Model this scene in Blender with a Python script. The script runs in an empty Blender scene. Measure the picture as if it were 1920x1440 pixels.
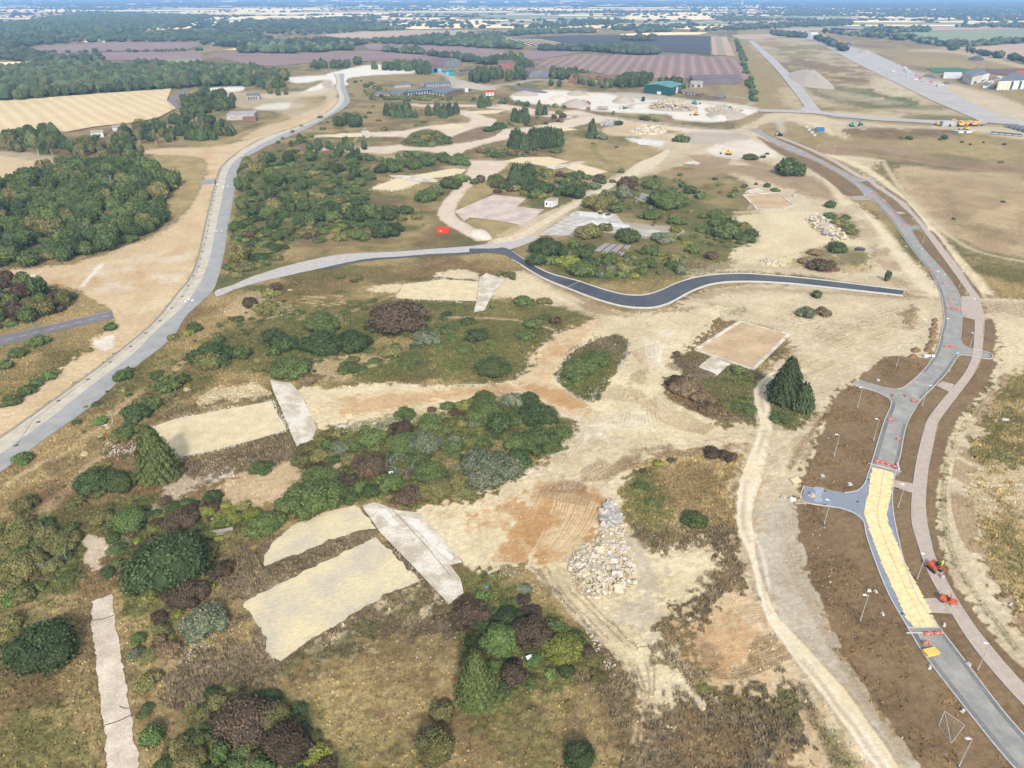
import bpy, bmesh, math, random
import numpy as np
from mathutils import Vector, Matrix
from mathutils.geometry import tessellate_polygon
from mathutils import noise as mn

# ---------------------------------------------------------------- camera, sky, sun, exposure
S = bpy.context.scene
COL = S.collection
F, H, PITCH = 1330.0, 100.0, math.radians(28.83)
cam = bpy.data.cameras.new('camera'); camo = bpy.data.objects.new('camera', cam); COL.objects.link(camo)
cam.sensor_width = 36; cam.lens = 36 * F / 1920; cam.clip_start = 1; cam.clip_end = 80000
camo.location = (0, 0, H); camo.rotation_euler = (math.pi / 2 - PITCH, 0, 0)
S.camera = camo
SUN_EL, SUN_AZ = math.radians(36), math.radians(172)      # azimuth clockwise from +Y (view direction)
w = bpy.data.worlds.new('World'); S.world = w; w.use_nodes = True
nt = w.node_tree; nt.nodes.clear()
sky = nt.nodes.new('ShaderNodeTexSky'); sky.sky_type = 'NISHITA'; sky.sun_disc = False
sky.sun_elevation = SUN_EL; sky.sun_rotation = SUN_AZ; sky.air_density = 1.3; sky.dust_density = 2.5
bg = nt.nodes.new('ShaderNodeBackground'); bg.inputs[1].default_value = 0.15
wo = nt.nodes.new('ShaderNodeOutputWorld')
hs = nt.nodes.new('ShaderNodeHueSaturation'); hs.inputs['Saturation'].default_value = .45      # thin bright cloud
nt.links.new(sky.outputs[0], hs.inputs['Color']); nt.links.new(hs.outputs[0], bg.inputs[0]); nt.links.new(bg.outputs[0], wo.inputs[0])
sl = bpy.data.lights.new('sun', 'SUN'); sl.energy = 2.3; sl.angle = math.radians(6); sl.color = (1, .96, .9)
so = bpy.data.objects.new('sun', sl); COL.objects.link(so)
sd = Vector((math.sin(SUN_AZ) * math.cos(SUN_EL), math.cos(SUN_AZ) * math.cos(SUN_EL), math.sin(SUN_EL)))
so.rotation_euler = sd.to_track_quat('Z', 'Y').to_euler()
S.view_settings.view_transform = 'Standard'; S.view_settings.look = 'None'
S.view_settings.gamma = 1; S.view_settings.exposure = 1.0; S.view_settings.use_curve_mapping = False
S.render.engine = 'CYCLES'
S.cycles.max_bounces = 4; S.cycles.diffuse_bounces = 2; S.cycles.glossy_bounces = 2; S.cycles.volume_bounces = 0
S.cycles.use_denoising = True; S.cycles.use_adaptive_sampling = False

# ---------------------------------------------------------------- geometry helpers
SP, CP = math.sin(PITCH), math.cos(PITCH)
def G(x, y, z=0.0):
    "photo pixel (1920x1440) -> point of the plane at height z"
    v = (y - 720) / F; t = (H - z) / (SP + v * CP)
    return Vector(((x - 960) / F * t, (CP - v * SP) * t, z))
def rr(y):
    v = (y - 720) / F; return (CP - v * SP) / (SP + v * CP)
def hpx(yb, yt): return H * (1 - rr(yb) / rr(yt))
def ppm(y): return F * (SP + (y - 720) / F * CP) / H       # pixels per metre on the ground there
def lin(c):
    r = [(v / 255 / 12.92 if v <= 10 else ((v / 255 + .055) / 1.055) ** 2.4) for v in c]
    return r
K = 0.60
def alb(c, k=K): return [v * k for v in lin(c)]
def catmull(p, n=6, closed=False):
    p = [tuple(q) for q in p]; out = []; m = len(p)
    rng = range(m) if closed else range(m - 1)
    for i in rng:
        p0 = p[(i - 1) % m] if (closed or i > 0) else p[0]
        p1 = p[i]; p2 = p[(i + 1) % m]
        p3 = p[(i + 2) % m] if (closed or i + 2 < m) else p[-1]
        for k in range(n):
            t = k / n
            out.append(tuple(.5 * (2 * b + (c - a) * t + (2 * a - 5 * b + 4 * c - d) * t * t + (3 * b - a - 3 * c + d) * t ** 3) for a, b, c, d in zip(p0, p1, p2, p3)))
    if not closed: out.append(p[-1])
    return out

# ---------------------------------------------------------------- value noise (numpy)
_rs = np.random.RandomState(7); _T = _rs.rand(256, 256)
def vn(x, y, seed=0):
    x = x + seed * 17.31; y = y + seed * 9.77
    xi = np.floor(x); yi = np.floor(y); fx = x - xi; fy = y - yi
    fx = fx * fx * (3 - 2 * fx); fy = fy * fy * (3 - 2 * fy)
    a = xi.astype(np.int64) & 255; b = yi.astype(np.int64) & 255; a1 = (a + 1) & 255; b1 = (b + 1) & 255
    return (_T[a, b] * (1 - fx) + _T[a1, b] * fx) * (1 - fy) + (_T[a, b1] * (1 - fx) + _T[a1, b1] * fx) * fy
def fbm(x, y, s, o=3, seed=0, cell=None):
    "fractal noise 0..1 of wavelength s metres; octaves finer than the mesh fade out"
    t = 0; a = 1; n = 0
    for k in range(o):
        u = vn(x / s * 2 ** k + .3 * k, y / s * 2 ** k + .7 * k, seed + k * 3) - .5
        if cell is not None: u = u * np.clip(s / 2 ** k / (1.2 * cell), 0, 1)
        t = t + a * u; n += a; a *= .55
    return .5 + t / n * 1.5

# ---------------------------------------------------------------- materials
def new_mat(name):
    m = bpy.data.materials.new(name); m.use_nodes = True; m.node_tree.nodes.clear()
    nt = m.node_tree; o = nt.nodes.new('ShaderNodeOutputMaterial'); p = nt.nodes.new('ShaderNodeBsdfPrincipled')
    nt.links.new(p.outputs[0], o.inputs[0]); p.inputs['Specular IOR Level'].default_value = .25
    return m, nt, p
def mixrgb(nt, fac, a, b, mode='MIX'):
    n = nt.nodes.new('ShaderNodeMix'); n.data_type = 'RGBA'; n.blend_type = mode
    for sock, v in ((n.inputs[0], fac), (n.inputs[6], a), (n.inputs[7], b)):
        if hasattr(v, 'is_linked'): nt.links.new(v, sock)
        elif isinstance(v, (int, float)): sock.default_value = v
        else: sock.default_value = (*v[:3], 1)
    return n.outputs[2]
def noise_node(nt, vec, scale, detail=3, rough=.6):
    n = nt.nodes.new('ShaderNodeTexNoise'); n.inputs['Scale'].default_value = scale
    n.inputs['Detail'].default_value = detail; n.inputs['Roughness'].default_value = rough
    nt.links.new(vec, n.inputs['Vector']); return n.outputs[0]
def maprange(nt, v, a, b, c, d):
    n = nt.nodes.new('ShaderNodeMapRange'); nt.links.new(v, n.inputs[0])
    for i, q in enumerate((a, b, c, d)): n.inputs[i + 1].default_value = q
    return n.outputs[0]
def position(nt): return nt.nodes.new('ShaderNodeNewGeometry').outputs['Position']
MATS = {}
def M(name, c, c2=None, scale=1.0, rough=.9, bump=0, metal=0, k=K, spec=.25, lo=.35, hi=.65, fine=0):
    "two-tone noisy material, colours as sRGB seen in daylight"
    if name in MATS: return MATS[name]
    m, nt, p = new_mat(name); P = position(nt)
    n = noise_node(nt, P, scale)
    f = maprange(nt, n, lo, hi, 0, 1)
    col = mixrgb(nt, f, alb(c, k), alb(c2 or [q * .88 for q in c], k))
    if fine:
        n2 = noise_node(nt, P, fine, 2)
        v = maprange(nt, n2, .25, .75, .78, 1.2)
        cmb = nt.nodes.new('ShaderNodeCombineColor')
        for i in range(3): nt.links.new(v, cmb.inputs[i])
        col = mixrgb(nt, 1.0, col, cmb.outputs[0], 'MULTIPLY')
    nt.links.new(col, p.inputs['Base Color'])
    p.inputs['Roughness'].default_value = rough; p.inputs['Metallic'].default_value = metal
    p.inputs['Specular IOR Level'].default_value = spec
    if bump:
        b = nt.nodes.new('ShaderNodeBump'); b.inputs['Strength'].default_value = .8; b.inputs['Distance'].default_value = bump
        nt.links.new(n, b.inputs['Height']); nt.links.new(b.outputs[0], p.inputs['Normal'])
    MATS[name] = m; return m
def furrow_mat(name, c, c2, direction, period, amp=.5, patch=60, bump=0):
    "field with drill lines: stripes across `direction` (radians) of a given period in metres"
    m, nt, p = new_mat(name); P = position(nt)
    mp = nt.nodes.new('ShaderNodeMapping'); nt.links.new(P, mp.inputs[0]); mp.inputs['Rotation'].default_value = (0, 0, -direction)
    wv = nt.nodes.new('ShaderNodeTexWave'); wv.bands_direction = 'Y'; wv.inputs['Scale'].default_value = 2 * math.pi / 20 / period * 1.0
    wv.inputs['Distortion'].default_value = 1.2; wv.inputs['Detail'].default_value = 2; wv.inputs['Detail Scale'].default_value = .6
    nt.links.new(mp.outputs[0], wv.inputs[0])
    n = noise_node(nt, P, 1 / patch, 5)
    f = maprange(nt, n, .3, .7, 0, 1)
    col = mixrgb(nt, f, alb(c), alb(c2))
    dk = mixrgb(nt, amp, col, (0.0, 0.0, 0.0))
    g = nt.nodes.new('ShaderNodeMath'); g.operation = 'POWER'; nt.links.new(wv.outputs['Fac'], g.inputs[0]); g.inputs[1].default_value = 1.6
    col = mixrgb(nt, g.outputs[0], dk, col)
    nt.links.new(col, p.inputs['Base Color']); p.inputs['Roughness'].default_value = .95
    if bump:
        b = nt.nodes.new('ShaderNodeBump'); b.inputs['Distance'].default_value = bump; b.inputs['Strength'].default_value = .7
        nt.links.new(wv.outputs['Fac'], b.inputs['Height']); nt.links.new(b.outputs[0], p.inputs['Normal'])
    MATS[name] = m; return m
def ripple_mat(name, c, c2, direction, amp=.3, bump=.08, s=1.3, asp=5):
    "scraped sand: irregular elongated ridges left by a machine"
    m, nt, p = new_mat(name); P = position(nt)
    mp = nt.nodes.new('ShaderNodeMapping'); nt.links.new(P, mp.inputs[0]); mp.inputs['Rotation'].default_value = (0, 0, -direction)
    mp2 = nt.nodes.new('ShaderNodeMapping'); nt.links.new(mp.outputs[0], mp2.inputs[0]); mp2.inputs['Scale'].default_value = (s / asp, s, s)
    n0 = nt.nodes.new('ShaderNodeTexNoise'); n0.inputs['Scale'].default_value = 1; n0.inputs['Detail'].default_value = 4; n0.inputs['Roughness'].default_value = .65; n0.inputs['Distortion'].default_value = .6
    nt.links.new(mp2.outputs[0], n0.inputs['Vector'])
    n1 = noise_node(nt, P, .12, 4); f = maprange(nt, n1, .35, .65, 0, 1)
    col = mixrgb(nt, f, alb(c), alb(c2)); v = maprange(nt, n0.outputs[0], .3, .7, 1 - amp, 1 + amp * .5)
    cmb = nt.nodes.new('ShaderNodeCombineColor')
    for i in range(3): nt.links.new(v, cmb.inputs[i])
    nt.links.new(mixrgb(nt, 1.0, col, cmb.outputs[0], 'MULTIPLY'), p.inputs['Base Color']); p.inputs['Roughness'].default_value = .95
    b = nt.nodes.new('ShaderNodeBump'); b.inputs['Distance'].default_value = bump; b.inputs['Strength'].default_value = .9
    nt.links.new(n0.outputs[0], b.inputs['Height']); nt.links.new(b.outputs[0], p.inputs['Normal'])
    MATS[name] = m; return m
def leaf_mat(name, c, c2, spread=.5):
    m, nt, p = new_mat(name); P = position(nt)
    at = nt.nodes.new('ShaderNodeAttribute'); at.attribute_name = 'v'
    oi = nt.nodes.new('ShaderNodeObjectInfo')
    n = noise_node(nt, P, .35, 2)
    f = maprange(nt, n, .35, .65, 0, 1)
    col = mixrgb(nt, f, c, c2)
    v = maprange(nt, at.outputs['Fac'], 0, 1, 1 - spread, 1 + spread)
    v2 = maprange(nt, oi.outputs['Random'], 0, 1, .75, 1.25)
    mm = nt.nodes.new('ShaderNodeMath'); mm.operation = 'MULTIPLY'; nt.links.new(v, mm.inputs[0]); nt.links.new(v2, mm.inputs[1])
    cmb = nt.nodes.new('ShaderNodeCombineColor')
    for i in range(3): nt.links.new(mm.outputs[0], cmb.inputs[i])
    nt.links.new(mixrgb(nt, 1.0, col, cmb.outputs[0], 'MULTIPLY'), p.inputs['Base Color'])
    p.inputs['Roughness'].default_value = .8; p.inputs['Specular IOR Level'].default_value = .15
    MATS[name] = m; return m

# ---------------------------------------------------------------- object helpers
def tag(o, label=None, cat=None, group=None, kind=None):
    if label: o['label'] = label
    if cat: o['category'] = cat
    if group: o['group'] = group
    if kind: o['kind'] = kind
    return o
def link(name, me, parent=None, loc=None):
    o = bpy.data.objects.new(name, me); COL.objects.link(o)
    if parent: o.parent = parent
    if loc is not None: o.location = loc
    return o
def empty(name, loc, rz=0, label=None, cat=None, group=None):
    o = bpy.data.objects.new(name, None); COL.objects.link(o); o.location = loc; o.rotation_euler[2] = rz
    o.empty_display_size = .5
    return tag(o, label, cat, group)
def mesh(name, v, f, mat, smooth=False):
    me = bpy.data.meshes.new(name); me.from_pydata([tuple(q) for q in v], [], f); me.materials.append(mat)
    if smooth: me.shade_smooth()
    return me
class MB:
    "collects shapes for one mesh"
    def __init__(s): s.v = []; s.f = []
    def add(s, v, f):
        b = len(s.v); s.v += [tuple(q) for q in v]; s.f += [tuple(i + b for i in q) for q in f]; return s
    def box(s, c, d, rz=0, rx=0, taper=1):
        x, y, z = d[0] / 2, d[1] / 2, d[2] / 2
        R = Matrix.Rotation(rz, 3, 'Z') @ Matrix.Rotation(rx, 3, 'X')
        vs = []
        for sz in (-1, 1):
            t = taper if sz > 0 else 1
            for sx, sy in ((-1, -1), (1, -1), (1, 1), (-1, 1)):
                vs.append(Vector(c) + R @ Vector((sx * x * t, sy * y * t, sz * z)))
        return s.add(vs, [(3, 2, 1, 0), (4, 5, 6, 7), (0, 1, 5, 4), (1, 2, 6, 5), (2, 3, 7, 6), (3, 0, 4, 7)])
    def bar(s, a, b, r, n=5, r2=None):
        a = Vector(a); b = Vector(b); d = (b - a).normalized(); r2 = r if r2 is None else r2
        u = d.orthogonal().normalized(); w_ = d.cross(u)
        vs = []
        for p, q in ((a, r), (b, r2)):
            for i in range(n):
                t = 2 * math.pi * i / n; vs.append(p + (u * math.cos(t) + w_ * math.sin(t)) * q)
        fs = [(i, (i + 1) % n, n + (i + 1) % n, n + i) for i in range(n)] + [tuple(range(n))[::-1], tuple(range(n, 2 * n))]
        return s.add(vs, fs)
    def prism(s, prof, ax0, ax1, side):
        "profile list of (u,z) swept from point ax0 to ax1; side = unit vector for u"
        n = len(prof); vs = []
        for p in (Vector(ax0), Vector(ax1)):
            for u, z in prof: vs.append(p + Vector(side) * u + Vector((0, 0, z)))
        return s.add(vs, [(i, (i + 1) % n, n + (i + 1) % n, n + i) for i in range(n)] + [tuple(range(n))[::-1], tuple(range(n, 2 * n))])
    def build(s, name, mat, parent=None, smooth=False, loc=None):
        return link(name, mesh(name, s.v, s.f, mat, smooth), parent, loc)
def dup(o, loc, rz=0, label=None, group=None, scale=None):
    r = o.copy(); COL.objects.link(r); r.location = loc; r.rotation_euler[2] = rz
    if scale: r.scale = (scale,) * 3
    if label: r['label'] = label
    if group: r['group'] = group
    for ch in o.children:
        c = ch.copy(); COL.objects.link(c); c.parent = r
        for g in ch.children:
            d = g.copy(); COL.objects.link(d); d.parent = c
    return r
def densify(w_, step):
    out = []
    for i in range(len(w_)):
        a = w_[i]; b = w_[(i + 1) % len(w_)]; n = max(1, min(160, int((b - a).length / step)))
        out += [a.lerp(b, k / n) for k in range(n)]
    return out
FLATREG = []
def sheet(name, px, mat, z, smooth=0, jit=0, step=2.0, kind='structure', parent=None, label=None, cat=None):
    "flat sheet on the ground from a photo-pixel outline"
    if smooth: px = catmull(px, smooth, True)
    W_ = [G(*p, 0) for p in px]
    if z < .2: FLATREG.append(list(px))
    if jit:
        W_ = densify(W_, step)
        W_ = [p + Vector((mn.noise(p / 2.5) * jit + mn.noise(p * .9) * jit * .5 + mn.noise(p * 3.1) * jit * .35, mn.noise(p / 2.5 + Vector((9, 3, 1))) * jit + mn.noise(p * .9 + Vector((5, 1, 7))) * jit * .5 + mn.noise(p * 3.1 + Vector((2, 8, 4))) * jit * .35, 0)) for p in W_]
    tri = tessellate_polygon([W_])
    me = mesh(name, [(p.x, p.y, z) for p in W_], [tuple(t) for t in tri], mat)
    bm = bmesh.new(); bm.from_mesh(me)
    for f in bm.faces:
        if f.normal.z < 0: f.normal_flip()
    bm.to_mesh(me); bm.free()
    o = link(name, me, parent)
    if kind: o['kind'] = kind
    if label: o['label'] = label
    if cat: o['category'] = cat
    return o
def kerb(name, px, mat, w_=.16, h=.12, z0=-.05, off=0, n=4):
    P = [G(*q) for q in (catmull(px, n) if n else px)]
    L = []; R_ = []
    for i, p in enumerate(P):
        a = P[max(0, i - 1)]; b = P[min(len(P) - 1, i + 1)]; d = (b - a).normalized(); nn = Vector((-d.y, d.x, 0))
        L.append(p + nn * (off + w_ / 2)); R_.append(p + nn * (off - w_ / 2))
    v = []; f = []
    for l, r in zip(L, R_): v += [(l.x, l.y, z0), (l.x, l.y, h), (r.x, r.y, h), (r.x, r.y, z0)]
    for i in range(len(P) - 1):
        a = 4 * i; b = a + 4
        for k in range(3): f.append((a + k, a + k + 1, b + k + 1, b + k))
    return tag(link(name, mesh(name, v, f, mat)), kind='structure')
# ================================================================ GROUND
R1L = [(626,138),(632,152),(630,165),(636,182),(628,198),(612,212),(590,225),(552,240),(500,256),(455,280),(417,311),(406,339),(396,380),(385,428),(375,475),(365,506),(352,530),(338,545),(294,600),(236,650),(175,697),(87,761),(0,822),(-120,905)]
R1R = [(646,138),(645,150),(648,165),(655,182),(655,192),(640,206),(618,218),(590,234),(555,250),(500,274),(466,292),(448,308),(445,329),(436,378),(427,428),(421,470),(415,500),(406,530),(396,548),(349,592),(321,635),(242,697),(172,761),(73,831),(0,886),(-120,975)]
R4L = [(1990,1530),(1893,1430),(1810,1328),(1736,1232),(1701,1175),(1666,1114),(1640,1050),(1624,1002),(1619,977),(1601,962),(1572,952),(1505,940),(1507,911),(1583,924),(1607,920),(1621,907),(1627,890),(1634,869),(1645,831),(1658,790),(1671,758),(1665,746),(1636,732),(1601,721),(1611,712),(1659,726),(1682,729),(1697,725),(1729,697),(1748,672),(1758,653),(1765,625),(1770,600),(1768,575),(1763,550),(1745,511),(1712,470),(1685,432),(1660,399),(1644,381),(1632,375),(1600,373),(1597,369),(1621,367),(1612,355),(1602,345),(1566,321),(1522,298),(1472,279),(1420,251),(1405,243)]
R4R = [(1425,243),(1441,255),(1498,279),(1550,305),(1587,324),(1602,332),(1618,335),(1641,334),(1640,337),(1612,341),(1636,355),(1654,373),(1680,399),(1697,417),(1712,425),(1727,424),(1727,429),(1710,431),(1713,440),(1732,467),(1771,511),(1792,540),(1801,563),(1804,590),(1802,620),(1801,634),(1806,645),(1820,654),(1857,662),(1857,673),(1815,666),(1803,665),(1796,668),(1786,684),(1770,705),(1750,726),(1728,748),(1715,767),(1700,796),(1693,825),(1688,854),(1677,895),(1673,930),(1674,956),(1678,980),(1695,1053),(1720,1120),(1762,1178),(1799,1226),(1874,1325),(1918,1376),(2010,1480)]
PTH_L = [(1454,256),(1519,282),(1561,303),(1602,329),(1626,338),(1641,350),(1680,376),(1717,412),(1740,444),(1785,506),(1818,553),(1828,600),(1826,650),(1822,672),(1811,697),(1788,726),(1758,761),(1738,790),(1726,831),(1716,880),(1710,930),(1710,980),(1723,1025),(1736,1063),(1755,1101),(1784,1149),(1819,1204),(1867,1264),(1920,1322),(2000,1400)]
PTH_R = [(1464,256),(1529,282),(1566,300),(1615,329),(1636,339),(1654,352),(1696,381),(1725,412),(1753,446),(1798,503),(1833,554),(1845,600),(1842,650),(1838,675),(1823,705),(1785,755),(1758,793),(1750,831),(1740,880),(1735,940),(1738,980),(1752,1041),(1781,1101),(1823,1168),(1867,1223),(1920,1283),(2010,1362)]
HAUL_L = [(1644,1440),(1564,1331),(1516,1268),(1468,1204),(1436,1156),(1420,1100),(1405,1040),(1385,1000),(1380,960),(1388,900),(1415,828),(1424,796),(1413,740),(1424,714),(1456,694)]
HAUL_R = [(1685,1440),(1599,1315),(1548,1252),(1490,1190),(1452,1146),(1430,1085),(1418,1040),(1410,990),(1414,940),(1432,886),(1441,828),(1450,802),(1440,740),(1446,722),(1462,708)]

FAC = 2.15
ys = list(np.arange(1560, 10, -FAC)) + [8, 6, 4, 2, 0, -2, -4, -5.5, -7]
ys = np.array(ys)
inner = np.arange(-1060, 1061, FAC)
outer = 1060 * 1.28 ** np.arange(1, 8)
xs = np.concatenate([-outer[::-1], inner, outer]) / F
vv = (ys - 720) / F; dn = SP + vv * CP; t_ = H / dn; Yr = (CP - vv * SP) * t_
GX = xs[None, :] * t_[:, None]; GY = np.repeat(Yr[:, None], len(xs), 1)
cell = np.repeat(np.maximum(FAC / F * t_, np.abs(np.gradient(Yr)))[:, None], len(xs), 1)
# rows beneath and behind the camera
GX = np.clip(GX, -26500, 26500); GX = np.vstack([xs[None, :] * 150 , GX]); GY = np.vstack([np.full((1, len(xs)), -150.0), GY]); cell = np.vstack([np.full((1, len(xs)), 5.0), cell])
nr, nc = GX.shape
X = GX.ravel(); Y = GY.ravel(); CELL = cell.ravel()
def topx(x, y):
    d = y * CP + H * SP; d = np.maximum(d, 1); u = x / d * F + 960
    v = (H * CP - y * SP) / d * F + 720
    return u, v
JIT = {}
def jitpx(a):
    if a not in JIT:
        n1 = fbm(X, Y, 5, 3, 1) - .5; n2 = fbm(X, Y, 5, 3, 2) - .5; n3 = fbm(X, Y, 1.2, 2, 5) - .5
        JIT[a] = topx(X + (n1 * 2 + n3 * 2.2) * a, Y + (n2 * 2 - n3 * 2.2) * a)
    return JIT[a]
CLS = {  # colour a, colour b, relief (m), speckle
 'sand': ((228,211,174), (206,188,150), .05, .42), 'bare': ((216,199,168), (188,170,138), .07, .5), 'tan': ((218,194,156), (198,172,134), .06, .45),
 'ochre': ((198,156,104), (176,132,86), .06, .4), 'soil': ((144,120,90), (122,100,74), .05, .45), 'green': ((80,92,46), (108,110,62), .35, .8),
 'straw': ((188,166,118), (152,132,88), .3, .7), 'scrub': ((142,126,100), (98,88,66), .35, .9), 'chalk': ((240,234,222), (218,208,192), .04, .3),
 'grey': ((196,186,168), (172,160,140), .05, .3), 'pink': ((226,208,186), (206,186,162), .02, .2), 'dirt': ((172,146,114), (148,124,94), .08, .45),
 'dry': ((174,152,106), (138,122,82), .2, .6), 'olive': ((114,110,64), (86,90,50), .3, .8), 'brown': ((138,114,80), (110,90,64), .2, .6),
 'haul': ((236,220,188), (222,204,168), .02, .2),
 'paveblue': ((120,120,122), (100,100,104), .02, .3)}
names = list(CLS); WT = {k: np.zeros(len(X), np.float32) for k in names}
flat = np.zeros(len(X), np.float32)
def put(c, idx, m):
    for k in names: WT[k][idx] *= (1 - m)
    if c: WT[c][idx] += m
def sdist(px, py, poly):
    n = len(poly); ins = np.zeros(len(px), bool); d2 = np.full(len(px), 1e18)
    for i in range(n):
        x1, y1 = poly[i]; x2, y2 = poly[(i + 1) % n]
        dx, dy = x2 - x1, y2 - y1; l = dx * dx + dy * dy + 1e-9
        t = np.clip(((px - x1) * dx + (py - y1) * dy) / l, 0, 1)
        d2 = np.minimum(d2, (px - x1 - t * dx) ** 2 + (py - y1 - t * dy) ** 2)
        if y1 != y2:
            c = ((y1 > py) != (y2 > py)) & (px < (x2 - x1) * (py - y1) / (y2 - y1) + x1); ins ^= c
    d = np.sqrt(d2); return np.where(ins, d, -d)
def poly(c, pts, soft=4, jit=1.0, op=1.0, smooth=4, patch=0, isflat=False, ps=0, prange=8):
    "paint a class inside a photo-pixel outline"
    if smooth: pts = catmull(pts, smooth, True)
    a = np.array(pts); PX, PY = jitpx(jit)
    m_ = soft + 2
    idx = np.nonzero((PX > a[:, 0].min() - m_) & (PX < a[:, 0].max() + m_) & (PY > a[:, 1].min() - m_) & (PY < a[:, 1].max() + m_))[0]
    if len(idx) == 0: return
    d = sdist(PX[idx], PY[idx], pts)
    m = np.clip(.5 + d / soft, 0, 1)
    if patch:
        n = fbm(X[idx], Y[idx], prange, 4, ps + 11)
        m = m * np.clip((n - (1 - patch)) * 6 + .5, 0, 1)
    m = (m * op).astype(np.float32)
    if isflat: flat[idx] = np.maximum(flat[idx], np.clip(.5 + (d + 3) / 2, 0, 1))
    else: put(c, idx, m)
LN = (fbm(X, Y, 4, 2, 3) - .5) * 2
def line(c, pts, wid, soft=.6, op=1.0, jit=.3, smooth=6, brk=0):
    "paint a class along a line, width in metres"
    if smooth: pts = catmull(pts, smooth)
    Wp = [G(*p) for p in pts]
    a = np.array([(p.x, p.y) for p in Wp]); m_ = wid + soft + 2
    n1 = LN * jit
    idx = np.nonzero((X > a[:, 0].min() - m_) & (X < a[:, 0].max() + m_) & (Y > a[:, 1].min() - m_) & (Y < a[:, 1].max() + m_))[0]
    if len(idx) == 0: return
    px = X[idx] + n1[idx]; py = Y[idx] + n1[idx]; d2 = np.full(len(idx), 1e18)
    for i in range(len(a) - 1):
        x1, y1 = a[i]; x2, y2 = a[i + 1]; dx, dy = x2 - x1, y2 - y1; l = dx * dx + dy * dy + 1e-9
        t = np.clip(((px - x1) * dx + (py - y1) * dy) / l, 0, 1)
        d2 = np.minimum(d2, (px - x1 - t * dx) ** 2 + (py - y1 - t * dy) ** 2)
    s = np.maximum(soft, CELL[idx] * .6)
    m = np.clip(.5 + (wid / 2 - np.sqrt(d2)) / s, 0, 1) * op
    if brk: m = m * np.clip((fbm(X[idx], Y[idx], 6, 3, 31) - brk) * 6 + .5, 0, 1)
    put(c, idx, m.astype(np.float32))
def fan(c, A, B, n, wid=.35, op=.45, brk=.45):
    op = min(.85, op * 1.35); n = int(n * 1.25)
    A = catmull(A, 8); B = catmull(B, 8)
    for i in range(n):
        t = (i + random.uniform(-.25, .25) + .5) / n
        L = []
        for k in range(25):
            a = A[int(k / 24 * (len(A) - 1))]; b = B[int(k / 24 * (len(B) - 1))]
            L.append((a[0] * (1 - t) + b[0] * t, a[1] * (1 - t) + b[1] * t))
        line(c, L, wid, .3, op, .15, 0, brk)
random.seed(3)
# --- broad base variation
everything = np.arange(len(X))
nA = fbm(X, Y, 40, 4, 21); nB = fbm(X, Y, 14, 4, 22); nC = fbm(X, Y, 5, 3, 23)
put('dry', everything, np.ones(len(X), np.float32))
put('olive', everything, np.clip((nA * .5 + nB * .5 - .47) * 5, 0, .85).astype(np.float32))
put('brown', everything, np.clip((fbm(X, Y, 22, 4, 24) - .55) * 5, 0, .7).astype(np.float32))
nearm = np.clip((260 - Y) / 120, 0, 1)
put('brown', everything, (nearm * np.clip((nC - .45) * 3, 0, .55)).astype(np.float32))
# --- far right airfield
poly('dry', [(1390,60),(1960,40),(1960,560),(1700,430),(1400,245)], 10, 2)
poly('bare', [(1405,75),(1520,62),(1560,75),(1600,100),(1700,150),(1860,225),(1500,210),(1460,140)], 8, 3, .55, patch=.55, prange=60)
poly('olive', [(1425,85),(1530,90),(1580,110),(1540,118),(1440,105)], 8, 3, .6, patch=.5, prange=50)
poly('brown', [(1450,110),(1560,112),(1640,130),(1655,150),(1560,158),(1500,150),(1460,130)], 6, 3, .8, patch=.6, prange=25)
poly('olive', [(1520,160),(1640,163),(1740,195),(1760,205),(1600,200),(1530,180)], 6, 3, .7, patch=.6, prange=40)
poly('green', [(1655,176),(1700,182),(1725,195),(1690,200),(1665,188)], 4, 2, .8)
poly('green', [(1535,203),(1565,205),(1560,212),(1540,212)], 3, 1, .7)
poly('olive', [(1640,158),(1690,168),(1650,200),(1600,195)], 6, 3, .5, patch=.5, prange=40)
poly('green', [(1690,218),(1750,214),(1850,226),(1780,228),(1700,226)], 4, 2, .55)
poly('bare', [(1635,148),(1680,150),(1720,172),(1680,182),(1640,170)], 4, 3, .8)
poly('sand', [(1540,165),(1690,190),(1670,195),(1560,180)], 5, 3, .35)
poly('bare', [(1545,206),(1640,216),(1690,216),(1680,222),(1600,220)], 4, 2, .7)
poly('sand', [(1800,190),(1920,215),(1920,200),(1860,185)], 5, 3, .5)
poly('grey', [(1575,85),(1660,102),(1760,150),(1800,160),(1860,190),(1940,225),(1868,222),(1811,190),(1753,158),(1686,124),(1640,104)], 5, 2, .8)
poly('soil', [(1640,100),(1665,104),(1740,130),(1720,134),(1680,120)], 3, 1, .8)
poly('soil', [(1600,82),(1640,84),(1680,88),(1672,91),(1610,88)], 2, 1, .8)
poly('bare', [(1700,148),(1790,160),(1870,178),(1920,200),(1920,228),(1850,210),(1780,180)], 6, 3, .8)
poly('bare', [(1500,232),(1545,222),(1720,236),(1930,238),(1930,262),(1840,250),(1780,243),(1600,246),(1590,262),(1560,250)], 5, 2, .9)
poly('brown', [(1585,240),(1700,240),(1800,246),(1790,262),(1690,262),(1600,255)], 5, 2, .9, patch=.75, prange=12)
poly('straw', [(1690,262),(1780,255),(1900,280),(1900,300),(1800,298),(1690,278)], 6, 2, .55)
poly('dirt', [(1506,275),(1550,272),(1620,266),(1690,275),(1785,298),(1940,311),(1940,335),(1785,318),(1690,306),(1655,290),(1560,293)], 6, 2, .95)
poly('brown', [(1560,283),(1620,280),(1700,292),(1940,318),(1940,326),(1780,310),(1650,290)], 5, 2, .5)
poly('green', [(1735,288),(1790,290),(1860,305),(1780,300)], 4, 2, .5)
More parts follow.
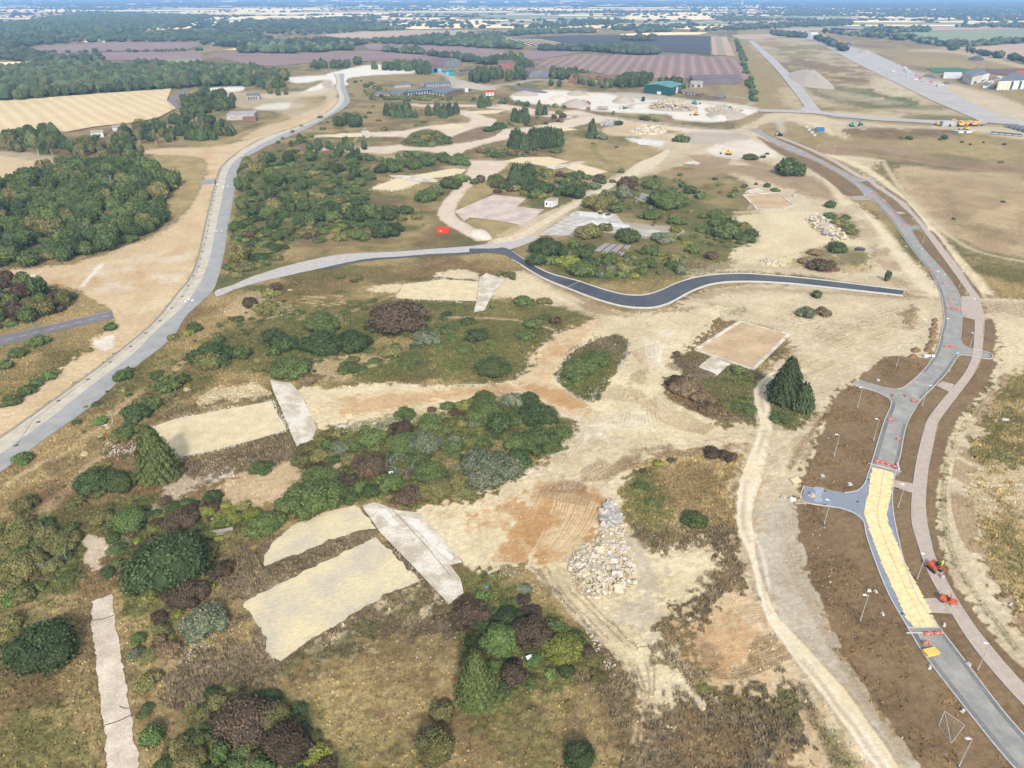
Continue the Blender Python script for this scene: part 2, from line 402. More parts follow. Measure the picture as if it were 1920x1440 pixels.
poly('olive', [(1640,296),(1700,302),(1785,314),(1920,332),(1920,340),(1780,324),(1700,312),(1670,330),(1720,400),(1800,470),(1800,486),(1730,430),(1665,345)], 5, 2, .8, patch=.7)
poly('tan', [(1690,310),(1785,320),(1940,345),(1940,500),(1830,480),(1760,440),(1710,380),(1682,330)], 6, 2, .55)
poly('dirt', [(1700,330),(1800,330),(1940,360),(1940,470),(1850,470),(1760,410)], 10, 3, .6, patch=.6, prange=20)
poly('olive', [(1770,440),(1850,470),(1940,490),(1940,535),(1860,520),(1800,500)], 6, 2, .7, patch=.75)
poly('olive', [(1780,350),(1800,400),(1900,450),(1880,455),(1790,420)], 8, 2, .35)
for k in range(7):
    line('brown', [(1700+k*9,325+k*2),(1735+k*14,385),(1800+k*18,420),(1900,440+k*4)], .8, 1, .3, 1, 6, .4)
poly('bare', [(1620,330),(1650,300),(1560,290),(1545,290),(1600,310),(1650,345),(1700,375),(1760,445),(1800,500),(1850,555),(1940,565),(1940,600),(1880,590),(1848,600),(1830,552),(1750,445),(1690,380)], 4, 2)
line('haul', [(1555,291),(1600,306),(1645,330),(1690,370),(1740,425),(1790,480),(1850,548)], 5, 2, .8, 1)
line('sand', [(1550,291),(1580,298),(1640,328),(1648,334)], 6, 2, .8, 1)
line('bare', [(1655,300),(1690,355),(1760,425),(1830,470),(1940,494)], 3, 1, .8)
for k in range(14):
    x0 = random.uniform(1420, 1700); y0 = random.uniform(110, 200)
    line(random.choice(['bare', 'brown', 'olive', 'sand']), [(x0, y0), (x0 + 60, y0 + random.uniform(0, 14)), (x0 + 150, y0 + random.uniform(8, 36))], 5, 3, .5, 2, 6, .4)
poly('sand', [(1700,95),(1790,100),(1870,118),(1920,128),(1920,122),(1800,92)], 3, 2, .5); poly('brown', [(1560,68),(1660,72),(1760,88),(1740,92),(1620,80)], 3, 3, .6, patch=.6, prange=30); poly('straw', [(1670,110),(1780,112),(1840,124),(1800,128),(1700,122)], 3, 3, .6)
# --- upper centre: old dispersals
def cr(L): return [(x / 2 + 375, y / 2 + 150) for x, y in L]
poly('pink', cr([(470,262),(600,252),(745,243),(768,215),(650,212),(640,196),(760,190),(860,172),(1000,160),(1040,138),(1110,148),(1105,168),(1180,183),(1350,155),(1440,136),(1500,146),(1400,176),(1250,208),(1100,232),(1000,262),(985,280),(1010,300),(1145,303),(1150,322),(1070,375),(995,372),(1008,335),(1000,312),(940,292),(860,268),(760,264),(700,277),(600,270)]), 1.6, .7, smooth=3)
for pts, wd in ((cr([(440,262),(470,258),(560,258)]), 8), (cr([(640,200),(440,210)]), 8), (cr([(770,92),(880,96),(1000,96),(1160,108),(1260,128),(1370,138)]), 11), (cr([(980,118),(1040,140),(1060,160)]), 12), (cr([(1130,95),(1220,108),(1300,120),(1460,135)]), 10),
                ([(1075,210),(1140,224),(1240,238),(1330,247),(1400,247)], 15), (cr([(620,178),(560,250)]), 0.1)):
    line('pink', pts, wd * 1.35, .8, 1, .5)
poly('olive', cr([(752,242),(775,215),(800,195),(850,183),(900,192),(945,225),(935,243),(830,252)]), 2, .7); poly('brown', cr([(945,215),(1000,190),(1070,172),(1130,188),(1080,218),(960,238)]), 2, .7, .9)
poly('bare', cr([(470,262),(745,246),(1000,300),(1000,340)]), 6, 2, .4, patch=.5, prange=20)
line('pink', [(883,334),(856,366),(840,388),(838,402),(850,416),(905,446)], 9, .7, 1, .4)
poly('bare', [(960,425),(1060,382),(1150,330),(1260,285),(1280,292),(1170,348),(1080,395),(990,452),(940,470),(905,465)], 2, .6, .9)
line('sand', [(930,462),(985,438),(1050,398),(1120,360),(1180,330),(1230,302),(1262,285),(1253,262),(1262,250),(1400,240),(1440,215)], 4.5, 1.5, .85)
poly('bare', [(1225,240),(1262,252),(1330,255),(1400,245),(1420,250),(1480,290),(1560,335),(1600,375),(1640,410),(1700,480),(1765,556),(1690,546),(1610,532),(1480,514),(1380,510),(1320,522),(1290,510),(1380,480),(1370,460),(1440,440),(1400,400),(1400,345),(1300,300),(1240,285),(1200,262)], 5, 2)
poly('dirt', [(1215,318),(1260,292),(1370,292),(1440,305),(1560,345),(1590,378),(1530,372),(1480,355),(1390,330),(1300,335),(1240,325)], 6, 3, .9, patch=.75, prange=20)
poly('grey', [(1280,252),(1330,246),(1400,252),(1395,268),(1330,275),(1290,266)], 3, 1, .9)
poly('chalk', [(1330,276),(1400,262),(1440,275),(1470,290),(1400,298),(1340,292)], 5, 1.5, .6)
poly('chalk', [(1175,258),(1240,265),(1245,270),(1230,274),(1185,265)], 2, 1, .95)
poly('tan', [(1140,235),(1180,228),(1230,232),(1250,245),(1220,255),(1180,256),(1130,250)], 3, 1, .9)
poly('bare', [(1165,320),(1260,290),(1300,300),(1250,318),(1210,330)], 4, 1, .7)
poly('straw', [(1060,262),(1110,260),(1200,270),(1250,285),(1200,310),(1160,322),(1090,318),(1060,290)], 5, 2, .75)
poly('olive', [(1150,255),(1180,262),(1175,275),(1140,268)], 4, 1, .5)
line('olive', [(1122,266),(1110,280),(1135,305),(1158,325)], 1.2, .6, .6); line('olive', [(1126,266),(1116,280),(1140,303),(1163,322)], 1.2, .6, .6)
poly('olive', [(1150,350),(1200,330),(1300,340),(1360,350),(1400,380),(1440,440),(1380,470),(1370,500),(1290,520),(1180,530),(1060,520),(990,490),(1000,465),(1100,440),(1280,440),(1180,400),(1060,402)], 5, 2, .55)
poly('green', [(1280,380),(1350,400),(1420,440),(1380,480),(1300,460),(1260,420)], 6, 2, .6, patch=.65)
poly('green', [(1120,370),(1180,350),(1250,370),(1290,400),(1180,410),(1120,400)], 6, 2, .5, patch=.55)
poly('green', [(1040,500),(1060,480),(1180,470),(1260,470),(1290,500),(1180,525),(1090,520)], 6, 2, .5, patch=.6)
poly('brown', [(1180,392),(1260,395),(1300,405),(1270,412),(1190,405)], 4, 1, .7)
poly('straw', [(1260,340),(1340,335),(1400,345),(1400,400),(1360,390),(1300,370)], 6, 2, .5, patch=.6)
fan('soil', [(1300,335),(1350,365),(1400,385),(1420,400)], [(1320,330),(1370,355),(1410,375),(1430,390)], 5, .8, .5, .3)
poly('grey', [(1035,440),(1060,412),(1080,396),(1130,405),(1160,415),(1260,425),(1280,438),(1200,445),(1160,432),(1100,440)], 3, .6, .95)
poly('chalk', [(1070,414),(1105,414),(1190,430),(1175,437),(1110,424),(1070,424)], 2, .6, .8)
# sand area right-centre
poly('sand', [(1374,405),(1420,402),(1500,397),(1560,400),(1600,440),(1618,462),(1560,465),(1500,470),(1480,498),(1440,500),(1385,488),(1368,478),(1420,450),(1425,440),(1390,420)], 4, 1.5, .9)
fan('bare', [(1380,480),(1440,470),(1500,450)], [(1400,420),(1450,415),(1500,410)], 9, .8, .6)
poly('straw', [(1480,498),(1510,470),(1570,462),(1620,468),(1640,500),(1610,512),(1540,510),(1500,505)], 4, 2, .6)
poly('olive', [(1495,495),(1520,472),(1580,466),(1630,475),(1620,500),(1560,508)], 6, 2, .6, patch=.7)
poly('olive', [(1540,400),(1590,402),(1612,440),(1590,450),(1565,430)], 4, 1, .6)
line('haul', [(1420,250),(1450,275),(1530,310),(1565,352),(1590,385),(1640,420),(1680,470),(1740,540),(1765,556)], 7, 3, .7, 1)
line('sand', [(1380,398),(1500,392),(1580,385)], 4, 1, .6)
fan('dirt', [(1600,380),(1650,440),(1700,520),(1740,550)], [(1560,400),(1620,450),(1660,520),(1690,545)], 9, .8, .5)
poly('green', [(455,312),(500,287),(540,278),(580,292),(640,292),(690,300),(700,350),(690,370),(735,395),(700,420),(640,432),(570,428),(520,482),(430,525),(425,510),(440,420),(452,330)], 6, 2, .8, patch=.85)
poly('straw', cr([(965,480),(1000,410),(1080,390),(1100,420),(1000,465)]), 2, .8, .9)
poly('straw', cr([(1000,525),(1060,520),(1180,540),(1200,560),(1100,600),(1050,560)]), 2, .8, .6)
# --- left
poly('tan', [(-40,290),(60,300),(125,298),(130,303),(60,325),(-40,340)], 3, 1)
poly('bare', [(0,285),(60,286),(110,295),(60,300),(0,295)], 3, 1, .6)
poly('tan', [(-60,510),(60,503),(150,492),(210,472),(290,442),(335,412),(365,375),(383,335),(388,308),(372,294),(300,290),(268,285),(300,278),(400,274),(470,260),(540,236),(600,208),(622,190),(636,182),(628,198),(590,225),(500,256),(455,280),(417,311),(406,339),(385,428),(365,506),(338,545),(294,600),(236,650),(175,697),(87,761),(0,822),(-90,885),(-90,825),(0,765),(60,722),(130,680),(175,645),(180,632),(215,610),(212,588),(195,572),(160,548),(110,535),(60,530),(-60,534)], 3, 1.2)
poly('chalk', [(200,500),(320,470),(360,480),(330,540),(240,545),(120,528)], 20, 3, .35, patch=.5, prange=12)
poly('ochre', [(60,520),(160,505),(250,560),(300,520),(370,430),(400,300),(380,280),(350,440),(200,540)], 14, 3, .4, patch=.4, prange=10)
poly('chalk', [(180,640),(215,628),(210,655),(182,655)], 3, 1, .8)
poly('sand', [(230,580),(330,560),(300,580),(250,590)], 6, 2, .6)
line('chalk', [(190,495),(155,535)], 2, .6, .8, .2, 0); line('chalk', [(62,516),(42,530)], 2, .6, .7, .2, 0); line('chalk', [(48,514),(24,530)], 1.4, .6, .6, .2, 0)
poly('straw', [(290,292),(372,296),(385,312),(380,335),(362,375),(330,412),(290,440),(230,458),(300,400),(340,340),(280,300)], 4, 1, .9)
poly('olive', [(255,440),(330,400),(300,430),(240,458)], 6, 1, .5)
poly('straw', [(290,270),(400,262),(460,245),(540,215),(600,200),(560,225),(470,255),(400,270)], 4, 1, .7)
poly('tan', [(500,235),(540,225),(600,195),(625,170),(630,185),(612,208),(550,236),(500,252),(450,262)], 3, 1, .8)
poly('chalk', [(530,146),(605,141),(620,136),(700,121),(780,127),(785,136),(700,141),(652,147),(652,160),(628,158),(612,172),(585,178),(560,176),(612,150),(560,156)], 2, 1)
poly('bare', [(480,178),(545,172),(600,168),(618,150),(630,165),(630,178),(560,182),(490,184)], 3, 1, .9)
poly('grey', [(604,152),(620,150),(622,165),(606,163)], 2, .5, .9)
poly('chalk', [(392,165),(450,162),(458,167),(440,172),(400,172)], 2, .6)
poly('bare', [(380,170),(440,172),(500,175),(560,182),(600,205),(560,220),(500,205),(440,200)], 5, 2, .6)
poly('chalk', [(480,200),(530,192),(570,195),(560,202),(490,206)], 3, 1, .7)
poly('straw', [(560,185),(610,188),(600,200),(570,208),(540,205)], 4, 1, .6)
poly('dry', [(0,120),(90,118),(0,130)], 3, 1)
poly('dry', [(655,150),(720,140),(800,140),(825,148),(800,156),(720,150),(690,175),(665,180)], 3, 1, .8)
line('grey', [(785,134),(830,137),(850,150),(840,160),(800,158)], 14, 3, 1)
line('grey', [(845,165),(900,162),(960,157),(1000,150),(1080,152),(1100,156)], 14, 3, .9); line('bare', [(835,157),(880,160),(930,163)], 14, 3, .9)
poly('chalk', [(955,182),(1010,170),(1060,170),(1100,173),(1180,176),(1240,180),(1290,187),(1360,192),(1420,203),(1412,212),(1385,222),(1340,229),(1270,224),(1250,214),(1180,212),(1100,206),(1060,198),(1000,195)], 3, 1.5, .95)
poly('grey', [(1140,176),(1180,173),(1210,176),(1290,185),(1300,190),(1200,186)], 2, 1, .9)
line('grey', [(1180,203),(1190,195),(1260,192),(1330,194),(1430,206),(1530,212)], 7, 2, .9)
line('grey', [(1330,177),(1400,184),(1410,192),(1395,197),(1330,193)], 6, 2, .8)
line('grey', [(1080,216),(1150,220),(1250,232),(1340,243),(1400,246)], 9, 2, .7)
poly('bare', [(1380,240),(1420,225),(1450,210),(1530,215),(1560,226),(1540,240),(1500,232),(1480,228),(1460,232),(1440,240)], 4, 2)
poly('dry', [(1420,238),(1450,228),(1460,240),(1440,248)], 3, 1, .9)
for c_, pts in (('grey', [(1455,225),(1462,232),(1466,246),(1455,252)]), ('sand', [(1520,230),(1545,240),(1560,252)])): line(c_, pts, 6, 2, .9)
# --- right-centre bare zone towards the new road
poly('bare', [(925,520),(990,508),(1040,530),(1110,570),(1180,588),(1240,580),(1300,555),(1380,535),(1500,535),(1693,556),(1770,560),(1775,600),(1757,655),(1728,697),(1697,725),(1610,712),(1600,722),(1566,745),(1537,822),(1502,905),(1500,945),(1503,1012),(1516,1060),(1541,1133),(1573,1204),(1599,1255),(1650,1325),(1692,1386),(1740,1450),(1640,1520),(1560,1360),(1480,1260),(1420,1150),(1390,1050),(1378,960),(1385,880),(1400,840),(1420,800),(1412,760),(1418,710),(1470,665),(1480,630),(1380,600),(1300,600),(1180,600),(1120,600),(1060,580),(960,560),(925,560)], 4, 1.5)
poly('dirt', [(1180,590),(1300,572),(1280,590),(1240,600),(1130,592),(1060,560),(1000,520),(985,508),(1010,512),(1100,560)], 4, 1, .85)
poly('sand', [(930,525),(985,510),(1040,540),(1090,562),(1080,570),(1000,560),(930,555)], 4, 1, .6)
poly('dirt', [(1300,555),(1400,538),(1690,556),(1700,562),(1560,552),(1400,545),(1330,560)], 3, 1, .6)
poly('sand', [(1390,560),(1560,555),(1620,570),(1560,600),(1480,610),(1400,590)], 12, 3, .6, patch=.55, prange=15)
poly('olive', [(1310,585),(1370,560),(1400,575),(1370,600),(1310,620)], 6, 2, .4, patch=.6)
fan('sand', [(1460,690),(1560,640),(1680,580),(1750,565)], [(1500,700),(1600,680),(1700,640),(1740,600)], 14, .6, .6, .4)
fan('dirt', [(1470,660),(1540,610),(1600,590),(1700,570)], [(1480,720),(1600,670),(1680,640),(1740,610)], 16, .4, .55, .45)
poly('brown', [(1690,590),(1715,570),(1720,585),(1700,620)], 4, 1, .6)
line('soil', [(1500,655),(1470,668),(1440,690),(1425,720)], .8, .8, .5)
# --- central cleared land
poly('sand', [(1095,608),(1180,592),(1300,582),(1360,575),(1350,592),(1300,650),(1262,665),(1258,688),(1282,702),(1250,715),(1246,735),(1270,755),(1340,782),(1345,800),(1420,800),(1415,845),(1330,848),(1260,855),(1200,875),(1175,910),(1165,960),(1180,1000),(1230,1040),(1300,1030),(1350,1020),(1330,1100),(1260,1150),(1240,1200),(1290,1240),(1300,1290),(1330,1300),(1250,1345),(1205,1330),(1190,1260),(1130,1210),(1090,1150),(1060,1130),(1020,1090),(1000,1062),(870,1060),(785,962),(860,945),(950,905),(1020,870),(1070,820),(1078,795),(1000,745),(970,715),(985,690),(1000,665),(1040,630)], 3, 1.5)
poly('sand', [(556,730),(620,727),(700,718),(760,716),(800,724),(880,722),(970,712),(1000,740),(900,760),(820,775),(770,800),(700,806),(640,800),(600,805),(575,770)], 3, 1)
poly('tan', [(880,725),(965,712),(1000,660),(1040,628),(1100,605),(1140,600),(1070,655),(1040,690),(1040,720),(1080,750),(1100,765),(1080,790),(1000,745),(930,752)], 4, 1.5, .9)
poly('bare', [(1120,600),(1300,585),(1330,600),(1260,660),(1255,690),(1180,700),(1150,690),(1180,645),(1140,625)], 8, 2, .6)
poly('bare', [(1010,900),(1100,820),(1240,830),(1410,800),(1410,845),(1260,855),(1190,880),(1165,930),(1080,920),(1030,930)], 10, 2, .7)
poly('bare', [(1160,960),(1180,1005),(1235,1045),(1235,1110),(1255,1160),(1230,1200),(1180,1210),(1100,1160),(1190,1100),(1200,1040),(1150,990)], 6, 2, .9)
poly('grey', [(1160,1000),(1230,1060),(1240,1150),(1210,1190),(1150,1160),(1190,1100)], 14, 2, .6)
poly('chalk', [(1040,770),(1100,790),(1180,770),(1240,800),(1130,830),(1060,860),(1000,900),(1000,880),(1080,820)], 10, 2, .4, patch=.6, prange=6)
poly('chalk', [(600,790),(700,790),(770,780),(760,800),(700,806),(620,800)], 5, 1, .6, patch=.7, prange=4)
poly('ochre', [(632,755),(640,745),(760,738),(880,725),(960,722),(940,740),(820,750),(740,765),(640,780)], 4, 1.2, .6, patch=.75, prange=5)
poly('ochre', [(985,720),(1050,728),(1100,755),(1085,770),(1030,755),(990,735)], 6, 1.5, .8, patch=.65, prange=5)
poly('ochre', [(1000,690),(1040,640),(1120,605),(1090,630),(1030,690),(1020,730)], 8, 1.5, .5, patch=.5, prange=5)
poly('ochre', [(970,930),(1040,920),(1120,925),(1138,945),(1120,990),(1070,1035),(1030,1058),(990,1050),(980,1010),(930,1000),(880,990),(900,960)], 10, 2, .85, patch=.72, prange=7, ps=3)
poly('ochre', [(1030,930),(1130,935),(1135,960),(1080,1030),(1040,1055),(1010,1050)], 8, 1, .6)
fan('ochre', [(1140,935),(1100,1000),(1040,1060)], [(1010,900),(980,960),(920,1050)], 26, .35, .7, .4)
fan('sand', [(1130,945),(1100,1000),(1050,1050)], [(1040,920),(1030,970),(990,1050)], 12, .35, .7, .45)
fan('ochre', [(790,970),(880,1010),(970,1050)], [(930,930),(960,990),(990,1045)], 22, .3, .35, .5)
fan('dirt', [(1000,930),(1080,870),(1220,850),(1400,830)], [(1100,950),(1140,905),(1200,875),(1400,850)], 26, .3, .55, .4)
fan('haul', [(1040,880),(1120,800),(1200,720),(1230,640)], [(1120,900),(1200,820),(1260,760),(1300,600)], 16, .3, .45, .4)
fan('brown', [(1100,860),(1160,760),(1180,660)], [(1260,840),(1230,740),(1240,640)], 12, .25, .4, .5)
fan('scrub', [(1460,560),(1560,580),(1700,590)], [(1440,610),(1560,640),(1720,640)], 9, .3, .3, .5)
fan('chalk', [(1200,600),(1220,700),(1300,770)], [(1290,590),(1240,660),(1250,700)], 10, .3, .4, .45)
fan('brown', [(1020,920),(1100,860),(1240,835),(1415,812)], [(1110,930),(1150,890),(1230,862),(1400,848)], 14, .25, .5, .5)
fan('dirt', [(1190,660),(1240,720),(1300,780),(1340,800)], [(1150,700),(1200,760),(1260,800),(1320,815)], 16, .35, .4, .45)
fan('dirt', [(1130,720),(1080,800),(1020,880)], [(1180,720),(1140,800),(1090,880)], 14, .35, .35, .45)
fan('ochre', [(1000,715),(1040,655),(1110,612)], [(1035,715),(1045,680),(1080,648)], 10, .3, .4, .5)
fan('ochre', [(590,745),(750,728),(900,728)], [(600,795),(740,770),(860,748)], 12, .3, .35, .5)
# truck tracks from the rubble down to the grass
poly('bare', [(1000,1062),(1060,1075),(1080,1140),(1140,1200),(1220,1260),(1290,1290),(1340,1300),(1300,1320),(1240,1340),(1200,1320),(1180,1250),(1110,1190),(1040,1120),(990,1070)], 4, 1, .8)
for o_ in (0, 14, 34, 48):
    line('brown', [(1010+o_,1065),(1050+o_,1120),(1110+o_,1180),(1170+o_,1235),(1200+o_*.5,1290),(1205+o_*.2,1340)], .35, .3, .6, .3, 6, .3)
for o_ in (0, 12, 26, 38):
    line('tan', [(1195+o_,1310),(1190+o_,1370),(1175+o_,1420),(1160+o_,1470)], .6, .5, .75, .5, 6, .25)
# --- pads region surroundings
poly('scrub', [(440,1070),(520,1075),(700,985),(720,1010),(870,1140),(850,1190),(700,1200),(560,1260),(480,1290),(400,1300),(330,1340),(300,1260),(350,1215),(440,1190),(470,1150)], 10, 2, .95)
poly('scrub', [(1120,1240),(1200,1250),(1200,1330),(1150,1350),(1100,1290)], 14, 2, .7)
poly('scrub', [(1230,1330),(1350,1320),(1450,1400),(1430,1500),(1150,1500),(1200,1400)], 14, 2, .9)
poly('brown', [(1270,1350),(1380,1360),(1400,1420),(1260,1440)], 14, 2, .8, patch=.7)
poly('scrub', [(380,1010),(440,1030),(560,1000),(700,960),(720,985),(620,1040),(500,1080),(430,1130),(400,1060)], 8, 2, .9)
poly('sand', [(840,1090),(780,1100),(620,1190),(560,1240),(590,1250),(700,1180),(840,1130)], 6, 1.5, .55, patch=.45, prange=3)
poly('sand', [(590,1275),(640,1240),(700,1215),(760,1185),(700,1210),(620,1262)], 5, 1, .6, patch=.55, prange=2)
poly('olive', [(540,1235),(700,1160),(800,1090),(810,1100),(720,1180),(560,1262)], 6, 1.5, .5)
poly('olive', [(560,1300),(700,1340),(800,1420),(780,1500),(560,1500),(500,1360)], 20, 2, .4, patch=.5)
poly('brown', [(700,1250),(860,1230),(860,1330),(780,1380),(680,1330)], 25, 2, .6, patch=.6)
poly('straw', [(600,1290),(660,1300),(640,1330),(600,1320)], 12, 2, .5)
poly('green', [(860,1180),(930,1180),(1000,1250),(1060,1290),(1080,1340),(1000,1300),(900,1290)], 12, 2, .5, patch=.5)
poly('straw', [(1000,1240),(1060,1290),(1130,1360),(1160,1440),(1100,1440),(1060,1360),(980,1290)], 12, 2, .6, patch=.65, prange=4)
poly('olive', [(950,1290),(1040,1360),(1080,1440),(960,1450),(900,1380)], 14, 2, .5)
line('soil', [(1040,1290),(1010,1330),(980,1400)], .8, .8, .5); line('soil', [(1110,1340),(1060,1400),(1040,1450)], .7, .8, .5)
poly('straw', [(560,1290),(700,1250),(860,1240),(850,1400),(700,1440),(560,1380)], 25, 2, .55, patch=.55, prange=4)
# left field by the path
poly('straw', [(0,1130),(60,1110),(160,1110),(175,1200),(195,1330),(205,1450),(0,1450),(60,1340),(120,1290)], 12, 2, .5, patch=.65, prange=5)
poly('olive', [(0,1380),(120,1360),(180,1440),(60,1480),(0,1480)], 16, 2, .7)
poly('green', [(30,1100),(80,1010),(160,1000),(165,1060),(140,1110),(70,1130)], 10, 2, .7, patch=.8)
poly('olive', [(90,960),(280,930),(420,960),(500,990),(470,1010),(380,1040),(340,1010),(160,1020)], 10, 2, .7, patch=.8)
poly('green', [(360,990),(480,960),(480,990),(400,1010)], 6, 1, .7)
poly('straw', [(215,1115),(300,1110),(325,1125),(300,1180),(260,1240),(235,1230)], 8, 1.5, .8)
poly('pink', [(155,1010),(165,1060),(180,1062),(210,1030),(260,1000),(285,975),(310,950),(275,945),(240,970),(225,1005),(190,1010)], 5, 1, .8)
poly('pink', [(300,930),(340,880),(420,860),(380,900),(330,940)], 5, 1, .6)
poly('tan', [(400,920),(470,880),(560,870),(580,900),(520,940),(440,940)], 8, 1.5, .8)
poly('chalk', [(350,905),(420,868),(540,850),(520,865),(430,895),(370,918)], 5, 1.5, .6, patch=.5, prange=3)
poly('scrub', [(340,865),(440,840),(540,810),(560,840),(600,830),(560,860),(430,880),(360,900)], 6, 1.5, .9)
poly('scrub', [(290,790),(340,760),(480,730),(505,745),(430,755),(300,785)], 4, 1, .7)
poly('sand', [(370,762),(395,732),(470,722),(500,732),(500,742),(430,752)], 4, 1.5, .7)
poly('tan', [(250,800),(290,770),(330,720),(300,750),(260,790)], 6, 1, .6)
line('tan', [(20,905),(60,880),(150,830),(230,760),(330,690),(400,640),(420,620)], 2.2, 1.2, .6, .8, 6, .25)
line('tan', [(60,990),(110,930),(170,870),(200,850)], 2.5, 1.5, .5, .8, 6, .3)
line('brown', [(0,1010),(80,940),(160,900)], 5, 3, .5, 1)
poly('straw', [(0,900),(80,850),(160,800),(240,730),(300,680),(340,660),(220,800),(100,900),(0,960)], 14, 2, .4, patch=.55)
# centre meadow (mounds)
poly('olive', [(480,600),(560,570),(700,560),(900,560),(1000,570),(1110,590),(1050,625),(1000,660),(960,710),(880,718),(760,712),(640,722),(540,710),(460,700),(400,690),(380,640)], 10, 2, .75)
poly('green', [(560,600),(700,600),(860,600),(930,640),(860,690),(740,690),(620,690),(480,680),(480,640)], 12, 2, .55, patch=.5, prange=9)
poly('green', [(640,600),(1010,600),(1010,640),(900,700),(700,700)], 12, 2, .35, patch=.45, prange=4, ps=5)
poly('tan', [(560,690),(610,672),(680,665),(740,670),(700,690),(640,715),(580,712)], 7, 1.5, .5, patch=.65, prange=4)
poly('straw', [(690,640),(760,630),(780,650),(720,665)], 6, 1.5, .5)
line('tan', [(830,595),(900,596),(980,602),(1040,618)], 1.2, .8, .7)
line('tan', [(560,600),(640,590),(720,560),(760,548)], 1.4, 1, .45, .8, 6, .3); line('brown', [(520,560),(600,540),(700,520),(760,515)], 3, 2, .5, 1)
poly('brown', [(500,545),(560,520),(760,495),(880,490),(940,500),(900,515),(700,530),(560,570)], 8, 2, .55, patch=.7)
poly('tan', [(480,590),(500,560),(480,545),(440,560),(420,590),(450,600)], 5, 1, .5)
fan('tan', [(500,570),(560,555),(640,552)], [(500,600),(560,585),(650,570)], 5, .7, .55, .4)
poly('chalk', [(815,518),(860,505),(890,510),(880,522)], 3, 1, .7)
poly('green', [(740,528),(780,520),(890,522),(905,528),(800,526)], 3, 1, .8); poly('green', [(740,563),(880,570),(890,578),(760,570)], 3, 1, .8)
poly('sand', [(695,540),(730,533),(750,534),(742,548),(700,546)], 2, 1, .9); poly('sand', [(815,516),(840,508),(880,506),(900,518),(900,524),(850,522)], 2, 1, .8)
# thicket floors
for pts in ([(620,800),(760,780),(880,760),(960,745),(1060,790),(1070,810),(1010,865),(880,930),(760,955),(690,940),(560,965),(480,1010),(560,900),(600,850)],
            [(860,1180),(900,1080),(1000,1120),(1100,1200),(1120,1260),(1010,1300),(900,1340),(860,1250)],
            [(0,980),(130,990),(130,1080),(80,1120),(0,1140)], [(300,1440),(400,1290),(520,1310),(620,1400),(640,1480),(300,1480)],
            [(180,960),(320,930),(340,1000),(420,1040),(400,1100),(300,1200),(220,1060)]):
    poly('green', pts, 12, 2, .75, patch=.8)
poly('straw', [(820,860),(900,840),(960,830),(975,840),(880,870),(800,900)], 6, 1.5, .5)
poly('green', [(850,790),(950,780),(1000,800),(960,830),(840,840)], 8, 2, .8)
poly('tan', [(610,880),(640,870),(640,900),(620,905)], 4, 1, .8)
# islands
poly('olive', [(1048,690),(1070,660),(1130,630),(1165,630),(1178,645),(1160,690),(1125,745),(1100,752),(1060,730),(1044,710)], 2, .6)
poly('scrub', [(1070,660),(1130,630),(1170,632),(1178,648),(1165,680),(1130,650),(1090,665)], 5, 1, .8, patch=.8)
poly('green', [(1050,700),(1080,670),(1140,680),(1120,710),(1100,740),(1060,725)], 6, 1, .7, patch=.75)
poly('scrub', [(1248,715),(1285,700),(1262,675),(1300,672),(1330,690),(1400,705),(1425,735),(1422,790),(1350,780),(1330,782),(1290,765),(1255,745)], 3, 1)
poly('olive', [(1310,715),(1400,708),(1418,735),(1420,785),(1370,775),(1330,750)], 8, 1, .85)
poly('green', [(1350,690),(1400,690),(1410,720),(1370,715)], 6, 1, .7); poly('green', [(1370,750),(1415,735),(1418,780),(1380,775)], 6, 1, .7)
poly('brown', [(1255,720),(1300,720),(1345,760),(1345,780),(1290,765),(1252,742)], 4, 1, .9)
poly('straw', [(1198,878),(1240,862),(1320,848),(1380,848),(1387,870),(1372,940),(1382,990),(1340,1012),(1235,1032),(1180,995),(1166,955),(1176,915)], 3, 1.2)
poly('olive', [(1190,890),(1240,880),(1260,960),(1230,1020),(1175,985),(1175,920)], 10, 1.5, .7, patch=.8)
poly('brown', [(1250,880),(1380,860),(1370,940),(1380,990),(1300,1010),(1260,950)], 14, 2, .6, patch=.65)
poly('green', [(1200,905),(1235,890),(1240,960),(1210,970),(1185,950)], 8, 2, .5); poly('scrub', [(1180,985),(1240,1000),(1380,980),(1385,1000),(1340,1030),(1230,1040)], 8, 1.5, .8)
poly('olive', [(1440,770),(1450,720),(1480,760),(1530,770),(1500,805),(1455,808)], 5, 1, .9); poly('green', [(1448,765),(1500,775),(1490,800),(1455,800)], 5, 1, .6)
# right of centre foreground
poly('scrub', [(1240,1180),(1270,1130),(1340,1060),(1345,1010),(1385,1005),(1410,1110),(1440,1150),(1330,1130),(1260,1200)], 8, 1.4, .75, patch=.62)
poly('sand', [(1240,1030),(1340,1020),(1330,1060),(1290,1110),(1270,1160),(1250,1150),(1240,1080)], 6, 2, .8)
poly('tan', [(1290,1180),(1330,1130),(1420,1130),(1460,1180),(1500,1250),(1460,1290),(1400,1290),(1330,1270),(1300,1230)], 8, 2, .95)
poly('ochre', [(1290,1200),(1340,1150),(1420,1180),(1400,1240),(1330,1260)], 12, 2, .6, patch=.6, prange=6)
fan('brown', [(1310,1200),(1380,1210),(1460,1170)], [(1330,1270),(1400,1270),(1490,1230)], 12, .3, .6, .4)
fan('dirt', [(1300,1190),(1360,1140),(1420,1130)], [(1320,1250),(1390,1220),(1460,1200)], 14, .3, .5, .4)
poly('scrub', [(1240,1210),(1290,1240),(1300,1280),(1350,1290),(1420,1300),(1480,1290),(1500,1350),(1480,1440),(1420,1480),(1400,1380),(1330,1310),(1250,1250)], 8, 2, .85, patch=.85)
poly('tan', [(1470,1270),(1510,1290),(1560,1370),(1600,1450),(1540,1480),(1500,1380)], 6, 2, .8)
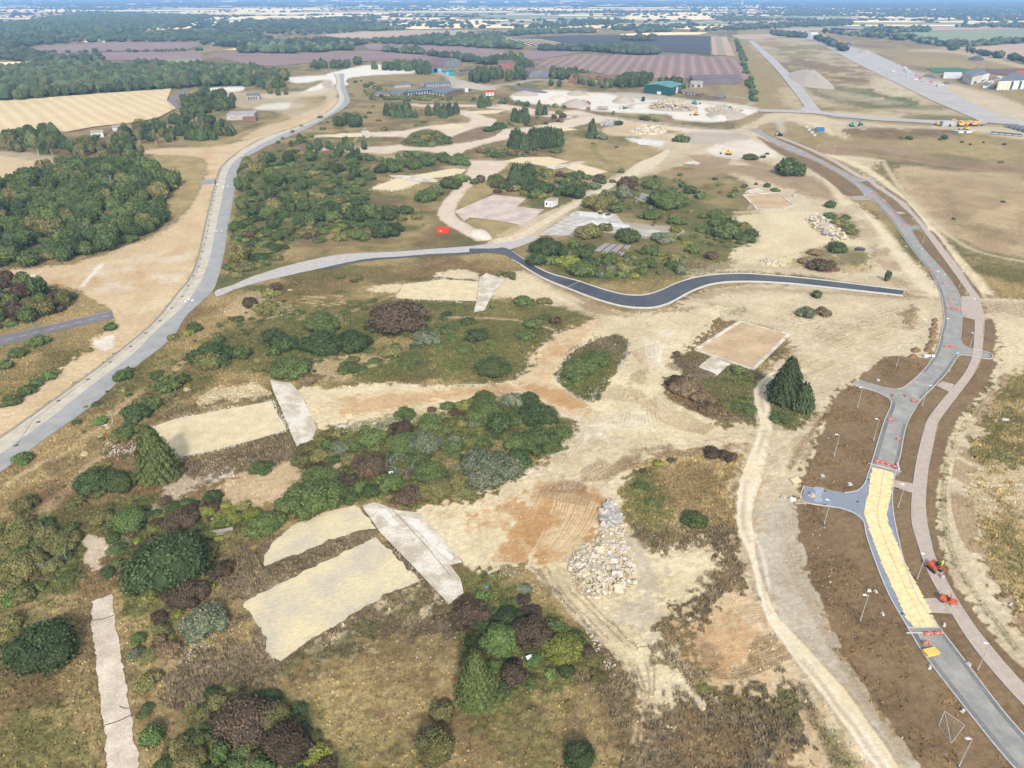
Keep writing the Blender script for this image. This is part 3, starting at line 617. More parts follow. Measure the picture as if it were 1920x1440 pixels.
poly('scrub', [(1440,1290),(1490,1270),(1510,1340),(1490,1400),(1440,1420)], 8, 2, .9); poly('green', [(1450,1290),(1490,1280),(1495,1330),(1465,1340)], 8, 2, .5)
line('scrub', [(1500,1290),(1540,1370),(1580,1450)], 1.6, 1.5, .8, .6); line('olive', [(1565,1390),(1600,1450)], 4, 3, .7, 1)
poly('grey', [(1428,950),(1500,945),(1503,1012),(1516,1060),(1541,1133),(1573,1204),(1650,1325),(1735,1445),(1690,1445),(1599,1315),(1548,1252),(1490,1190),(1452,1146),(1430,1085)], 6, 1.5, .8)
fan('dirt', [(1450,960),(1470,1050),(1520,1150),(1600,1290),(1690,1420)], [(1495,960),(1505,1050),(1545,1150),(1625,1290),(1720,1420)], 6, .3, .35, .2)
0 and fan('chalk', [(1430,960),(1440,1060),(1480,1150),(1560,1250)], [(1460,960),(1470,1060),(1520,1160),(1600,1290)], 6, .5, .5, .4)
poly('dirt', [(x - 6, y) for x, y in HAUL_L] + [(x + 6, y) for x, y in HAUL_R[::-1]], 8, 1, .45, smooth=2)
poly('haul', HAUL_L + HAUL_R[::-1], 2, .15, .95, smooth=3)
for o_ in (4, 22):
    line('chalk', [(a[0]+o_+2, a[1]) for a in HAUL_L[::2]], .7, .6, .6, .2, 6, .2)
line('dirt', [(a[0]+13, a[1]) for a in HAUL_L], .8, .7, .45, .2, 4, .3)
poly('bare', [(1440,800),(1500,810),(1540,780),(1530,830),(1500,900),(1500,945),(1470,940),(1430,950),(1432,886)], 5, 1.5, .8)
line('brown', [(1560,760),(1530,800),(1500,840),(1480,880)], 1.2, 1, .7, .5, 6); fan('dirt', [(1440,850),(1480,830),(1540,770)], [(1440,930),(1480,900),(1520,850)], 10, .4, .5, .4)
# right strip
poly('bare', [(1862,560),(1960,590),(1960,700),(1900,712),(1880,760),(1845,830),(1830,900),(1825,980),(1850,1060),(1900,1160),(1960,1230),(1960,1330),(1890,1225),(1840,1165),(1800,1110),(1775,1060),(1756,990),(1758,940),(1765,880),(1775,840),(1795,790),(1835,740),(1862,700),(1866,660),(1863,605),(1838,560)], 4, 1.5)
poly('sand', [(1870,600),(1950,620),(1950,690),(1880,690),(1862,660)], 8, 2, .5)
fan('dirt', [(1880,700),(1830,770),(1790,860),(1785,960),(1830,1060),(1920,1190)], [(1905,705),(1870,780),(1835,860),(1830,980),(1880,1090),(1960,1200)], 10, .45, .6, .3)
fan('olive', [(1840,750),(1800,800),(1768,880),(1765,980),(1800,1080),(1900,1220)], [(1850,755),(1812,805),(1780,880),(1778,980),(1812,1080),(1912,1215)], 3, .3, .4, .3)
poly('straw', [(1880,720),(1960,700),(1960,880),(1880,890),(1825,870),(1835,820),(1860,770)], 6, 1.5, .9); poly('olive', [(1880,720),(1960,700),(1960,880),(1880,890),(1825,870),(1835,820),(1860,770)], 10, 2, .7, patch=.6, prange=6)
poly('straw', [(1830,880),(1960,880),(1960,1200),(1900,1130),(1850,1040),(1828,960)], 6, 1.5, .9)
poly('bare', [(1840,890),(1960,885),(1960,970),(1840,960)], 10, 2, .7, patch=.6, prange=3)
poly('olive', [(1870,990),(1960,980),(1960,1160),(1900,1080)], 10, 2, .6, patch=.6)
poly('green', [(1820,850),(1850,840),(1930,870),(1880,885)], 6, 1, .6, patch=.7)
poly('brown', [(1760,560),(1960,600),(1960,560),(1870,556)], 4, 1, .3)
line('bare', [(1840,562),(1960,566)], 3, 1, .8)
# topsoil verges
SOIL = [[(1566,743),(1601,723),(1636,732),(1665,746),(1671,757),(1648,822),(1632,872),(1624,898),(1607,918),(1583,924),(1502,907),(1516,880),(1537,822)],
 [(1610,711),(1630,690),(1653,673),(1668,668),(1741,673),(1726,697),(1697,724),(1682,729),(1659,726)],
 [(1499,945),(1583,956),(1601,964),(1619,978),(1624,1002),(1640,1050),(1666,1114),(1701,1175),(1736,1232),(1810,1328),(1893,1430),(1960,1500),(1780,1500),(1727,1440),(1692,1386),(1650,1325),(1599,1255),(1573,1204),(1541,1133),(1516,1060),(1503,1012)],
 [(1752,726),(1782,735),(1758,757),(1738,788),(1726,831),(1715,880),(1712,905),(1678,898),(1688,854),(1700,800),(1715,767)],
 [(1767,714),(1796,669),(1824,668),(1810,697),(1788,722)], [(1675,918),(1712,928),(1711,980),(1723,1025),(1752,1100),(1758,1112),(1722,1118),(1697,1053),(1680,985)],
 [(1745,1152),(1782,1150),(1819,1206),(1867,1266),(1925,1328),(1925,1380),(1874,1325),(1799,1226),(1763,1178)],
 [(1740,978),(1736,930),(1751,835),(1760,795),(1787,755),(1826,705),(1841,675),(1868,679),(1862,700),(1835,740),(1795,790),(1775,840),(1765,880),(1758,940),(1756,990),(1775,1060),(1800,1110),(1840,1165),(1890,1225),(1960,1292),(1960,1325),(1920,1281),(1867,1222),(1823,1167),(1782,1100),(1753,1040)],
 [(1804,586),(1826,590),(1827,650),(1802,640)], [(1846,602),(1866,605),(1863,661),(1843,658)],
 [(1712,432),(1719,431),(1742,444),(1785,506),(1811,541),(1794,541),(1771,511),(1732,467)], [(1613,341),(1628,341),(1641,352),(1680,378),(1714,412),(1708,424),(1697,417),(1680,399),(1654,373),(1636,355)],
 [(1556,306),(1566,306),(1602,330),(1587,324)], [(1636,340),(1660,350),(1700,378),(1738,425),(1727,424),(1700,383),(1655,353)], [(1740,432),(1757,440),(1800,500),(1840,552),(1833,553),(1798,501),(1753,444)],
 [(1415,252),(1472,281),(1522,300),(1566,323),(1602,347),(1619,367),(1597,368),(1581,365),(1566,350),(1516,315),(1459,287)], [(1455,262),(1500,280),(1550,303),(1556,302),(1519,284),(1470,262)], [(1795,545),(1800,560),(1812,556),(1806,545)]]
for s_ in SOIL: poly('soil', s_, 2, .25, 1, smooth=3)
for s_ in SOIL[:3]: poly('brown', s_, 2, .4, .6, smooth=3, patch=.45, prange=5, ps=4)
line('dirt', [(1735,765),(1712,820),(1697,890)], 1.0, 1.2, .0)
# thin pale rubble lines around the islands
for L in ([(1044,712),(1050,690),(1070,660),(1128,630)], [(1044,712),(1062,733),(1100,754),(1112,750)], [(1112,750),(1130,718),(1163,690),(1180,648)], [(1075,795),(1068,822),(1015,868),(950,905)], [(700,720),(800,724),(880,722),(970,712),(1000,664),(1060,622)], [(0,503),(120,496),(210,472),(290,441),(335,410),(365,375),(384,335),(388,308)], [(1000,1070),(1060,1130),(1110,1190)]):
    line('chalk', L, .5, .5, .55, .5, 6, .45); line('scrub', [(a, b - 3) for a, b in L], .8, .6, .6, .5, 6, .35)
# ================================================================ ROADS, SLABS, FIELDS
m_conc = M('worn_concrete', (212,202,184), (192,182,164), .25, .9, .01, fine=2.5)
m_bluegrey = M('blue_grey_asphalt', (172,171,168), (156,156,154), .2, .85, .01, fine=3)
m_asph = M('dark_asphalt', (86,88,92), (60,64,72), .12, .6, .01, fine=4, spec=.4)
m_road = M('dusty_asphalt', (176,172,164), (140,139,136), .3, .8, .01, fine=4, lo=.3, hi=.7)
m_dkroad = M('old_asphalt', (132,128,130), (118,114,116), .4, .8, .01, fine=3)
m_newblue = M('blue_tack_asphalt', (146,152,166), (136,142,156), .3, .8, .01, fine=5)
m_track = M('pale_stone_track', (196,192,186), (180,174,168), .5, .9, .02, fine=2)
m_block = M('block_paving', (196,180,166), (182,166,152), .8, .85, .01, fine=6)
m_kerb = M('pale_kerb', (206,202,196), (188,184,178), 2, .8)
m_white = M('white_paint', (225,225,222), (205,205,200), 1, .8)
m_chalkline = M('chalky_fill', (214,208,196), (196,190,178), .8, .9)
sheet('road', R1L + R1R[::-1], m_conc, .02, jit=.25)
# right half of the perimeter road is newer bluish asphalt
mid = []
for a_, b_ in zip(R1L, R1R):
    mid.append((a_[0] * .52 + b_[0] * .48, a_[1] * .52 + b_[1] * .48))
sheet('road', catmull(mid, 4) + catmull(R1R, 4)[::-1], m_bluegrey, .035, jit=.15)
for a_, b_ in (((330,600),(350,575)),((372,570),(352,566))): pass
m_bl = M('edge_grit', (168,158,140), (140,128,108), 1.2, .95)
kerb('road', R1L, m_bl, 1.0, .03, off=-.3)
# pale stone spur to the black road
SPT = [(405,545),(440,533),(480,516),(558,493),(641,477),(735,472),(820,466),(897,460),(960,452),(1000,441),(1010,446),(975,462),(940,470),(897,472),(800,477),(740,482),(683,486),(584,507),(520,521),(480,531),(440,543),(408,556)]
sheet('road', [(620,481),(735,471),(820,465),(925,458),(935,464),(897,475),(800,480),(740,485),(683,490),(600,505)], m_asph, .03, smooth=3, jit=.1)
sheet('road', SPT, m_track, .05, smooth=3, jit=.4)
R3U = [(880,466),(925,466),(943,464),(960,471),(980,485),(1005,501),(1030,513),(1058,521),(1085,528),(1120,540),(1155,550),(1180,554),(1207,554),(1228,549),(1246,542),(1266,533),(1286,526),(1310,520),(1338,516),(1370,514),(1403,514),(1460,518),(1524,524),(1600,533),(1695,545)]
R3D = [(880,473),(915,474),(945,478),(960,486),(975,494),(989,503),(1020,521),(1064,539),(1095,551),(1129,563),(1168,573),(1200,576),(1228,575),(1252,568),(1270,559),(1286,550),(1305,541),(1325,534),(1350,529),(1377,527),(1420,527),(1460,529),(1498,532),(1600,543),(1692,553)]
sheet('verge', [(a, b - 2.4) for a, b in catmull(R3U[4:], 3)] + [(a + 1, b + 3.2) for a, b in catmull(R3D[4:], 3)][::-1], m_chalkline, .005, jit=.25, step=1)
sheet('road', catmull(R3U, 4) + catmull(R3D, 4)[::-1], m_asph, .07)
kerb('kerb', R3U[3:], m_chalkline, .3, .12, off=.15); kerb('kerb', R3D[3:], m_chalkline, .35, .12, off=-.15)
kerb('road_joint', [(1064,539),(1085,528)], m_track, .25, .08, z0=.02, n=0)
# new main road on the right
sheet('road', R4L + R4R, m_road, .02)
kerb('kerb', R4L[:13], m_kerb, .22, .13); kerb('kerb', R4L[13:25], m_kerb, .22, .13); kerb('kerb', R4L[26:45], m_kerb, .22, .13); kerb('kerb', R4L[47:], m_kerb, .22, .13)
kerb('kerb', R4R[:16], m_kerb, .22, .13); kerb('kerb', R4R[18:26], m_kerb, .22, .13); kerb('kerb', R4R[27:], m_kerb, .22, .13)
m_dkedge = M('dark_road_edge', (108,109,110), (146,144,140), .3, .8, fine=3, lo=.25, hi=.75)
kerb('road', [(a, b) for a, b in R4L[:8]], m_dkedge, .9, .026, z0=.021, off=-.62)
kerb('road', [(a, b) for a, b in R4R[38:]], m_dkedge, .7, .026, z0=.021, off=-.5)
kerb('road', R4L[16:22], m_dkedge, .9, .026, z0=.021, off=-.62); kerb('road', R4R[27:37], m_dkedge, .8, .026, z0=.021, off=-.55)
kerb('road', R4L[28:42], m_dkedge, .8, .026, z0=.021, off=-.55); kerb('road', R4R[5:17], m_dkedge, .8, .026, z0=.021, off=-.55)
sheet('road', [(1701,1176),(1666,1114),(1640,1051),(1624,1003),(1618,978),(1601,963),(1572,953),(1507,941),(1509,913),(1583,925),(1607,921),(1621,907),(1634,880),(1688,886),(1677,896),(1673,930),(1674,956),(1678,980),(1695,1053),(1720,1120),(1760,1178)], m_newblue, .045)
sheet('road_marking', [(1527,914),(1545,916),(1538,930),(1542,942),(1527,940),(1530,925)], M('washed_grey', (178,186,196), (150,158,172), 1.5), .055, smooth=4, jit=.4, step=.5)
sheet('footpath', PTH_L + PTH_R[::-1], m_block, .04)
kerb('kerb', PTH_L, m_kerb, .12, .07); kerb('kerb', PTH_R, m_kerb, .12, .07)
for pts in ([(1755,723),(1767,715),(1790,721),(1780,735)], [(1676,900),(1674,912),(1712,925),(1712,907)], [(1731,1122),(1743,1149),(1788,1151),(1766,1121)], [(1802,556),(1835,554),(1848,600),(1828,600),(1806,594)], [(1640,350),(1654,349),(1660,353),(1645,355)], [(1679,397),(1690,397),(1700,400),(1686,402)]):
    sheet('footpath', pts, m_block, .035)
# trench ramps and drain slabs on the road
m_scar = M('pinkish_trench_fill', (168,158,152), (150,142,138), 1, .9)
sheet('road_patch', [(1633,872),(1687,884),(1686,891),(1631,879)], m_scar, .06)
sheet('road_patch', [(1704,1177),(1758,1177),(1762,1186),(1709,1186)], m_scar, .06)
kerb('drain_channel', [(1628,869),(1690,885)], m_kerb, .25, .16, n=0); kerb('drain_channel', [(1699,1187),(1770,1187)], m_kerb, .2, .16, n=0); kerb('drain_channel', [(1700,1177),(1762,1177)], m_kerb, .12, .16, n=0)
# small old road on the far left with lane dashes
OL = [(-60,642),(0,630),(60,617),(130,601),(209,581)]; OR = [(-60,664),(0,649),(60,633),(130,615),(214,597)]
sheet('road', OL + OR[::-1], m_dkroad, .02)
for k in range(9):
    t0, t1 = (k + .15) / 9, (k + .7) / 9
    A = (-20 + 232 * t0, 645 - 56 * t0); B = (-20 + 232 * t1, 645 - 56 * t1)
    kerb('road_marking', [A, B], m_white, .22, .032, z0=.03, n=0)
kerb('road_marking', [(80,612),(150,596),(208,584)], m_white, .15, .031, z0=.03)
sheet('road', [(312,188),(325,180),(342,168),(352,165),(350,172),(334,183),(330,190),(338,200),(336,203),(322,199)], m_dkroad, .05, smooth=3)
sheet('road', [(368,212),(378,212),(394,223),(388,226)], m_dkroad, .05)
sheet('concrete_slab', [(155,270),(165,268),(184,272),(180,278),(142,277)], m_dkroad, .05)
sheet('concrete_slab', [(378,338),(405,335),(404,345),(377,346)], M('cobbled_patch', (170,166,164), (140,136,136), 2), .03, jit=.3)
# airfield roads
m_far = M('far_grey_road', (190,184,178), (176,170,164), .05, .9)
sheet('road', [(1475,51),(1519,68),(1581,96),(1636,122),(1699,154),(1772,188),(1837,216),(1857,229),(1840,234),(1760,233),(1640,226),(1560,219),(1530,213),(1440,210),(1420,207),(1440,203),(1500,208),(1512,204),(1500,186),(1470,148),(1440,115),(1420,94),(1403,77),(1412,77),(1430,88),(1455,112),(1490,148),(1530,196),(1536,206),(1560,213),(1640,221),(1740,227),(1840,226)][:12] + [(1540,212),(1560,213),(1640,219),(1740,226),(1835,227),(1820,220),(1745,188),(1660,146),(1600,116),(1556,92),(1500,66),(1455,51)], m_far, .3)
sheet('road', [(1475,51),(1519,68),(1581,96),(1636,122),(1699,154),(1772,188),(1837,216),(1857,231),(1960,240),(1960,231),(1920,229),(1868,214),(1811,188),(1753,156),(1686,122),(1647,104),(1587,86),(1542,66),(1485,51)], m_far, .35)
sheet('road', [(1403,77),(1430,104),(1460,136),(1488,172),(1508,200),(1497,207),(1420,205),(1420,210),(1520,213),(1600,222),(1720,230),(1850,233),(1850,228),(1720,225),(1600,217),(1540,209),(1528,196),(1505,165),(1478,135),(1450,108),(1413,77)], m_far, .4)
# sandy pads with broken edges
m_pad = ripple_mat('sand_pad_surface', (232,215,172), (204,194,172), math.radians(28), .22, .12, 3.0, 3)
m_pad2 = M('smooth_sand', (228,211,172), (208,190,152), .3, .95, .04, fine=2.5)
m_padB = ripple_mat('brown_pad_surface', (216,188,150), (190,162,126), math.radians(10), .28, .08, 1.8, 3)
m_slab = M('pale_slab', (224,216,200), (192,180,158), .22, .9, .02, fine=2, lo=.42, hi=.58)
m_slabw = M('bright_slab_scrape', (234,230,220), (218,212,200), .8, .9)
m_path = M('crushed_path', (226,210,190), (196,182,162), .3, .95, .03, fine=2.5)
P1 = [(458,1130),(480,1118),(590,1062),(704,1007),(740,1040),(787,1088),(730,1112),(672,1146),(608,1184),(544,1226),(528,1240),(504,1232),(496,1190),(478,1165),(462,1145)]
sheet('sand_pad', P1, m_pad, .02, jit=.5, step=.35)
sheet('sand_pad', [(494,1060),(500,1030),(548,985),(604,962),(667,948),(681,962),(706,990),(660,998),(608,1018),(544,1045)], m_pad, .02, jit=.6, step=.35)
P2 = [(290,799),(330,785),(420,768),(509,752),(520,776),(538,806),(480,824),(400,845),(320,861),(302,835)]
sheet('sand_pad', P2, m_pad2, .03, jit=.3, step=1)
P3 = [(757,533),(830,524),(897,528),(893,564),(820,563),(742,559)]
sheet('sand_pad', P3, m_pad2, .03, jit=.3, step=1)
sheet('concrete_slab', [(900,520),(912,512),(930,518),(945,524),(925,550),(908,582),(888,586),(895,560),(898,535)], m_slab, .05, jit=.3)
sheet('concrete_slab', [(505,712),(545,718),(562,735),(594,803),(586,823),(560,840),(552,828),(533,780),(520,750)], m_slab, .05, jit=.25)
sheet('concrete_slab', [(678,948),(702,942),(745,956),(786,962),(830,1010),(868,1055),(844,1060),(863,1085),(870,1111),(841,1133),(775,1063),(716,1002)], m_slab, .05, jit=.2)
for pts in ([(750,966),(786,975),(822,1018),(812,1022)], [(700,952),(726,956),(748,984),(738,988)], [(826,1020),(850,1045),(845,1052),(820,1030)]):
    sheet('concrete_slab', pts, m_slabw, .056 + .004 * len(FLATREG[-1]) % .02, jit=.35, step=.8)
for L in ([(716,1002),(775,1063),(841,1133)], [(735,955),(800,1025),(845,1080)]):
    kerb('slab_joint', L, M('dark_joint', (130,118,104), (100,92,80), 2), .12, .062, z0=.055, n=0)
P4 = [(1304,656),(1388,603),(1479,627),(1412,693)]
sheet('sand_pad', P4, m_padB, .03, jit=.15, step=1)
for L_b in (P4 + P4[:1], [(1394,366),(1458,361),(1489,385),(1470,392),(1420,392),(1394,366)]):
    kerb('concrete_border', L_b, m_slab, 1.3, .22, z0=-.05, n=0)
sheet('sand_pad', [(1394,366),(1458,362),(1487,384),(1470,391),(1420,391)], m_padB, .03, jit=.3)
m_pinkslab = M('pinkish_old_slab', (214,196,180), (192,174,166), .12, .9, .01, fine=1.2, lo=.4, hi=.6); m_greyslab = M('worn_grey_slab', (206,200,190), (178,172,164), .25, .9, .01, fine=1.5, lo=.4, hi=.6)
sheet('concrete_slab', cr([(955,492),(1100,430),(1225,443),(1188,475),(1290,486),(1215,545),(1100,525),(1010,516),(990,530)]), m_pinkslab, .05, jit=.3)
sheet('concrete_slab', cr([(1270,582),(1410,490),(1560,503),(1590,540),(1640,562),(1700,560),(1785,582),(1740,588),(1600,582),(1420,560),(1380,582)]), m_greyslab, .05, jit=.4)
for pts in (cr([(1420,494),(1552,505),(1530,519),(1425,511)]), cr([(1400,548),(1470,526),(1615,546),(1600,556),(1500,545)]), cr([(1620,222),(1745,232),(1735,242),(1650,244)])): sheet('concrete_slab', pts, M('chalk_scraped_slab', (232,232,230), (200,196,190), .5, .9), .07, jit=.5, step=1)
sheet('track', cr([(1095,600),(1190,578),(1300,518),(1440,438),(1580,358),(1640,312),(1700,288),(1750,262),(1762,266),(1740,296),(1700,330),(1620,366),(1560,395),(1450,456),(1330,522),(1200,603),(1130,622)]), M('pale_haul_track', (224,208,180), (204,186,156), .3, .95, .02, fine=1.5), .045, smooth=3, jit=.5, step=1)
for pts in ([(1309,688),(1335,668),(1370,682),(1345,703)], [(1400,357),(1420,353),(1440,361),(1395,363)]): sheet('concrete_slab', pts, m_slab, .05, jit=.5, step=1)
for pts in ([(690,354),(745,334),(790,342),(745,357)], [(768,330),(850,316),(875,318),(862,328),(820,333),(790,336)], [(604,256),(640,250),(678,250),(680,256),(640,258)], [(1052,311),(1080,305),(1140,322),(1105,331)], [(940,303),(975,295),(1030,294),(1068,303),(1030,313),(1000,308)],
            [(810,238),(850,231),(872,240),(845,244)], [(868,210),(905,207),(950,206),(930,213),(880,214)], [(1000,238),(1030,233),(1085,243),(1040,248)]):
    sheet('sand_pad', pts, M('far_sand_pad', (230,212,172), (214,196,158), .3, .95), .05, jit=.5, step=2)
for pts in ([(728,328),(790,330),(822,338),(818,342),(770,340),(735,332)], [(678,246),(690,244),(697,255),(686,259)], [(1022,313),(1090,302),(1100,304),(1040,318)], [(1282,304),(1300,301),(1315,305),(1308,309),(1284,307)], [(866,213),(882,210),(886,216),(872,218)]):
    sheet('concrete_slab', pts, m_slab, .07, jit=.3)
sheet('footpath', [(171,1127),(211,1115),(216,1160),(222,1197),(236,1284),(249,1363),(262,1445),(268,1500),(205,1500),(199,1430),(195,1357),(182,1268),(174,1190)], m_path, .03, jit=.5, step=.4)
for A, B in (((172,1163),(214,1154)), ((196,1360),(248,1340)), ((224,1324),(243,1328))):
    kerb('path_joint', [A, ((A[0]+B[0])/2, (A[1]+B[1])/2 + 2), B], M('weedy_joint', (110,106,72), (92,90,60), 3), .16, .06, z0=.02)
# slabs with dark joints in the scrub
m_dslab = M('grey_floor_slab', (170,164,160), (152,146,142), .5, .9, fine=2); m_dj = M('weedy_dark_joint', (104,90,80), (84,74,66), 1)
def slab_rows(A, B, C, D, n):
    W4 = [G(*q) for q in (A, B, C, D)]
    t = empty('floor_slab', W4[0]); t.location = (0, 0, 0)
    tag(t, None, None, None, 'structure')
    for k in range(n):
        a0, a1 = k / n + .02, (k + 1) / n - .03
        v = [W4[0].lerp(W4[1], a0), W4[0].lerp(W4[1], a1), W4[3].lerp(W4[2], a1), W4[3].lerp(W4[2], a0)]
        mb = MB(); mb.add([(q.x, q.y, .1) for q in v] + [(q.x, q.y, -.05) for q in v], [(0, 1, 2, 3), (0, 4, 5, 1), (1, 5, 6, 2), (2, 6, 7, 3), (3, 7, 4, 0)])
        mb.build('slab', m_dslab, t)
    sheet('joint_soil', [A, B, C, D], m_dj, .05, kind=None, parent=t)
slab_rows((1133,456), (1186,461), (1168,480), (1112,470), 4)
slab_rows((1180,366), (1207,362), (1226,369), (1205,380), 3)
# ---------------------------------------------------------------- fields beyond
def fld(n, pts, mat, z=.5): return sheet(n, pts, mat, z, jit=0)
f_stub = furrow_mat('stubble', (232,208,164), (222,196,150), math.radians(-52), 12, .13, 40)
f_stub2 = M('far_stubble', (240,218,172), (228,204,156), .004, .95, k=.78)
f_pl = furrow_mat('ploughed_earth', (166,138,128), (152,124,116), math.radians(65), 13, .3, 60)
f_pl1 = furrow_mat('ploughed_earth_far', (162,134,128), (150,124,120), math.radians(0), 14, .2, 80)
f_pl2 = furrow_mat('ploughed_earth_big', (172,142,128), (158,130,120), math.radians(78), 17, .34, 80)
f_dark = furrow_mat('solar_rows', (84,80,78), (70,70,70), math.radians(4), 14, .35, 90)
f_green = M('far_pasture', (150,156,120), (136,146,110), .006, .95)
f_tan = M('far_fallow', (196,170,144), (184,156,132), .006, .95)
f_brown = M('brown_field', (120,96,82), (108,88,76), .02, .95)
fld('field', [(-90,186),(0,189),(80,184),(200,175),(290,169),(322,166),(313,188),(330,204),(295,222),(240,232),(180,238),(120,249),(85,240),(60,245),(0,266),(-90,290)], f_stub)
fld('field', [(5,97),(60,90),(130,84),(210,79),(370,79),(373,87),(345,94),(250,95),(100,100),(0,101)], f_pl1)
fld('field', [(25,103),(100,101),(250,98),(362,96),(382,104),(378,110),(300,113),(150,114),(55,109)], f_pl1, .6)
fld('field', [(306,113),(378,110),(381,117),(330,118)], f_green, .7)
fld('field', [(-60,60),(10,50),(55,62),(20,66),(-60,68)], f_stub2); fld('field', [(-60,75),(75,73),(110,75),(60,83),(-60,76)], f_green)
fld('field', [(-60,120),(60,115),(95,117),(20,124),(-60,130)], f_stub2)
fld('field', [(388,101),(440,98),(500,96),(540,102),(620,98),(690,95),(790,99),(880,110),(860,116),(740,112),(640,118),(600,116),(520,125),(470,122),(440,116)], f_pl)
fld('field', [(680,84),(760,84),(880,90),(960,97),(966,108),(940,113),(860,105),(790,98),(690,94)], f_pl1, .7)
fld('field', [(596,66),(690,59),(780,57),(900,57),(850,66),(790,68),(740,76),(690,72),(640,71)], f_tan)
fld('field', [(708,45),(790,39),(920,36),(972,41),(964,51),(900,52),(780,55),(720,50)], f_stub2)
fld('field', [(232,54),(290,50),(320,42),(400,32),(520,30),(430,44),(380,50),(330,56),(280,56)], f_stub2); fld('field', [(420,93),(480,88),(530,87),(540,94),(500,96)], f_stub2)
fld('field', [(1000,118),(1040,112),(1070,106),(1130,104),(1290,104),(1383,111),(1394,130),(1402,151),(1300,148),(1200,146),(1150,143),(1110,135),(1020,127)], f_pl2)
fld('field', [(975,97),(1000,95),(1100,97),(1045,106),(1000,113),(978,109)], f_pl1)
fld('field', [(940,74),(1000,69),(1100,66),(1332,68),(1332,103),(1240,98),(1200,92),(1100,86),(1000,86),(960,82)], f_dark)
for k in range(9):
    kerb('field_row', [(938+k*9,72+k*.2),(968+k*14,86+k*.1)], f_stub2, 3, .9, z0=0, n=0)
fld('field', [(1333,69),(1362,69),(1378,106),(1336,103)], f_tan, .6); fld('field', [(1340,70),(1352,70),(1362,105),(1346,104)], M('strip_crop', (150,140,110), (170,150,130), .05), .8)
for pts, m_ in (([(960,50),(1020,46),(1120,49),(1115,57),(960,58)], f_stub2), ([(1210,41),(1290,39),(1350,46),(1440,47),(1400,50),(1300,56),(1235,52)], f_stub2), ([(985,34),(1080,25),(1180,25),(1330,25),(1430,34),(1260,38),(1110,36)], f_stub2),
                ([(1160,64),(1240,61),(1330,61),(1310,65),(1170,67)], f_stub2), ([(960,14),(1060,12),(1110,17),(1000,20)], f_stub2), ([(1290,16),(1420,17),(1530,19),(1530,21),(1400,21),(1300,20)], f_stub2), ([(1535,25),(1660,26),(1640,30),(1540,29)], f_stub2),
                ([(1480,38),(1540,33),(1640,30),(1790,35),(1760,38),(1620,40),(1560,41)], f_stub2), ([(1340,40),(1480,38),(1550,42),(1480,48),(1350,44)], f_tan), ([(1590,62),(1700,60),(1780,58),(1960,55),(1960,78),(1790,88),(1740,82),(1690,70)], f_green),
                ([(1790,90),(1960,80),(1960,124),(1870,106)], f_tan), ([(1555,50),(1680,45),(1780,44),(1960,47),(1960,54),(1780,57),(1700,59),(1560,58)], f_tan), ([(1430,52),(1540,52),(1640,56),(1500,58)], f_tan),
                ([(1840,130),(1960,128),(1960,148),(1920,146),(1850,137)], f_brown), ([(1370,66),(1440,64),(1500,66),(1420,75),(1385,74)], f_tan), ([(730,27),(830,24),(900,25),(830,30),(740,31)], f_stub2), ([(540,30),(680,23),(720,26),(640,34),(560,36)], f_stub2),
                ([(480,14),(600,11),(680,13),(580,16)], f_stub2), ([(800,13),(920,11),(950,13),(850,16)], f_stub2), ([(10,24),(120,16),(180,17),(150,24),(60,31),(0,30)], f_tan), ([(200,17),(320,14),(400,17),(300,22)], f_tan)):
    fld('field', pts, m_)
# patchwork of fields to the horizon, seen as bands
random.seed(11); rs = np.random.RandomState(4)
far_stub = MB(); far_gr = MB(); far_tan = MB()
hedges = []
rY = 2600.0
while rY < 26000:
    dY = rY * random.uniform(.045, .085); x = -rY * .85 + random.uniform(0, 300)
    while x < rY * .85:
        wx = random.uniform(220, 650) * (1 + rY / 14000); r_ = random.random()
        right = x > rY * .28 and rY > 3600
        if r_ < (.3 if right else .86) and (rY > 3300 or x > -.2 * rY):
            tgt = far_stub if random.random() < .6 else (far_tan if random.random() < .6 else far_gr)
            g_ = 18; sh = random.uniform(-60, 60)
            tgt.add([(x + g_, rY + g_, .9), (x + wx - g_, rY + g_ + sh * .2, .9), (x + wx - g_ + sh, rY + dY - g_, .9), (x + g_ + sh, rY + dY - g_, .9)], [(0, 1, 2, 3)])
        else: hedges.append((x, rY, wx, dY))
        for e in (0, 1):
            if random.random() < .6: hedges.append((x, rY + dY * e, wx, 18) if random.random() < .7 else (x, rY, 22, dY))
        x += wx
    rY += dY
tag(far_stub.build('far_fields', f_stub2), kind='structure'); tag(far_tan.build('far_fields', f_tan), kind='structure'); tag(far_gr.build('far_fields', f_green), kind='structure')
# flat where sheets lie
FL = [R1L + R1R[::-1], R4L + R4R, PTH_L + PTH_R[::-1]]
FL += FLATREG
for f_ in FL: poly(None, f_, 2, 0, smooth=0, isflat=True)

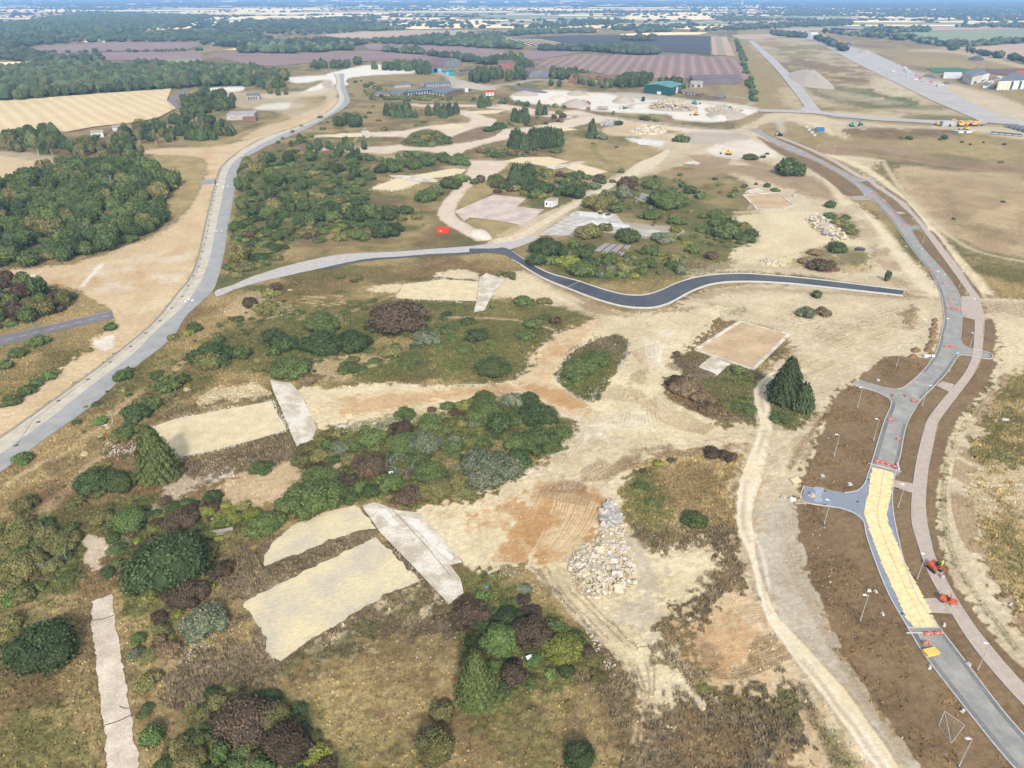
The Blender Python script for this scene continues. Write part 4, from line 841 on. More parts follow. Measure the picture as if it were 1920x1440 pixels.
# --- compose albedo
CV = np.zeros((len(X), 3)); REL = np.zeros(len(X)); SPK = np.zeros(len(X))
n_mid = np.clip((fbm(X, Y, 7, 4, 41, CELL) - .5) * 1.6 + .5, 0, 1); n_fine = fbm(X, Y, 1.3, 3, 43, CELL)
mixv = np.clip(n_mid * .6 + (n_fine - .5) * 1.2 + .2, 0, 1)
for k in names:
    a, b, rel, sp = CLS[k]; a = np.array(alb(a)); b = np.array(alb(b))
    CV += WT[k][:, None] * (a[None] * (1 - mixv[:, None]) + b[None] * mixv[:, None]); REL += WT[k] * rel; SPK += WT[k] * sp
streak = fbm(X * .35 + Y * .2, Y * 1.6 - X * .5, .9, 3, 51, CELL * .8)
CV *= (1 + (n_fine[:, None] - .5) * SPK[:, None] * .7 + (streak[:, None] - .5) * SPK[:, None] * .5)
hi = vn(X / .45, Y / .45, 91) * np.clip(.8 / CELL, 0, 1)
CV *= (1 + (hi[:, None] - .5) * SPK[:, None] * .45 * (np.clip(.8 / CELL, 0, 1))[:, None])
CV = np.clip(CV, .005, .8)
Z = -.03 - REL * .5 + REL * 1.4 * (np.clip(n_fine * .5 + vn(X / .8, Y / .8, 8) * .5, 0, 1)) * np.clip(.9 / CELL, 0, 1)
Z = np.where(flat > .3, -.06, np.minimum(Z, .35))
me = bpy.data.meshes.new('ground'); me.vertices.add(len(X)); me.vertices.foreach_set('co', np.stack([X, Y, Z], 1).astype(np.float32).ravel())
ii = (np.arange(nr - 1)[:, None] * nc + np.arange(nc - 1)[None]).ravel()
quads = np.stack([ii, ii + 1, ii + nc + 1, ii + nc], 1).astype(np.int32)
me.loops.add(quads.size); me.polygons.add(len(quads)); me.loops.foreach_set('vertex_index', quads.ravel())
me.polygons.foreach_set('loop_start', np.arange(0, quads.size, 4, dtype=np.int32)); me.polygons.foreach_set('loop_total', np.full(len(quads), 4, np.int32))
at = me.attributes.new('albedo', 'FLOAT_COLOR', 'POINT'); at.data.foreach_set('color', np.concatenate([CV, SPK[:, None]], 1).astype(np.float32).ravel())
me.update(calc_edges=True); me.shade_smooth()
gm, nt, p = new_mat('earth_and_grass')
a = nt.nodes.new('ShaderNodeAttribute'); a.attribute_name = 'albedo'; P = position(nt)
nA_ = noise_node(nt, P, 2.4, 4, .75); nB_ = noise_node(nt, P, .8, 4, .7)
mx_ = nt.nodes.new('ShaderNodeMix'); mx_.inputs[0].default_value = .45; nt.links.new(nA_, mx_.inputs[2]); nt.links.new(nB_, mx_.inputs[3]); n1 = mx_.outputs[0]
amp = nt.nodes.new('ShaderNodeMath'); amp.operation = 'MULTIPLY'; nt.links.new(maprange(nt, n1, .3, .7, -.85, .85), amp.inputs[0]); nt.links.new(a.outputs['Alpha'], amp.inputs[1])
ad = nt.nodes.new('ShaderNodeMath'); ad.operation = 'ADD'; ad.inputs[1].default_value = 1.0; nt.links.new(amp.outputs[0], ad.inputs[0])
cmb = nt.nodes.new('ShaderNodeCombineColor')
for i in range(3): nt.links.new(ad.outputs[0], cmb.inputs[i])
nt.links.new(mixrgb(nt, 1.0, a.outputs['Color'], cmb.outputs[0], 'MULTIPLY'), p.inputs['Base Color'])
p.inputs['Roughness'].default_value = .95; p.inputs['Specular IOR Level'].default_value = .1
b = nt.nodes.new('ShaderNodeBump'); b.inputs['Distance'].default_value = .25; b.inputs['Strength'].default_value = .6
nt.links.new(n1, b.inputs['Height']); nt.links.new(b.outputs[0], p.inputs['Normal'])
me.materials.append(gm)
tag(link('ground', me), kind='structure')
# ================================================================ VEGETATION
L_ = {'green': leaf_mat('leaf_green', (0.063,0.089,0.028), (0.083,0.101,0.034)), 'dark': leaf_mat('leaf_dark', (0.040,0.061,0.021), (0.054,0.075,0.028)),
 'olive': leaf_mat('leaf_olive', (0.110,0.114,0.039), (0.132,0.111,0.043)), 'lime': leaf_mat('leaf_lime', (0.149,0.165,0.034), (0.149,0.150,0.036)),
 'maroon': leaf_mat('leaf_maroon', (0.083,0.055,0.034), (0.061,0.048,0.029)), 'grey': leaf_mat('leaf_greygreen', (0.103,0.119,0.068), (0.127,0.135,0.083)),
 'rust': leaf_mat('leaf_rust', (0.168,0.111,0.061), (0.138,0.101,0.057)), 'conifer': leaf_mat('leaf_conifer', (0.039,0.055,0.022), (0.052,0.068,0.029), .55),
 'straw': leaf_mat('leaf_straw', (0.338,0.286,0.152), (0.274,0.233,0.132)), 'ivy': leaf_mat('leaf_ivy', (0.068,0.110,0.030), (0.087,0.122,0.039)), 'fir': leaf_mat('leaf_fir', (0.066,0.086,0.028), (0.081,0.097,0.033), .55)}
LC_ = {'green': leaf_mat('canopy_green', (0.040,0.056,0.024), (0.051,0.063,0.026)), 'dark': leaf_mat('canopy_dark', (0.026,0.040,0.019), (0.035,0.049,0.023)), 'olive': leaf_mat('canopy_olive', (0.065,0.069,0.032), (0.072,0.065,0.032)), 'grey': leaf_mat('canopy_grey', (0.065,0.076,0.051), (0.077,0.086,0.058))}  # darker leaf copies: missing leaf self-shadow of the plain crowns put into the colour
m_bark = M('bark', (110,96,80), (88,76,64), 3); m_birch = M('birch_bark', (215,208,196), (170,160,148), 2); m_dead = M('dead_wood', (186,178,166), (160,150,138), 2)
def quads_mesh(name, C_, N_, sz, mat, rnd, core=None, asp=1.4, up=0):
    n = len(C_); rs = np.random.RandomState(len(name) + n)
    a = rs.normal(size=(n, 3)); 
    if up: a = a * .35 + np.array([0, 0, 1.0]) * up
    N_ = N_ / np.linalg.norm(N_, axis=1, keepdims=True)
    u = a - (a * N_).sum(1, keepdims=True) * N_; u /= np.linalg.norm(u, axis=1, keepdims=True) + 1e-9
    v = np.cross(N_, u); s1 = (sz * rs.uniform(.6, 1.4, (n, 1))); s2 = s1 / asp
    V = np.stack([C_ - u * s1, C_ - v * s2 * .8, C_ + u * s1, C_ + v * s2 * .8], 1).reshape(-1, 3)
    V[0::4] -= N_ * sz * .25; V[2::4] += N_ * sz * .25
    Fq = np.arange(4 * n).reshape(n, 4); att = np.repeat(rnd, 4)
    me = bpy.data.meshes.new(name)
    if core is not None:
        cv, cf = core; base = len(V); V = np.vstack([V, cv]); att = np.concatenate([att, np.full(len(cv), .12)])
    fl = Fq.tolist() + ([[i + base for i in f] for f in cf] if core is not None else [])
    me.from_pydata(V.tolist(), [], fl); me.materials.append(mat)
    at = me.attributes.new('v', 'FLOAT', 'POINT'); at.data.foreach_set('value', att.astype(np.float32)); return me
def ico(sub=2):
    bm = bmesh.new(); bmesh.ops.create_icosphere(bm, subdivisions=sub, radius=1); v = np.array([q.co[:] for q in bm.verts]); f = [[q.index for q in g.verts] for g in bm.faces]; bm.free(); return v, f
ICO2 = ico(2); ICO1 = ico(1)
def lobes_mesh(name, nleaf, leaf, seed, nl=9, spread=.62, rmin=.28, rmax=.5, zc=.42, zs=.9, mat=None, spiky=0):
    "dome of overlapping lobes covered with leaf clumps: radius 1, height about 1"
    rs = np.random.RandomState(seed); L = []
    for k in range(nl):
        a = rs.uniform(0, 2 * np.pi); r = spread * np.sqrt(rs.uniform(0, 1)); q = rs.uniform(rmin, rmax)
        z = (zc + rs.uniform(-.15, .2)) * (1 - .35 * r) ; L.append((r * np.cos(a), r * np.sin(a), max(q * .6, min(z, 1 - q)), q))
    L.append((0, 0, .45, .5)); L = np.array(L)
    per = int(nleaf * 2.2); w_ = L[:, 3] ** 2; ids = rs.choice(len(L), per, p=w_ / w_.sum())
    d = rs.normal(size=(per, 3)); d /= np.linalg.norm(d, axis=1, keepdims=True)
    rad = L[ids, 3] * (1 + np.where(rs.rand(per) < .25, rs.uniform(.1, .34, per), rs.uniform(-.1, .16, per))); Pn = L[ids, :3] + d * rad[:, None] * np.array([1, 1, zs])
    ok = Pn[:, 2] > .0
    for k in range(len(L)):
        dd = np.linalg.norm((Pn - L[k, :3]) / np.array([1, 1, zs]), axis=1); ok &= ~((ids != k) & (dd < L[k, 3] * .88))
    Pn = Pn[ok][:nleaf]; N = d[ok][:nleaf]; idk = ids[ok][:nleaf]
    N = N + rs.normal(size=N.shape) * .45
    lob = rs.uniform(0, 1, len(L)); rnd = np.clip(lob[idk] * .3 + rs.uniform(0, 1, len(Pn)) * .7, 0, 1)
    cv = []; cf = []
    base = ICO1 if nleaf < 700 else ICO2
    for k in range(len(L)):
        o = sum(len(c) for c in cv); cv.append(np.maximum(base[0] * L[k, 3] * .9 * np.array([1, 1, zs]) + L[k, :3], [-9, -9, -.02])); cf += [[i + o for i in f] for f in base[1]]
    return quads_mesh(name, Pn, N, leaf, mat or L_['green'], rnd, (np.vstack(cv), cf), up=spiky)
def conifer_mesh(name, nleaf, leaf, seed, full=.62, mat=None):
    "dense cone of upswept sprays: layered, uneven outline"
    rs = np.random.RandomState(seed); n = nleaf
    h = 1 - np.sqrt(rs.uniform(0.0004, 1, n)); a = rs.uniform(0, 2 * np.pi, n)
    na, nh = 17, 11; bump = rs.uniform(0, 1, (nh, na)); ib = np.minimum((h * nh).astype(int), nh - 1); sh = ib * .37
    fa = ((a / (2 * np.pi) + sh) % 1) * na; ia = fa.astype(int) % na; fr = fa % 1; lay = (h * nh) % 1
    tip = np.sin(np.pi * fr) ** .7 * (1 - .55 * lay); b_ = bump[ib, ia]
    prof = (1 - h) ** full * np.minimum(1, .78 + h * 2)
    R = prof * (.64 + .34 * tip * (.45 + b_)) + .015 + np.where(rs.rand(n) < .2, rs.uniform(.04, .14, n), rs.uniform(-.04, .05, n)) * (1 - h * .6)
    C_ = np.stack([np.cos(a) * R, np.sin(a) * R, h * .97 + .04 * tip * (1 - h) + .01], 1)
    N = np.stack([np.cos(a), np.sin(a), np.full(n, .75)], 1) + rs.normal(size=(n, 3)) * .42
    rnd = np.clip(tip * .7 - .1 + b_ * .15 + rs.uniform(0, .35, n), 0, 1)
    cv = []; cf = []; m = 12
    for zz in np.linspace(0, 1, 8):
        rr_ = ((1 - zz) ** full * min(1, .78 + zz * 2)) * .64 + .004
        for i in range(m): t = 2 * np.pi * i / m; cv.append((rr_ * np.cos(t), rr_ * np.sin(t), zz * .93))
    for j in range(7):
        for i in range(m): cf.append([j * m + i, j * m + (i + 1) % m, (j + 1) * m + (i + 1) % m, (j + 1) * m + i])
    return quads_mesh(name, C_, N, leaf, mat or L_['conifer'], rnd, (np.array(cv), cf), asp=1.9, up=.5)
PR = {}
for i in range(3):
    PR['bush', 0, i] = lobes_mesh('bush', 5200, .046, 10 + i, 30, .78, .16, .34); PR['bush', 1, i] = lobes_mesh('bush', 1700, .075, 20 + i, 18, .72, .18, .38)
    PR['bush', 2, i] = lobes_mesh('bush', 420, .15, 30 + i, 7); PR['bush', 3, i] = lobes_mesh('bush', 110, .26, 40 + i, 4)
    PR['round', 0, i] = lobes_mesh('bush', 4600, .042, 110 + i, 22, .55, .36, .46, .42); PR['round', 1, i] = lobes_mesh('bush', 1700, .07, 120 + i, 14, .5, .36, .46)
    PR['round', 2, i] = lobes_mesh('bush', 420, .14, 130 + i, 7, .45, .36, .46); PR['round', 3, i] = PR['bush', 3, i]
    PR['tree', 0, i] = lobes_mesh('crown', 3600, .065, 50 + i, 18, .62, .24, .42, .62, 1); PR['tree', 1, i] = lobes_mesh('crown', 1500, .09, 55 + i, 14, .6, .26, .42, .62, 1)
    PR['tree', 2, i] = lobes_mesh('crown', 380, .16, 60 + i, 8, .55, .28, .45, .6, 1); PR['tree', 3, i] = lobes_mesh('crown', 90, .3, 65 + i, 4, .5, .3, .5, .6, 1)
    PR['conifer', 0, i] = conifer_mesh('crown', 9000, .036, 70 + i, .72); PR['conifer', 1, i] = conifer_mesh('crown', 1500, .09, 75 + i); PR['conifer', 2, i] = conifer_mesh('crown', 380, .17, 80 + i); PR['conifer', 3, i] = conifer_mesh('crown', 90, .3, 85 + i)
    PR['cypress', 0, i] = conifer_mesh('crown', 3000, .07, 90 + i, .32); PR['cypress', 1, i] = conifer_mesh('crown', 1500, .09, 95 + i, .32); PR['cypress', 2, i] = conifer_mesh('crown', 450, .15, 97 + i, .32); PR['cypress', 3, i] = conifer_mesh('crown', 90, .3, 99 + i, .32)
HR = {'bush': .5, 'round': .62, 'tree': 1.2, 'conifer': 2.3, 'cypress': 2.0, 'low': .34}
WORD = {'green': 'green', 'dark': 'dark green', 'olive': 'olive', 'lime': 'yellow-green', 'maroon': 'maroon-brown', 'grey': 'grey-green', 'rust': 'rusty brown', 'conifer': 'dark green', 'straw': 'dry straw-coloured', 'ivy': 'bright green', 'fir': 'mid green'}
RND = random.Random(5)
QUEUE = []
def plant(shape, col, loc, r, h, px, label, group, name=None):
    nm = name or {'tree': 'broadleaf_tree', 'conifer': 'conifer_tree', 'cypress': 'conifer_tree', 'low': 'low_shrub'}.get(shape, 'bush')
    QUEUE.append([shape, col, Vector(loc), r, h, px, label, group, nm])
def lod_of(px): return 0 if px > 58 else 1 if px > 22 else 2 if px > 9 else 3
def plant_now(shape, col, loc, r, h, px, label, group, nm):
    geo = 'bush' if shape == 'low' else shape; lod = lod_of(px)
    me = PR[geo, lod, RND.randrange(3)]
    isT = shape in ('tree', 'conifer', 'cypress')
    rz = RND.uniform(0, 6.28)
    if isT and lod <= 1:
        t = empty(nm, loc, rz); c = link('crown', me, t); c.scale = (r, r, h)
        MB().bar((0, 0, -.2), (0, 0, h * .5), max(.12, r * .06), 7, max(.06, r * .03)).build('trunk', m_bark, t); o = t; slot = c
        if shape != 'tree': c.location.z = h * .03
    else:
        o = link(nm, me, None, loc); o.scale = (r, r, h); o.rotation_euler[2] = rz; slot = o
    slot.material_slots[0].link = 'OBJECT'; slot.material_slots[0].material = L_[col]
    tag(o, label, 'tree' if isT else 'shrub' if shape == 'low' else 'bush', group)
def finish_plants():
    by = {}
    for q in QUEUE: by.setdefault(q[8], []).append(q)
    rest = {}
    for nm, L in by.items():
        L.sort(key=lambda q: -q[5])
        for q in L[310:]: rest.setdefault((q[1], 'conifer' if q[0] in ('conifer', 'cypress') else q[0]), []).append(q)
        top = L[:310]; same = {}
        for q in top: same.setdefault(q[6], []).append(q)
        for lab_, g in same.items():
            if 1 < len(g) <= 14 and '@' in (g[0][7] or ''):
                g.sort(key=lambda q: q[2].x / (q[2].y * CP + H * SP))
                for i_, q in enumerate(g):
                    o_ = ('leftmost', '2nd from left', '3rd from left', '4th from left', '5th from left', '6th from left', '7th from left', '8th from left', '9th from left', '10th from left', '11th from left', '12th from left', '13th from left', '14th from left')[i_]
                    if i_ == len(g) - 1: o_ = 'rightmost'
                    q[6] = lab_ + ', ' + o_
                    if len(q[6].replace('-', ' ').split()) > 16: q[6] = q[6].replace('medium ', '').replace('large ', '').replace('small ', '').replace('low ', '').replace('rough ', '').replace(' pale ', ' ')
        for q in top:
            if q[7]: q[7] = q[7].replace('@', '')
            plant_now(*q)
    for (col, shape), L in rest.items():
        VV = []; FF = []; AT = []; b = 0
        for q in L:
            geo = 'bush' if shape == 'low' else q[0] if q[0] != 'low' else 'bush'
            me = PR[geo, 2 if q[5] > 15 else 3, RND.randrange(3)]
            v = np.empty(len(me.vertices) * 3, np.float32); me.vertices.foreach_get('co', v); v = v.reshape(-1, 3).astype(float)
            a = RND.uniform(0, 6.28); ca, sa = math.cos(a), math.sin(a); r, h, p = q[3], q[4], q[2]
            VV.append(np.stack([p.x + r * (v[:, 0] * ca - v[:, 1] * sa), p.y + r * (v[:, 0] * sa + v[:, 1] * ca), p.z + h * v[:, 2]], 1))
            FF += [[i + b for i in f.vertices] for f in me.polygons]; b += len(v)
            t = np.empty(len(v), np.float32); me.attributes['v'].data.foreach_get('value', t); AT.append(np.clip(t * .8 + RND.uniform(-.1, .3), 0, 1))
        me = bpy.data.meshes.new('undergrowth'); me.from_pydata(np.vstack(VV).tolist(), [], FF); me.materials.append(L_[col])
        at = me.attributes.new('v', 'FLOAT', 'POINT'); at.data.foreach_set('value', np.concatenate(AT).astype(np.float32))
        tag(link('undergrowth', me), f"small {WORD[col]} {'trees' if shape in ('tree', 'conifer') else 'bushes'} scattered through the site and its edges", None, None, 'stuff')
def hand(entries, place, shape='bush', group=None, uniq=False):
    "entries: (x, y_bottom, width_px, colour[, shape[, height factor[, own label]]])"
    for e in entries:
        x, yb, wpx, c = e[:4]; sh = e[4] if len(e) > 4 and e[4] else shape; hf = e[5] if len(e) > 5 and e[5] else 1
        r = wpx / 2 / ppm(yb); p = G(x, yb); h = 2 * r * HR[sh] * hf
        p.y += r * .8; p.z = -.1
        size = 'large' if wpx > 56 else 'small' if wpx < 26 else 'medium'
        lab = e[6] if len(e) > 6 else f"{size} {WORD[c]} {'tree' if sh == 'tree' else 'conifer' if sh in ('conifer', 'cypress') else 'low shrub' if sh == 'low' else 'bush'} {place}"
        plant(sh, c, p, r * (1.08 if sh not in ('conifer', 'cypress') else 1.12), h, wpx, lab, None if len(e) > 6 else (group or 'bushes ' + place) + '@')
pl = 'on the verge of the pale perimeter road'
hand([(225,717,34,'ivy','round',.9,'round green bush overhanging the asphalt edge of the perimeter road'),(38,872,36,'ivy','bush',1.1,'leafy green bush at the road edge beside its lower bend'),(359,626,31,'green','round'),(350,631,20,'lime'),(324,639,22,'olive'),(180,802,30,'ivy'),(315,707,20,'olive'),(409,645,26,'dark'),(512,545,24,'green'),(498,560,30,'olive')], pl)
hand([(204,621,26,'green'),(165,662,18,'olive'),(64,653,38,'green'),(29,672,34,'green'),(5,694,30,'green'),(85,716,28,'green'),(66,728,28,'dark'),(42,744,34,'green'),(16,762,36,'green'),(100,705,20,'green')], 'between the old lane and the cleared strip')
hand([(388,690,78,'dark'),(385,698,52,'olive','round',.9,'olive domed bush in front of the dark thicket on the grass slope'),(446,676,44,'green'),(418,690,24,'olive'),(306,737,50,'green'),(338,722,32,'green'),(251,792,54,'dark'),(278,772,42,'green'),(228,828,50,'green'),(216,832,36,'olive'),(290,712,30,'green','low'),(270,752,26,'olive','low')], 'on the grass slope below the perimeter road')
hand([(286,914,84,'fir','conifer',.62,'broad dark conifer standing at the corner of the long sand pad')], '')
hand([(165,930,76,'dark'),(175,912,44,'olive','round',1.1,'olive-brown round tree in the dark bush cluster beside the conifer'),(213,928,62,'green'),(140,948,32,'olive'),(175,937,32,'olive'),(318,906,34,'olive'),(40,962,46,'olive'),(79,992,32,'dark'),(30,1002,50,'olive'),(180,990,46,'olive'),(232,1005,62,'ivy','round'),(347,952,26,'dark'),(333,996,62,'maroon'),(397,944,38,'dark'),(382,972,32,'lime'),(422,957,24,'lime'),(467,978,36,'lime'),(478,1008,56,'green'),(430,985,40,'lime','low'),(485,890,46,'green','low'),(410,990,44,'lime','low'),(450,962,30,'olive'),(130,1000,30,'green')], 'around the broad conifer')
mp_ = 'in the meadow of scrub mounds'
hand([(508,650,56,'dark'),(535,662,50,'dark'),(512,668,30,'green'),(600,627,66,'green'),(637,614,38,'olive'),(597,668,78,'dark'),(655,662,72,'dark'),(737,628,120,'maroon','low',1.1,'wide brown-topped scrub mound spreading across the meadow'),(700,622,50,'dark','low'),(775,622,50,'grey','low'),(795,650,56,'grey','low'),(842,626,40,'green','low'),(875,611,32,'green','low'),(893,643,50,'dark','low',1,'flat isolated dark green mound alone in the pale meadow'),(985,637,40,'green','low'),(537,713,80,'green','low',1.3),(490,700,44,'olive','low'),(573,724,36,'rust','low'),(655,702,46,'green','low'),(725,672,50,'olive','low'),(769,694,26,'green','low'),(810,696,20,'olive'),(923,708,70,'green','low'),(1045,610,26,'maroon'),(1020,600,24,'green','low'),(1000,618,40,'green','low'),(632,618,20,'dark'),(636,548,10,'olive')], mp_)
hand([(636,524,15,'green'),(661,531,14,'green'),(672,526,16,'green'),(555,535,16,'olive'),(515,548,26,'maroon'),(516,556,18,'lime'),(466,578,34,'maroon'),(478,586,24,'olive'),(500,592,46,'olive'),(600,604,30,'dark'),(540,598,22,'green','low'),(520,590,24,'olive'),(556,592,14,'olive'),(710,590,20,'green'),(733,582,14,'green'),(660,575,26,'olive','low'),(955,520,26,'olive','low'),(938,517,16,'green'),(981,574,42,'green','low'),(1020,572,30,'olive','low'),(960,525,14,'green'),(700,568,20,'green','low'),(440,605,26,'green','low'),(924,580,14,'green')], 'on the rough grass below the stone track')
th = 'in the long thicket between the sand strips'
hand([(629,824,26,'olive'),(636,853,38,'grey'),(696,842,54,'green'),(588,870,32,'olive'),(652,872,34,'olive'),(588,891,32,'maroon'),(693,894,72,'maroon','bush',.8,'large maroon-brown bush beside the wire cage'),(652,914,38,'maroon'),(643,892,28,'green'),(751,824,50,'maroon'),(810,774,18,'maroon'),(804,810,54,'green'),(751,856,64,'green'),(792,854,70,'grey'),(874,774,38,'lime'),(909,798,74,'green'),(958,764,42,'grey'),(932,817,56,'dark','round'),(1004,797,62,'dark'),(1012,854,78,'green'),(968,852,52,'green'),(970,877,52,'dark'),(1056,822,36,'green'),(920,914,112,'grey','bush',.8,'big grey-green bush with visible branches at the thicket edge'),(856,914,40,'olive'),(766,948,54,'maroon'),(806,907,62,'green'),(728,927,54,'green'),(815,942,62,'olive'),(597,917,62,'green'),(580,970,108,'green','bush',.8),(538,967,52,'green'),(497,1004,62,'green'),(850,850,44,'green','low'),(700,870,34,'green'),(840,770,30,'green','low'),(990,760,40,'dark'),(870,940,50,'olive','low'),(640,940,44,'green'),(690,935,40,'dark'),(1030,800,40,'dark'),(905,760,50,'green','low'),(960,800,40,'green'),(560,880,40,'olive'),(570,850,36,'olive','low'),(610,845,30,'green'),(760,790,44,'green','low'),(1040,850,30,'dark'),(660,848,32,'green'),(780,880,50,'green'),(880,880,44,'dark','low')], th)
lf = 'in the overgrown ground beside the concrete path'
hand([(291,1118,154,'dark','round',.8,'huge dense dark green dome bush above the concrete path'),(409,1084,42,'maroon'),(345,1140,72,'maroon','bush',.85),(377,1102,34,'olive'),(374,1204,90,'grey','bush',.9,'silvery grey-green bush with bare twigs near the sand pad'),(310,1237,46,'rust'),(290,1215,30,'rust'),(256,1210,32,'green'),(252,1238,34,'grey'),(268,1302,50,'olive'),(278,1407,50,'ivy','round',1,'bright green rounded bush beside the pale concrete path'),(268,1345,34,'green','low'),(58,1272,136,'dark','round',.75,'huge dense dark green dome bush in the dry field'),(16,1136,42,'ivy'),(12,1187,48,'olive'),(26,1032,72,'olive'),(22,1098,84,'olive'),(105,1042,62,'olive'),(72,1022,50,'olive'),(60,1075,40,'green'),(120,1090,26,'lime','low'),(195,1084,32,'dark','low'),(450,1406,120,'maroon','round',.8,'large maroon-brown domed bush near the lower edge of the grass'),(505,1382,66,'olive','round'),(530,1442,90,'maroon','round'),(592,1442,54,'lime'),(408,1442,42,'ivy','tree',.8),(338,1442,54,'olive'),(480,1462,54,'ivy'),(402,1332,44,'olive'),(500,1322,40,'dark','low'),(350,1460,60,'olive'),(440,1460,50,'green'),(300,1455,40,'green'),(560,1345,36,'dark','low'),(600,1475,60,'maroon'),(335,1330,20,'maroon','low')], lf)
hand([(893,1343,84,'fir','conifer',.72,'pointed green conifer in the middle of the lower grass')], '')
hand([(828,1359,50,'olive'),(815,1442,80,'olive','round',1.0,'solitary round dark olive bush in the dry grass at the bottom'),(879,1180,72,'maroon'),(931,1234,74,'ivy','bush',1.2),(886,1224,42,'green'),(962,1284,56,'maroon'),(978,1202,32,'green'),(998,1218,78,'maroon'),(1053,1247,78,'lime','bush',.9),(1080,1214,42,'green'),(1126,1282,34,'olive','low'),(1088,1447,62,'dark','round'),(1060,1270,34,'dark'),(900,1190,40,'dark'),(950,1180,60,'dark','low'),(1035,1200,50,'green'),(1110,1250,26,'olive','low'),(985,1115,30,'grey','low'),(905,1110,26,'olive','low'),(1010,1290,30,'olive','low')], 'in the small copse below the slab')
hand([(1090,705,60,'green','low',1.1),(1120,690,60,'green','low'),(1075,715,40,'green','low'),(1135,668,14,'dark')], 'on the teardrop grass island'); hand([(1386,705,30,'green'),(1408,775,34,'green','low'),(1385,768,26,'green','low'),(1290,745,60,'rust','low',1.3),(1320,760,50,'rust','low',1.2),(1335,780,40,'rust','low'),(1275,730,50,'maroon','low'),(1270,668,16,'maroon'),(1360,765,26,'olive','low')], 'on the weedy island beside the haul road')
hand([(1336,860,34,'maroon','bush',1.1),(1360,866,32,'maroon','bush',1.1),(1376,862,20,'maroon'),(1260,868,16,'maroon'),(1238,878,24,'lime'),(1204,888,14,'maroon'),(1308,990,52,'green','low'),(1205,920,30,'green','low'),(1225,950,26,'green','low')], 'on the rounded dry grass island')
hand([(1480,766,72,'conifer','conifer',.58,'taller of the two dark conifers standing beside the haul road'),(1509,777,46,'conifer','conifer',.56,'shorter dark conifer leaning against its taller twin by the haul road')], ''); hand([(1470,795,40,'green','low'),(1455,760,26,'dark')], 'under the conifer pair')
hand([(1485,331,58,'dark','low',1.6),(1560,390,24,'dark'),(1579,428,36,'olive'),(1558,412,24,'dark'),(1576,474,46,'green','low'),(1545,511,54,'maroon','low'),(1666,529,15,'dark','tree'),(1534,559,24,'dark'),(1518,598,36,'grey'),(1546,594,30,'rust'),(1441,351,13,'dark'),(1456,360,18,'green','low'),(1432,297,14,'dark','low'),(1410,300,30,'green','low'),(1600,440,30,'olive','low'),(1590,430,30,'green','low'),(1530,480,30,'rust','low'),(1510,495,26,'rust','low'),(1398,352,16,'maroon','low'),(1590,412,20,'green','low'),(1880,306,12,'olive','low'),(1790,412,10,'dark','low'),(1882,380,10,'dark','low'),(1705,262,14,'dark'),(1775,262,16,'dark'),(1765,263,8,'dark'),(1805,268,8,'dark'),(1820,272,6,'dark'),(1845,268,6,'dark'),(1884,272,8,'dark'),(1690,260,7,'dark')], 'on the bare ground around the new road')
hand([(968,349,33,'conifer','cypress',.62),(990,350,35,'conifer','cypress',.62),(968,284,33,'conifer','cypress',.62),(983,286,29,'conifer','cypress',.62),(1002,281,33,'conifer','cypress',.62),(1017,279,31,'conifer','cypress',.62),(1031,278,31,'conifer','cypress',.62),(1046,275,27,'conifer','cypress',.62),(1110,260,20,'conifer','conifer',.8)], 'on the old dispersal grass', group='dark conifers on the old dispersal grass')
hand([(725,217,15,'conifer','cypress',.78),(738,219,17,'conifer','cypress',.78),(750,220,17,'conifer','cypress',.78),(762,221,22,'conifer','cypress',.78),(803,218,14,'conifer','cypress',.78),(820,217,17,'conifer','cypress',.78),(831,222,17,'conifer','cypress',.78),(842,218,16,'conifer','cypress',.78),(855,214,14,'conifer','cypress',.78),(903,203,16,'conifer','cypress',.78),(915,200,13,'conifer','cypress',.78),(965,228,16,'conifer','cypress',.78),(974,231,16,'conifer','cypress',.78),(984,231,20,'conifer','cypress',.78),(1011,217,15,'conifer','conifer',.8),(1022,216,12,'conifer','conifer',.7),(779,222,10,'conifer','conifer',.7)], 'near the derelict site offices', group='dark conifers near the derelict offices')
hand([(634,238,24,'dark','tree',.6),(653,235,24,'dark','tree',.7),(664,240,30,'dark','tree',.6),(671,122,22,'dark','tree',.5),(564,238,9,'olive'),(547,249,9,'green'),(529,262,10,'green'),(521,269,10,'green'),(494,287,9,'green'),(605,244,14,'green'),(685,222,10,'green'),(692,213,12,'green','low'),(700,201,9,'olive'),(722,212,10,'ivy'),(600,222,14,'dark','low'),(612,230,8,'olive'),(790,208,6,'olive'),(708,228,12,'olive','low'),(795,230,12,'green','low'),(780,236,10,'green'),(721,245,14,'olive'),(1129,262,24,'grey'),(1157,277,10,'green','low'),(1113,271,12,'olive','low'),(1161,235,22,'dark','low'),(935,243,34,'dark','low'),(915,247,24,'green','low'),(1278,267,34,'green','low'),(1150,216,9,'grey','tree',.6),(1173,203,8,'dark','low'),(1232,228,14,'green','low'),(1210,226,24,'green','low'),(880,170,7,'dark'),(865,156,7,'dark'),(905,163,6,'olive'),(973,160,9,'dark'),(1033,162,14,'green','tree',.6),(1048,163,14,'green','tree',.6),(665,155,8,'dark'),(677,153,5,'dark'),(780,92,10,'dark','tree',.6),(1001,232,8,'olive'),(1008,222,8,'olive'),(1040,223,14,'maroon'),(1056,222,18,'maroon'),(1050,215,14,'lime'),(1440,290,10,'dark','low')], 'among the old taxiways', group='bushes among the old taxiways')
ct = 'in the scrub between the two tracks'
